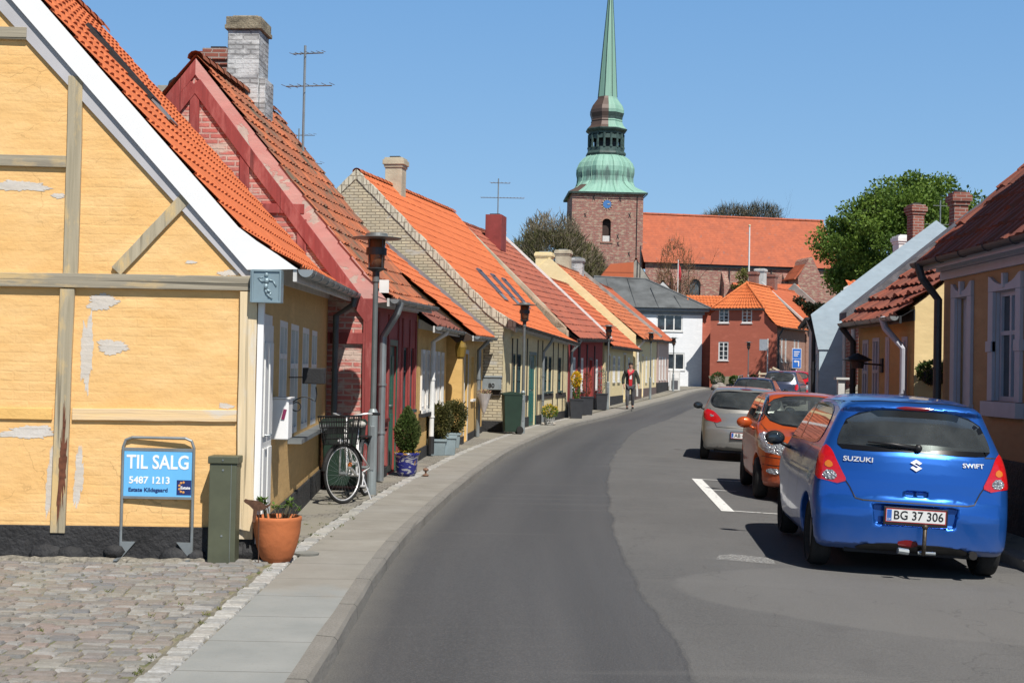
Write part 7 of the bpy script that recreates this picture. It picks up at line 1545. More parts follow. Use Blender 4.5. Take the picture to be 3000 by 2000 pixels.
# potted plants ----------------------------------------------------------------------------------------
def leafball(root, name, c, r, n, leaf, mat, seed=1, shape=None, world=False, upk=.2):
    rs = np.random.default_rng(seed); mb = MB(); c = np.array(c, float)
    for i in range(n):
        d = rs.normal(size=3); d /= np.linalg.norm(d); rr = rs.uniform(.55, 1.0) ** .5; p = d * np.array(r) * rr
        if shape: p = shape(p, rs)
        p = c + p; o = d + rs.normal(size=3) * .5 + np.array((0, 0, upk)); o /= np.linalg.norm(o); s_ = np.cross(o, rs.normal(size=3)); s_ /= np.linalg.norm(s_) + 1e-9; L = leaf * rs.uniform(.6, 1.3)
        mb.face([p, p + o * L * .5 + s_ * L * .25, p + o * L, p + o * L * .5 - s_ * L * .25])
    return mb.build(name, mat, root, world=world)
MBLUEP = NM('blue_glaze'); m = MBLUEP; cc_ = m.mix(m.ramp(m.noise(6, 3, m.scale(m.obj(), (1, 1, 2.2)), .5, 1.5), .53, .57), (.02, .025, .17), (.36, .36, .37)); cc_ = m.mix(m.ramp(m.noise(4, 2, None, .5, 1.), .60, .63), cc_, (.30, .16, .04)); MBP = m.fin(cc_, .2); 
t = empty('conifer_pot', (-1.50, 19.95, .1), 'clipped conifer with tiny yellow flowers in a blue glazed pot', 'potted plant')
mb = MB(); mb.lathe([(.12, 0), (.145, .06), (.16, .20), (.17, .30), (.185, .315), (.185, .345), (.165, .345), (.155, .30), (0, .30)], n=30); mb.build('pot', MBP, t, world=False, smooth=True)
mb = MB(); mb.tube([(0, 0, .33), (0, 0, .8)], .02, 6); mb.build('trunk', MSTEM, t, world=False)
cone = lambda p, rs: np.array((p[0] * (1 - max(0, p[2]) / .36 * .72) * (1 + .12 * math.sin(9 * p[2] + 4 * math.atan2(p[1], p[0]))), p[1] * (1 - max(0, p[2]) / .36 * .72) * (1 + .12 * math.sin(8 * p[2])), p[2]))
rag = lambda p, rs: p * (1 + .16 * math.sin(11 * p[2] + 3 * math.atan2(p[1], p[0])) + .10 * math.sin(17 * p[0] + 5) + .08 * rs.normal())
leafball(t, 'foliage', (0, 0, .66), (.175, .175, .34), 6500, .045, leafmat('conifer', (.07, .13, .03), (.11, .17, .045), (.10, .085, .035)), 4, cone, upk=1.2)
leafball(t, 'flowers', (0, 0, .345), (.18, .18, .03), 130, .03, LY, 6)
mb = MB(); mb.ball((0, 0, .10), .045, .05, .028, 8); mb.tube([(0, 0, .09), (.0, 0, 0)], .016, 6); mb.ball((0, 0, 0.02), .05, .05, .02, 8); w3 = mb.build('mushroom_ornament', plain('brown_ceramic', (.20, .11, .07), .6)); w3.location = (-1.22, 19.95, .1); tag(w3, 'small brown mushroom ornament beside the blue glazed pot', 'ornament')
MPLB = plain('planter_bluegrey', (.26, .33, .36), .6, var=.12, sc=4)
def planter(x, y, label, s=.19, h=.34, mat=None, rz=0, foliage=None, name='planter', cat='planter', group=None):
    t = empty(name, (x, y, zpave(x, y)), label, cat, group, rz=rz)
    mb = MB(); v = [(a * s * .82, b * s * .82, 0) for a, b in ((-1, -1), (1, -1), (1, 1), (-1, 1))] + [(a * s, b * s, h) for a, b in ((-1, -1), (1, -1), (1, 1), (-1, 1))]; mb.addmesh(v, [(3, 2, 1, 0), (4, 5, 6, 7)] + [(i, (i + 1) % 4, 4 + (i + 1) % 4, 4 + i) for i in range(4)]); mb.build('box', mat or MPLB, t, world=False, bevel=.008)
    mb = MB(); k = s + .015
    for a in ((-k, k, -k, -k + .03), (-k, k, k - .03, k), (-k, -k + .03, -k + .03, k - .03), (k - .03, k, -k + .03, k - .03)): mb.box(*a, h - .03, h + .012)
    mb.build('rim', mat or MPLB, t, world=False); return t
LB = leafmat('box_leaf', (.08, .09, .025), (.17, .14, .045), (.04, .05, .018))
for x, y, lab, sd_ in ((-1.34, 24.85, 'blue-grey planter with box bush, nearer of the pair by the white downpipe', 1), (-1.15, 27.3, 'blue-grey planter with box bush, farther one before the ochre cottage', 2)):
    t = planter(x, y, lab, .185 if sd_ == 1 else .16, .29, name='box_planter', cat='planter', group='box bushes in planters'); mb = MB(); mb.tube([(0, 0, .3), (0, 0, .8)], .02, 6); mb.build('trunk', MSTEM, t, world=False)
    leafball(t, 'foliage', (0, 0, .60), (.225, .225, .32), 4600, .05, LB, sd_, rag)
t = planter(-1.12, 24.95, 'empty blue-grey planter box tucked behind the nearer box bush', .14, .34, name='empty_planter')
MBPL = plain('black_planter', (.035, .038, .045), .5, var=.1)
for i, (x, y, lab) in enumerate(((2.12, 44.2, 'black planter with yellow flowering bush by the red house downpipe'), (2.62, 47.1, 'black planter with reddish sprays between the red house windows'), (3.42, 51.6, 'black planter with trellis at the far end of the red house'))):
    t = planter(x, y, lab, .22, .62, MBPL, name='black_planter', group='black planters before the red rendered house')
    if i == 0: leafball(t, 'flowers', (-.02, -.1, 1.25), (.16, .16, .24), 700, .06, LY, 8); leafball(t, 'foliage', (0, 0, .95), (.1, .1, .35), 500, .06, LG, 9); 
    if i == 1: leafball(t, 'foliage', (0, 0, 1.05), (.16, .16, .42), 500, .05, leafmat('red_sprays', (.20, .06, .02), (.10, .08, .02), (.12, .03, .01)), 9)
    if i == 2:
        mb = MB(); 
        for k in range(4): mb.tube([(-.15 + .1 * k, 0, .5), (-.15 + .1 * k, 0, 1.6)], .012, 4)
        for k in range(4): mb.tube([(-.16, .01, .7 + .25 * k), (.16, .01, .7 + .25 * k)], .010, 4)
        mb.build('trellis', MGREYM, t, world=False); leafball(t, 'foliage', (0, 0, 1.1), (.16, .1, .45), 260, .05, LD, 3)
t = empty('flower_basket', (1.12, 39.0, zpave(1.1, 39)), 'wire basket of yellow flowers on the pavement before the teal door', 'flower basket')
mb = MB(); 
for k in range(14): a = 2 * math.pi * k / 14; mb.tube([(.10 * math.cos(a), .10 * math.sin(a), .02), (.17 * math.cos(a), .17 * math.sin(a), .30)], .006, 3)
for z, r_ in ((.02, .10), (.16, .14), (.30, .17)): mb.tube([(r_ * math.cos(a), r_ * math.sin(a), z) for a in [2 * math.pi * k / 16 for k in range(17)]], .007, 3)
mb.build('basket', MOFFW, t, world=False); leafball(t, 'foliage', (0, 0, .38), (.22, .22, .16), 700, .06, LG, 11); leafball(t, 'flowers', (0, 0, .42), (.23, .23, .17), 420, .05, LY, 12)
mb = MB(); 
for k in range(5): mb.ball((random.uniform(-.2, .2), random.uniform(-.1, .1), .04), .06, .07, .05, 8)
mb.build('pebbles', plain('pebble', (.42, .38, .33), .9), t, world=False)
# letterbox 80, cone vase, yellow lantern, door canopy board ---------------------------------------------
t = empty('grey_letterbox', (-.44, 34.28, 1.1), 'silver-grey letterbox numbered 80 on the cream brick gable', 'letterbox')
mb = MB(); p0 = f5.p(-.14, .02, 1.17); mb.obox(p0, f5.u * .135, f5.n * .50, UP * .30); mb.obox(f5.p(-.16, .0, 1.47), f5.u * .155, f5.n * .54, UP * .05); mb.build('box', plain('silver_box', (.34, .39, .42), .45, .3), t, bevel=.01)
p1 = f5.p(-.148, .25, 1.27); text('80', .16, MPBLK, t, Matrix.Translation(-Vector(t.location)) @ basis(p1, -f5.n, UP), 'lettering', off=.003)
mb = MB(); mb.obox(f5.p(-.06, .03, 1.02), f5.u * .055, f5.n * .46, UP * .14); mb.build('shelf', TDK, t)
t = empty('cone_vase', (-1.02, 31.6, 1.0), 'pale cone-shaped wall vase beside the brown door', 'wall vase'); mb = MB(); mb.lathe([(.0, .52), (.04, .60), (.17, 1.02), (.15, 1.02), (.0, .9)], f4.p(3.0, -.24, 0.0) + UP * .1, 16); mb.build('cone', plain('pale_cone', (.50, .46, .44), .7), t)
leafball(t, 'flowers', f4.p(3.0, -.24, 1.14), (.15, .15, .05), 160, .05, leafmat('pink_flowers', (.5, .22, .2), (.5, .4, .3), (.2, .3, .1)), 3, world=True)
t = empty('yellow_lantern', (f3.p(4.9, -.3, 0).x, f3.p(4.9, -.3, 0).y, 2.1), 'hanging brass-yellow wall lantern at the end of the cream cottage', 'lantern'); c_ = f3.p(4.9, -.34, 0)
mb = MB(); mb.lathe([(.0, 2.26), (.10, 2.2), (.12, 2.12), (.09, 1.92), (.05, 1.88), (0, 1.88)], c_, 8); mb.build('lantern_case', plain('brass_yellow', (.30, .19, .035), .4, .3), t); mb = MB(); mb.tube([c_ + UP * 2.26, c_ + UP * 2.36, f3.p(4.9, 0, 2.36)], .01, 5); mb.build('bracket', MBLACK, t)
# walker ---------------------------------------------------------------------------------------------------
# far small things ---------------------------------------------------------------------------------------------
t = empty('folding_board', (10.0, 83.6, zpave(10, 84)), 'white pavement board with dark picture leaning by the white house', 'sign'); mb = MB(); mb.box(-.33, .33, -.03, .03, 0, 1.25); mb.build('panel', MOFFW, t, world=False, bevel=.02); mb = MB(); mb.box(-.26, .26, -.04, -.032, .75, 1.1); mb.build('upper_notice', MWHITE, t, world=False); mb = MB(); mb.box(-.2, .2, -.04, -.032, .08, .62); mb.build('picture', plain('dark_picture', (.08, .08, .09), .6), t, world=False); text('CAFE', .17, MRUST, t, basis((0, -.043, .93), (1, 0, 0), (0, 0, 1))) if 0 else None
def pole_sign(x, y, z, h, label, kind):
    t = empty('road_sign', (x, y, z), label, 'road sign'); mb = MB(); mb.tube([(0, 0, 0), (0, 0, h)], .045, 8); mb.build('post', MOFFW, t, world=False); MB1 = plain('sign_road_blue', (.02, .14, .50), .4, var=.02)
    if kind == 'grey': mb = MB(); mb.box(-.56, -.05, -.04, -.02, h - .8, h - .05); mb.build('panel', plain('sign_back', (.33, .36, .40), .5, .3), t, world=False)
    else:
        mb = MB(); mb.box(-.26, .26, -.08, -.06, h - 1.12, h - .0); P = mb.build('panel', MWHITE, t, world=False); mb = MB(); mb.box(-.235, .235, -.09, -.082, h - .56, h - .03); mb.box(-.235, .235, -.09, -.082, h - 1.09, h - .59); mb.build('blue_field', MB1, P, world=False)
        mb = MB(); mb.box(.08, .14, -.10, -.092, h - 1.02, h - .70); mb.box(-.07, .08, -.10, -.092, h - .76, h - .70); mb.prism([(-.07, -.1, h - .66), (-.07, -.1, h - .80), (-.17, -.1, h - .73)], (0, .008, 0)); 
        for k in range(3): mb.box(-.16, .16 - .05 * k, -.10, -.092, h - .22 - k * .11, h - .17 - k * .11)
        mb.build('arrow', MWHITE, P, world=False)
pole_sign(17.05, 91., .75, 3.35, 'plain grey sign back on white post before the red gable wall', 'grey'); pole_sign(15.95, 76.5, .45, 2.75, 'blue and white direction signs with left arrow above the red car', 'blue')
# rails, rocks and shrubs before the red gable
t = empty('pallet_railing', (15.7, 86.6, .55), 'pale timber slatted railing at the foot of the red gable steps', 'railing'); ml = wood('pale_slats', (.56, .47, .34), (.44, .36, .25), vert=False); mb = MB()
for x in (0, .62, 1.2): mb.box(x, x + .08, 0, .08, 0, 1.35)
for k in range(5): mb.box(-.04, 1.3, -.03, 0, .1 + k * .26, .22 + k * .26)
mb.build('slats', ml, t, world=False); mb = MB(); mb.bar((.9, .2, 1.6), (2.9, 1.2, .75), .08, .12); mb.bar((.9, 1.2, 1.5), (2.9, 2.2, .7), .08, .12); mb.build('handrail', ml, t, world=False)
MROCK = m_stone('boulder', [(.34, .29, .25), (.26, .23, .21), (.42, .36, .32)], .1)
rs = random.Random(4)
for i in range(34):
    x = 13.7 + rs.uniform(0, 4.6); y = 91.2 + (x - 13.7) * .06 + rs.uniform(0, 1.6); r_ = rs.uniform(.13, .30); mb = MB(); mb.ball((0, 0, 0), r_ * rs.uniform(.9, 1.4), r_, r_ * rs.uniform(.6, .9), 8); o = mb.build('boulder', MROCK, smooth=True); o.location = (x, y, hr(y) + .08 + r_ * .3 + max(0, y - 91.6) * .35); tag(o, 'rounded field stone in the bank below the red gable', 'boulder', 'field stones in the bank below the red gable')
mb = MB(); mb.grid([[(13.6 + i * 1.2, 91.6 + j * 1.3, hr(91) + .1 + j * .42) for j in range(3)] for i in range(5)]); tag(mb.build('bank', mg), kind='structure')
for i, (x, y, r_, mt, lab) in enumerate(((14.0, 92.6, .45, LD, 'dark rounded shrub at the white house corner'), (15.1, 92.0, .42, LG, 'bright green low shrub among the field stones'), (16.4, 92.6, .38, LD, 'small leafy shrub right of the bright green one'))):
    t = empty('shrub', (x, y, hr(y) + .35), lab, 'shrub'); leafball(t, 'foliage', (0, 0, r_ * .8), (r_, r_, r_ * (1.0 if i != 1 else .6)), 900, .12, mt, 20 + i); mb = MB(); mb.tube([(0, 0, -.1), (0, 0, r_ * .8)], .03, 5); mb.build('stem', MSTEM, t, world=False)
# right side: wall lamp, flower baskets
t = empty('wall_lantern', (5.43, 21.2, 1.89), 'black wall lantern with broad hood on the golden house front', 'lantern'); mb = MB(); mb.lathe([(0, 0), (.09, .0), (.11, .10), (.24, .13), (.10, .2), (0, .24)], (-.06, 0, -.08), 14); mb.build('hood', MBLACK, t, world=False); mb = MB(); mb.tube([(-.05, 0, 0), (.34, 0, -.02)], .015, 6); mb.box(.30, .345, -.06, .06, -.14, .08); mb.build('bracket', MBLACK, t, world=False)
t = empty('hanging_basket', (5.97, 19.36, 1.70), 'dark hanging flower basket on the shaded pale gable of the golden house', 'flower basket'); mb = MB(); mb.ball((0, 0, 0), .17, .14, .12, 12); mb.build('basket', MDARK, t, world=False); leafball(t, 'foliage', (0, 0, .06), (.22, .16, .14), 500, .07, LD, 31)
# a boundary chain/rail at the light blue corner
# television aerials
def aerial(x, y, z0, z1, label, n=2, sc=1., big=True):
    t = empty('tv_aerial', (x, y, z0), label, 'aerial'); H_ = z1 - z0; mb = MB(); mb.tube([(0, 0, 0), (0, 0, H_)], .022 * sc, 6); mb.build('mast', MGREYM, t, world=False)
    mb = MB()
    def boom(z, L, az, k, el):
        d = Vector((math.cos(az), math.sin(az), 0)); s_ = Vector((-d.y, d.x, 0)); mb.tube([d * -L * .4 + UP * z, d * L * .6 + UP * (z - .03)], .011 * sc, 4)
        for i in range(k): c = d * (-L * .4 + L * i / (k - 1)) + UP * z; e = el * (1 - .5 * i / k); mb.tube([c - s_ * e, c + s_ * e], .006 * sc, 3)
    if n == 2: boom(H_ - .12, .6, R(-25), 7, .10); boom(H_ - .66, .85, R(-20), 7, .16)
    else: boom(H_ - .15, .6 * sc, R(-12), 6, .2); boom(H_ - .7, 1.35 * sc, R(-8), 14, .12)
    mb.build('elements', MGREYM, t, world=False); return t
aerial(-3.52, 22.5, 4.6, 6.97, 'tall television aerial beside the whitewashed chimney'); aerial(-4.15, 26., 4.2, 6.2, 'small distant aerial left of the tall one', sc=.6)
aerial(-.62, 50.5, 6.5, 8.75, 'aerial standing right of the red chimney', n=1, sc=1.2)
aerial(12.5, 40, 4.5, 6.9, 'thin aerial between the two brick chimneys on the right', n=1, sc=.8)
# ------------------------------------------------------------------ trees
MBARK = plain('bark', (.085, .07, .052), .95, var=.3, sc=5, bump=.03)
def branches(mb, base, h, r0, spread, levels, rs, tips, up=.35, nk=(3, 5), lean=(0, 0)):
    def grow(p, d, L, r, lv):
        k = 4; pts = [p]; q = p
        for i in range(k): d = (d + Vector((rs.gauss(0, .12), rs.gauss(0, .12), up * .12))).normalized(); q = q + d * L / k; pts.append(q)
        r1 = r * .55; mb.tube(pts, [r + (r1 - r) * i / k for i in range(k + 1)], 7 if lv == 0 else 5 if lv == 1 else 3, cap=False)
        if lv >= levels - 2: tips.extend(pts[2:])
        if lv >= levels: return
        for i in range(rs.randint(*nk)):
            t = pts[rs.randint(2, k)] if i else q; a = rs.uniform(0, 6.28); e = spread * rs.uniform(.6, 1.2); s_ = d.orthogonal().normalized(); s_ = Matrix.Rotation(a, 3, d) @ s_
            grow(t, (d * math.cos(e) + s_ * math.sin(e)).normalized(), L * rs.uniform(.55, .8), r1 * .8, lv + 1)
    grow(Vector(base), Vector((lean[0], lean[1], 1)).normalized(), h, r0, 0)
def big_tree(label, x, y, zc, rad, n, leaf, mat, th=.35, seed=1, name='leafy_tree', clumps=90, levels=4, group=None, flat=.0, keep=None):
    z0 = hr(min(y, 170)); t = empty(name, (x, y, z0), label, 'tree', group); rs = random.Random(seed); rn = np.random.default_rng(seed); mb = MB(); tips = []
    branches(mb, (0, 0, -.3), (zc - z0) * .55, th, .75, levels, rs, tips, nk=(3, 4)); mb.build('trunk', MBARK, t, world=False, smooth=True)
    C = []; 
    for i in range(clumps):
        d = rn.normal(size=3); d /= np.linalg.norm(d); rr = rn.uniform(.30, 1.0) ** .45; 
        if d[2] < -.5: d[2] *= .5
        C.append((d * np.array(rad) * rr * (1 + .10 * math.sin(3 * math.atan2(d[1], d[0]) + seed) + .07 * math.sin(7 * d[2] + 2 * seed)), rn.uniform(.13, .24) * min(rad)))
    CA = np.array([c for c, _ in C]); CR = np.array([r for _, r in C]); ci = rn.integers(len(C), size=n); unit = lambda a: a / (np.linalg.norm(a, axis=1)[:, None] + 1e-9)
    d = unit(rn.normal(size=(n, 3))); p = CA[ci] + d * CR[ci][:, None] * np.array((1.15, 1.15, .8)) * rn.uniform(.35, 1.05, size=(n, 1)) + (0, 0, zc - z0); o = unit(d * .5 + rn.normal(size=(n, 3)) * .6 + (0, 0, .1)); s_ = unit(np.cross(o, rn.normal(size=(n, 3)))); L = leaf * rn.uniform(.5, 1.4, size=(n, 1))
    q = np.stack([p, p + o * L * .5 + s_ * L * .33, p + o * L, p + o * L * .5 - s_ * L * .33], 1).reshape(-1, 3); lf = MB(); lf.v = q.tolist(); lf.f = [(4 * i, 4 * i + 1, 4 * i + 2, 4 * i + 3) for i in range(n)]; lf.uvs = [None] * n
    lf.build('crown', mat, t, world=False); return t
LGR = leafmat('chestnut_leaf', (.12, .20, .028), (.17, .25, .04), (.07, .13, .022))
LOL = leafmat('olive_twig', (.13, .13, .05), (.17, .155, .07), (.09, .10, .035))
LBN = leafmat('brown_twig', (.27, .23, .165), (.21, .18, .125), (.15, .13, .08))
LDK = leafmat('dark_crown', (.012, .022, .008), (.02, .03, .012), (.008, .014, .006))
LYG = leafmat('yellow_green', (.20, .20, .04), (.15, .17, .04), (.10, .10, .03))
LOB = leafmat('red_buds', (.24, .13, .06), (.18, .10, .05), (.14, .10, .05))
big_tree('big full green tree behind the roofs on the right', 24.9, 85, 9.4, (5.6, 5.0, 5.1), 115000, .20, LGR, .45, 3, clumps=230)
big_tree('near-black foliage added for the shade below the big green tree', 23.6, 104, 5.6, (2.9, 2.2, 2.6), 14000, .2, LDK, .2, 5, name='dark_crown', clumps=50, levels=3)  # near-black crown put in to stand for shade under the big tree
def twig_tree(label, x, y, ht, w, seed, mats, dens=1.0, name='bare_tree', th=.3, levels=5, spread=.5, crown=(.55, 1.), tw=.9, nt=5000, tl=.8, twd=.012, base=None):
    z0 = hr(min(y, 170)) if base is None else base; t = empty(name, (x, y, z0), label, 'tree'); rs = random.Random(seed); rn = np.random.default_rng(seed); mb = MB(); tips = []
    branches(mb, (0, 0, -.3), ht * .36, th, spread, levels, rs, tips, up=.5, nk=(3, 4)); mb.build('trunk', MBARK, t, world=False)
    T = np.array([tuple(p) for p in tips]); 
    for mi, (mt, zr_, frac) in enumerate(mats):
        lf = MB(); k = int(nt * frac)
        for i in range(k):
            for _ in range(20):
                d = rn.normal(size=3); d /= np.linalg.norm(d); rr = rn.uniform(.2, 1) ** .4; p = np.array((d[0] * w, d[1] * w, ht * crown[0] + d[2] * ht * (crown[1] - crown[0]))) * (rr, rr, 1) if 0 else np.array((d[0] * w * rr, d[1] * w * rr, ht * crown[0] + d[2] * ht * (crown[1] - crown[0]) * rr))
                if zr_[0] <= p[2] / ht <= zr_[1] and math.sin(p[0] * 1.9 + seed) + math.sin(p[1] * 1.7) + math.sin(p[2] * 1.5 + p[0]) > -1.0 + rn.uniform(-1, 1): break
            o = np.array((p[0], p[1], (p[2] - ht * .25) * .8)); o /= np.linalg.norm(o) + 1e-9; o += rn.normal(size=3) * .45; o /= np.linalg.norm(o); s_ = np.cross(o, rn.normal(size=3)); s_ /= np.linalg.norm(s_) + 1e-9; L = tl * rn.uniform(.5, 1.3); ww = twd * rn.uniform(.6, 1.6)
            lf.face([p - s_ * ww, p + s_ * ww, p + o * L + s_ * ww * .3, p + o * L - s_ * ww * .3])
        lf.build('crown', mt, t, world=False)
    return t
twig_tree('round brown-grey tree just coming into leaf, left of the church tower', 3.6, 130, 15.9, 4.3, 11, [(LBN, (.45, 1.), .62), (LOL, (.0, .85), .75)], nt=17000, tl=.62, twd=.035, crown=(.58, .99), th=.4)
twig_tree('olive-green budding tree overlapping the left edge of the tower', 7.0, 131, 13.2, 2.3, 17, [(LBN, (.5, 1.), .4), (LOL, (.0, 1.), .8)], nt=8000, tl=.55, twd=.035, crown=(.6, .97), th=.25)
twig_tree('slender reddish tree in front of the nave roof', 16.9, 142, 15.2, 2.1, 23, [(LOB, (.3, 1.), 1.)], nt=2600, tl=.5, twd=.022, crown=(.62, .98), th=.2, levels=4)
for x, h_, w_, s_, lab in ((30.5, 24.0, 3.2, 31, 'leafless tree tops above the nave ridge, left clump'), (34.6, 24.3, 3.4, 37, 'leafless tree tops above the nave ridge, right clump'), (27.5, 22.6, 1.9, 41, 'small leafless tree top nearest the tower above the nave ridge')): twig_tree(lab, x, 190, h_, w_, s_, [(LBN, (.6, 1.), .4), (LDK, (.6, .97), .5)], nt=3800, tl=.9, twd=.03, crown=(.86, 1.), th=.35)
big_tree('yellow-green bush between the red roofs and the chapel', 21.9, 124, 9.3, (2.0, 1.6, 2.3), 2600, .22, LYG, .12, 51, name='bush', clumps=40, levels=3)
# ------------------------------------------------------------------ the man walking towards us
def skinned(name, pts, edges, rad, mat, parent, sub=2, root=0):
    me = bpy.data.meshes.new(name); me.from_pydata(pts, edges, []); o = bpy.data.objects.new(name, me); COL.objects.link(o); o.parent = parent; me.materials.append(mat)
    sk = o.modifiers.new('skin', 'SKIN'); sk.use_smooth_shade = True; sv = me.skin_vertices[0].data if me.skin_vertices else None
    if sv is None:
        bm = bmesh.new(); bm.from_mesh(me); bm.verts.layers.skin.verify(); bm.to_mesh(me); bm.free(); sv = me.skin_vertices[0].data
    for i, r in enumerate(rad): sv[i].radius = r if isinstance(r, tuple) else (r, r); sv[i].use_root = (i == root)
    s_ = o.modifiers.new('sub', 'SUBSURF'); s_.levels = sub; s_.render_levels = sub; return o
MSK = plain('skin', (.46, .26, .19), .6, var=.05); MJK = plain('dark_green_jacket', (.035, .042, .032), .85, var=.25, sc=8, bump=.01); MTR = plain('grey_trousers', (.10, .10, .11), .9, var=.2, sc=8, bump=.006); MRS = plain('red_shirt', (.50, .012, .02), .8, var=.08); MSC = plain('red_scarf', (.55, .04, .06), .85, var=.2, sc=25); MHR = plain('dark_hair', (.025, .02, .017), .8); MSHO = plain('shoe', (.03, .028, .026), .6)
man = empty('person', (4.62, 52.9, zpave(4.6, 52.9)), 'man in dark jacket, red shirt and red scarf walking towards the camera on the pavement', 'person')
# body: pelvis 0, spine, neck, head; legs mid-stride; arms hanging
bp = [(0, 0, .93), (0, -.01, 1.12), (0, -.02, 1.32), (0, -.01, 1.47), (0, -.02, 1.56), (.0, -.04, 1.66), (0, -.03, 1.74),
      (-.10, 0, .88), (-.12, -.10, .50), (-.12, -.02, .10), (-.12, -.16, .035), (.10, 0, .88), (.11, .06, .50), (.11, .20, .13), (.12, .08, .04),
      (-.19, 0, 1.43), (-.27, .04, 1.16), (-.26, -.06, .92), (-.25, -.09, .85), (.19, 0, 1.43), (.28, -.02, 1.16), (.29, -.10, .94), (.29, -.14, .87)]
be = [(0, 1), (1, 2), (2, 3), (3, 4), (4, 5), (5, 6), (0, 7), (7, 8), (8, 9), (9, 10), (0, 11), (11, 12), (12, 13), (13, 14), (3, 15), (15, 16), (16, 17), (17, 18), (3, 19), (19, 20), (20, 21), (21, 22)]
br_ = [(.15, .11), (.14, .10), (.17, .11), (.10, .08), (.055, .055), (.075, .09), (.065, .075), .085, .058, .04, .035, .085, .058, .04, .035, .06, .042, .032, .028, .06, .042, .032, .028]
body = skinned('body', bp, be, br_, MSK, man)
skinned('trousers', [bp[i] for i in (0, 7, 8, 9, 11, 12, 13)], [(0, 1), (1, 2), (2, 3), (0, 4), (4, 5), (5, 6)], [(.17, .125), .105, .078, .062, .105, .078, .062], MTR, man)
for s_, i, j in ((-1, 9, 10), (1, 13, 14)): a, b = Vector(bp[i]), Vector(bp[j]); mb = MB(); mb.ball((a.x, (a.y + b.y) / 2 - .02, b.z + .015), .05, .14, .05, 12); mb.build('shoe', MSHO, man, world=False, smooth=True)
skinned('jacket', [(0, 0, .86), (0, 0, 1.05), (0, 0, 1.3), (0, 0, 1.45), (-.19, 0, 1.45), (-.29, .04, 1.16), (-.28, -.05, .95), (.19, 0, 1.45), (.30, -.02, 1.16), (.31, -.09, .97)], [(0, 1), (1, 2), (2, 3), (3, 4), (4, 5), (5, 6), (3, 7), (7, 8), (8, 9)], [(.20, .14), (.20, .145), (.205, .14), (.12, .10), .085, .07, .06, .085, .07, .06], MJK, man, root=1)
mb = MB(); mb.prism([(-.05, -.16, 1.42), (-.085, -.165, 1.2), (-.075, -.165, .90), (.05, -.165, .90), (.06, -.165, 1.2), (.03, -.16, 1.42)], (0, .06, 0)); mb.build('shirt', MRS, man, world=False, bevel=.01); mb = MB(); mb.box(-.05, .03, -.172, -.166, 1.16, 1.32); mb.build('shirt_print', MWHITE, man, world=False)
mb = MB(); mb.tube([(-.10, -.05, 1.48), (-.09, -.13, 1.40), (-.03, -.17, 1.34), (.05, -.14, 1.42), (.10, -.05, 1.49), (.05, .06, 1.53), (-.05, .06, 1.53), (-.10, -.05, 1.48)], .045, 8); mb.tube([(-.06, -.15, 1.40), (-.08, -.18, 1.26)], [.04, .03], 8); mb.build('scarf', MSC, man, world=False, smooth=True)
mb = MB(); mb.ball((0, -.015, 1.745), .088, .105, .075, 14); mb.ball((0, .03, 1.69), .085, .085, .10, 12); mb.build('hair', MHR, man, world=False, smooth=True)
mb = MB(); mb.ball((-.03, -.125, 1.685), .012, .006, .008, 8); mb.ball((.03, -.125, 1.685), .012, .006, .008, 8); mb.build('eyes', MHR, man, world=False); mb = MB(); mb.ball((0, -.135, 1.66), .012, .018, .022, 8); mb.ball((.0, -.122, 1.62), .022, .006, .005, 8); [mb.ball((s_ * .082, -.03, 1.67), .012, .02, .03, 8) for s_ in (-1, 1)]; mb.build('face', MSK, man, world=False, smooth=True)
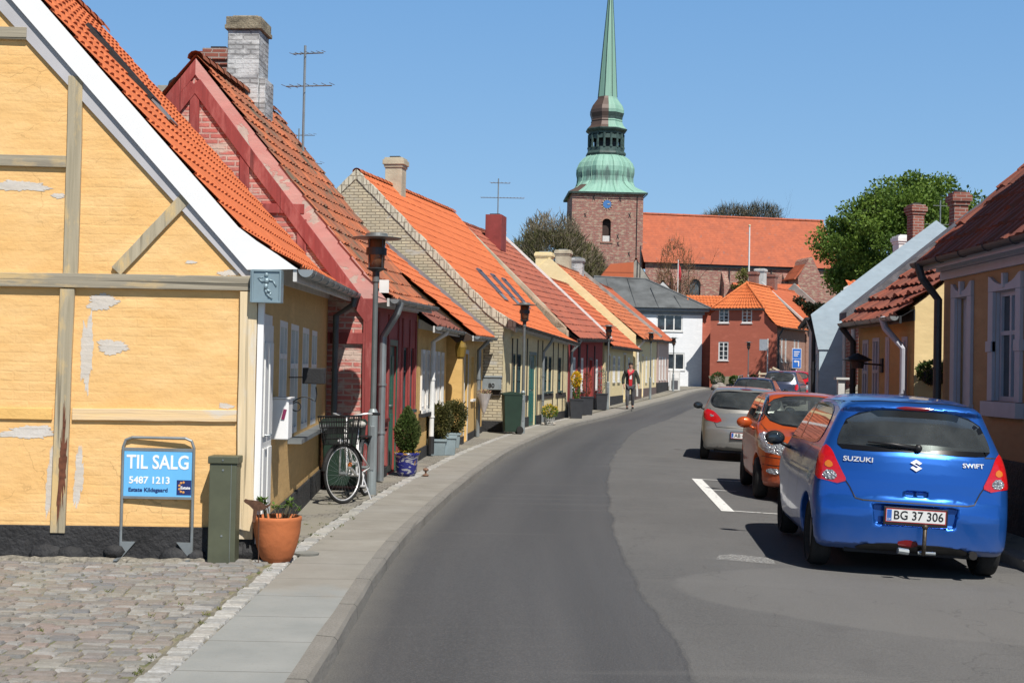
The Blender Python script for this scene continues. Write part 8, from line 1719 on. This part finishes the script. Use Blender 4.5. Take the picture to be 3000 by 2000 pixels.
for s_, w_ in ((-1, 18), (1, 22)):
    w = Vector(bp[w_]); mb = MB(); mb.ball(w + Vector((0, 0, -.02)), .022, .034, .045, 10)
    for k in range(4): a = w + Vector((0, -.024 + .016 * k, -.05)); mb.tube([a, a + Vector((-s_ * .004, -.004, -.028 - .006 * (k in (1, 2)))), a + Vector((-s_ * .014, -.008, -.05 - .006 * (k in (1, 2))))], [.0085, .008, .006], 6)
    mb.tube([w + Vector((-s_ * .01, -.03, -.01)), w + Vector((-s_ * .02, -.048, -.035)), w + Vector((-s_ * .022, -.05, -.055))], [.010, .009, .007], 6); mb.build('hand', MSK, man, world=False, smooth=True)
# ------------------------------------------------------------------ pieces that stand apart become parts of their own
def split_apart(o, gap=.05):
    me = o.data; n = len(me.vertices); par = list(range(n))
    def find(a):
        while par[a] != a: par[a] = par[par[a]]; a = par[a]
        return a
    for e in me.edges: a, b = find(e.vertices[0]), find(e.vertices[1]); par[a] = b
    co = np.zeros(n * 3); me.vertices.foreach_get('co', co); co = co.reshape(-1, 3); lab = np.array([find(i) for i in range(n)]); ids = np.unique(lab)
    if len(ids) < 2 or len(ids) > 400: return
    bb = {i: (co[lab == i].min(0), co[lab == i].max(0)) for i in ids}; gp = {i: i for i in ids}
    def gf(a):
        while gp[a] != a: a = gp[a]
        return a
    L = list(ids)
    for x in range(len(L)):
        for y in range(x + 1, len(L)):
            A_, B_ = bb[L[x]], bb[L[y]]; d = np.maximum(0, np.maximum(A_[0] - B_[1], B_[0] - A_[1]))
            if (d ** 2).sum() < gap * gap: gp[gf(L[x])] = gf(L[y])
    groups = {}
    for i in ids: groups.setdefault(gf(i), []).append(i)
    if len(groups) < 2 or len(groups) > 40: return
    for k, g_ in enumerate(groups.values()):
        keep = np.isin(lab, g_); m2 = me.copy() ; bm = bmesh.new(); bm.from_mesh(m2); bm.verts.ensure_lookup_table(); bmesh.ops.delete(bm, geom=[v for v in bm.verts if not keep[v.index]], context='VERTS'); bm.to_mesh(m2); bm.free()
        if k == 0: first = m2
        else: c = o.copy(); c.data = m2; COL.objects.link(c)
    o.data = first
for o in list(S.objects):
    if o.type == 'MESH' and o.parent and not o.children and o.name.split('.')[0] in ('gable', 'cornice', 'timber', 'pilaster', 'lower_panel', 'buttress', 'downpipe', 'wall_tie', 'window_arch', 'plinth', 'window', 'bracket', 'foot', 'door_seam', 'seam', 'lead_flashing', 'surround', 'pipe', 'boards', 'grip', 'elements', 'eyes', 'side_wall', 'pebbles', 'plinth_stones', 'flowers'):
        if o.parent.name.split('.')[0] == 'gutter' or o.name.split('.')[0] == 'elements': continue
        split_apart(o)
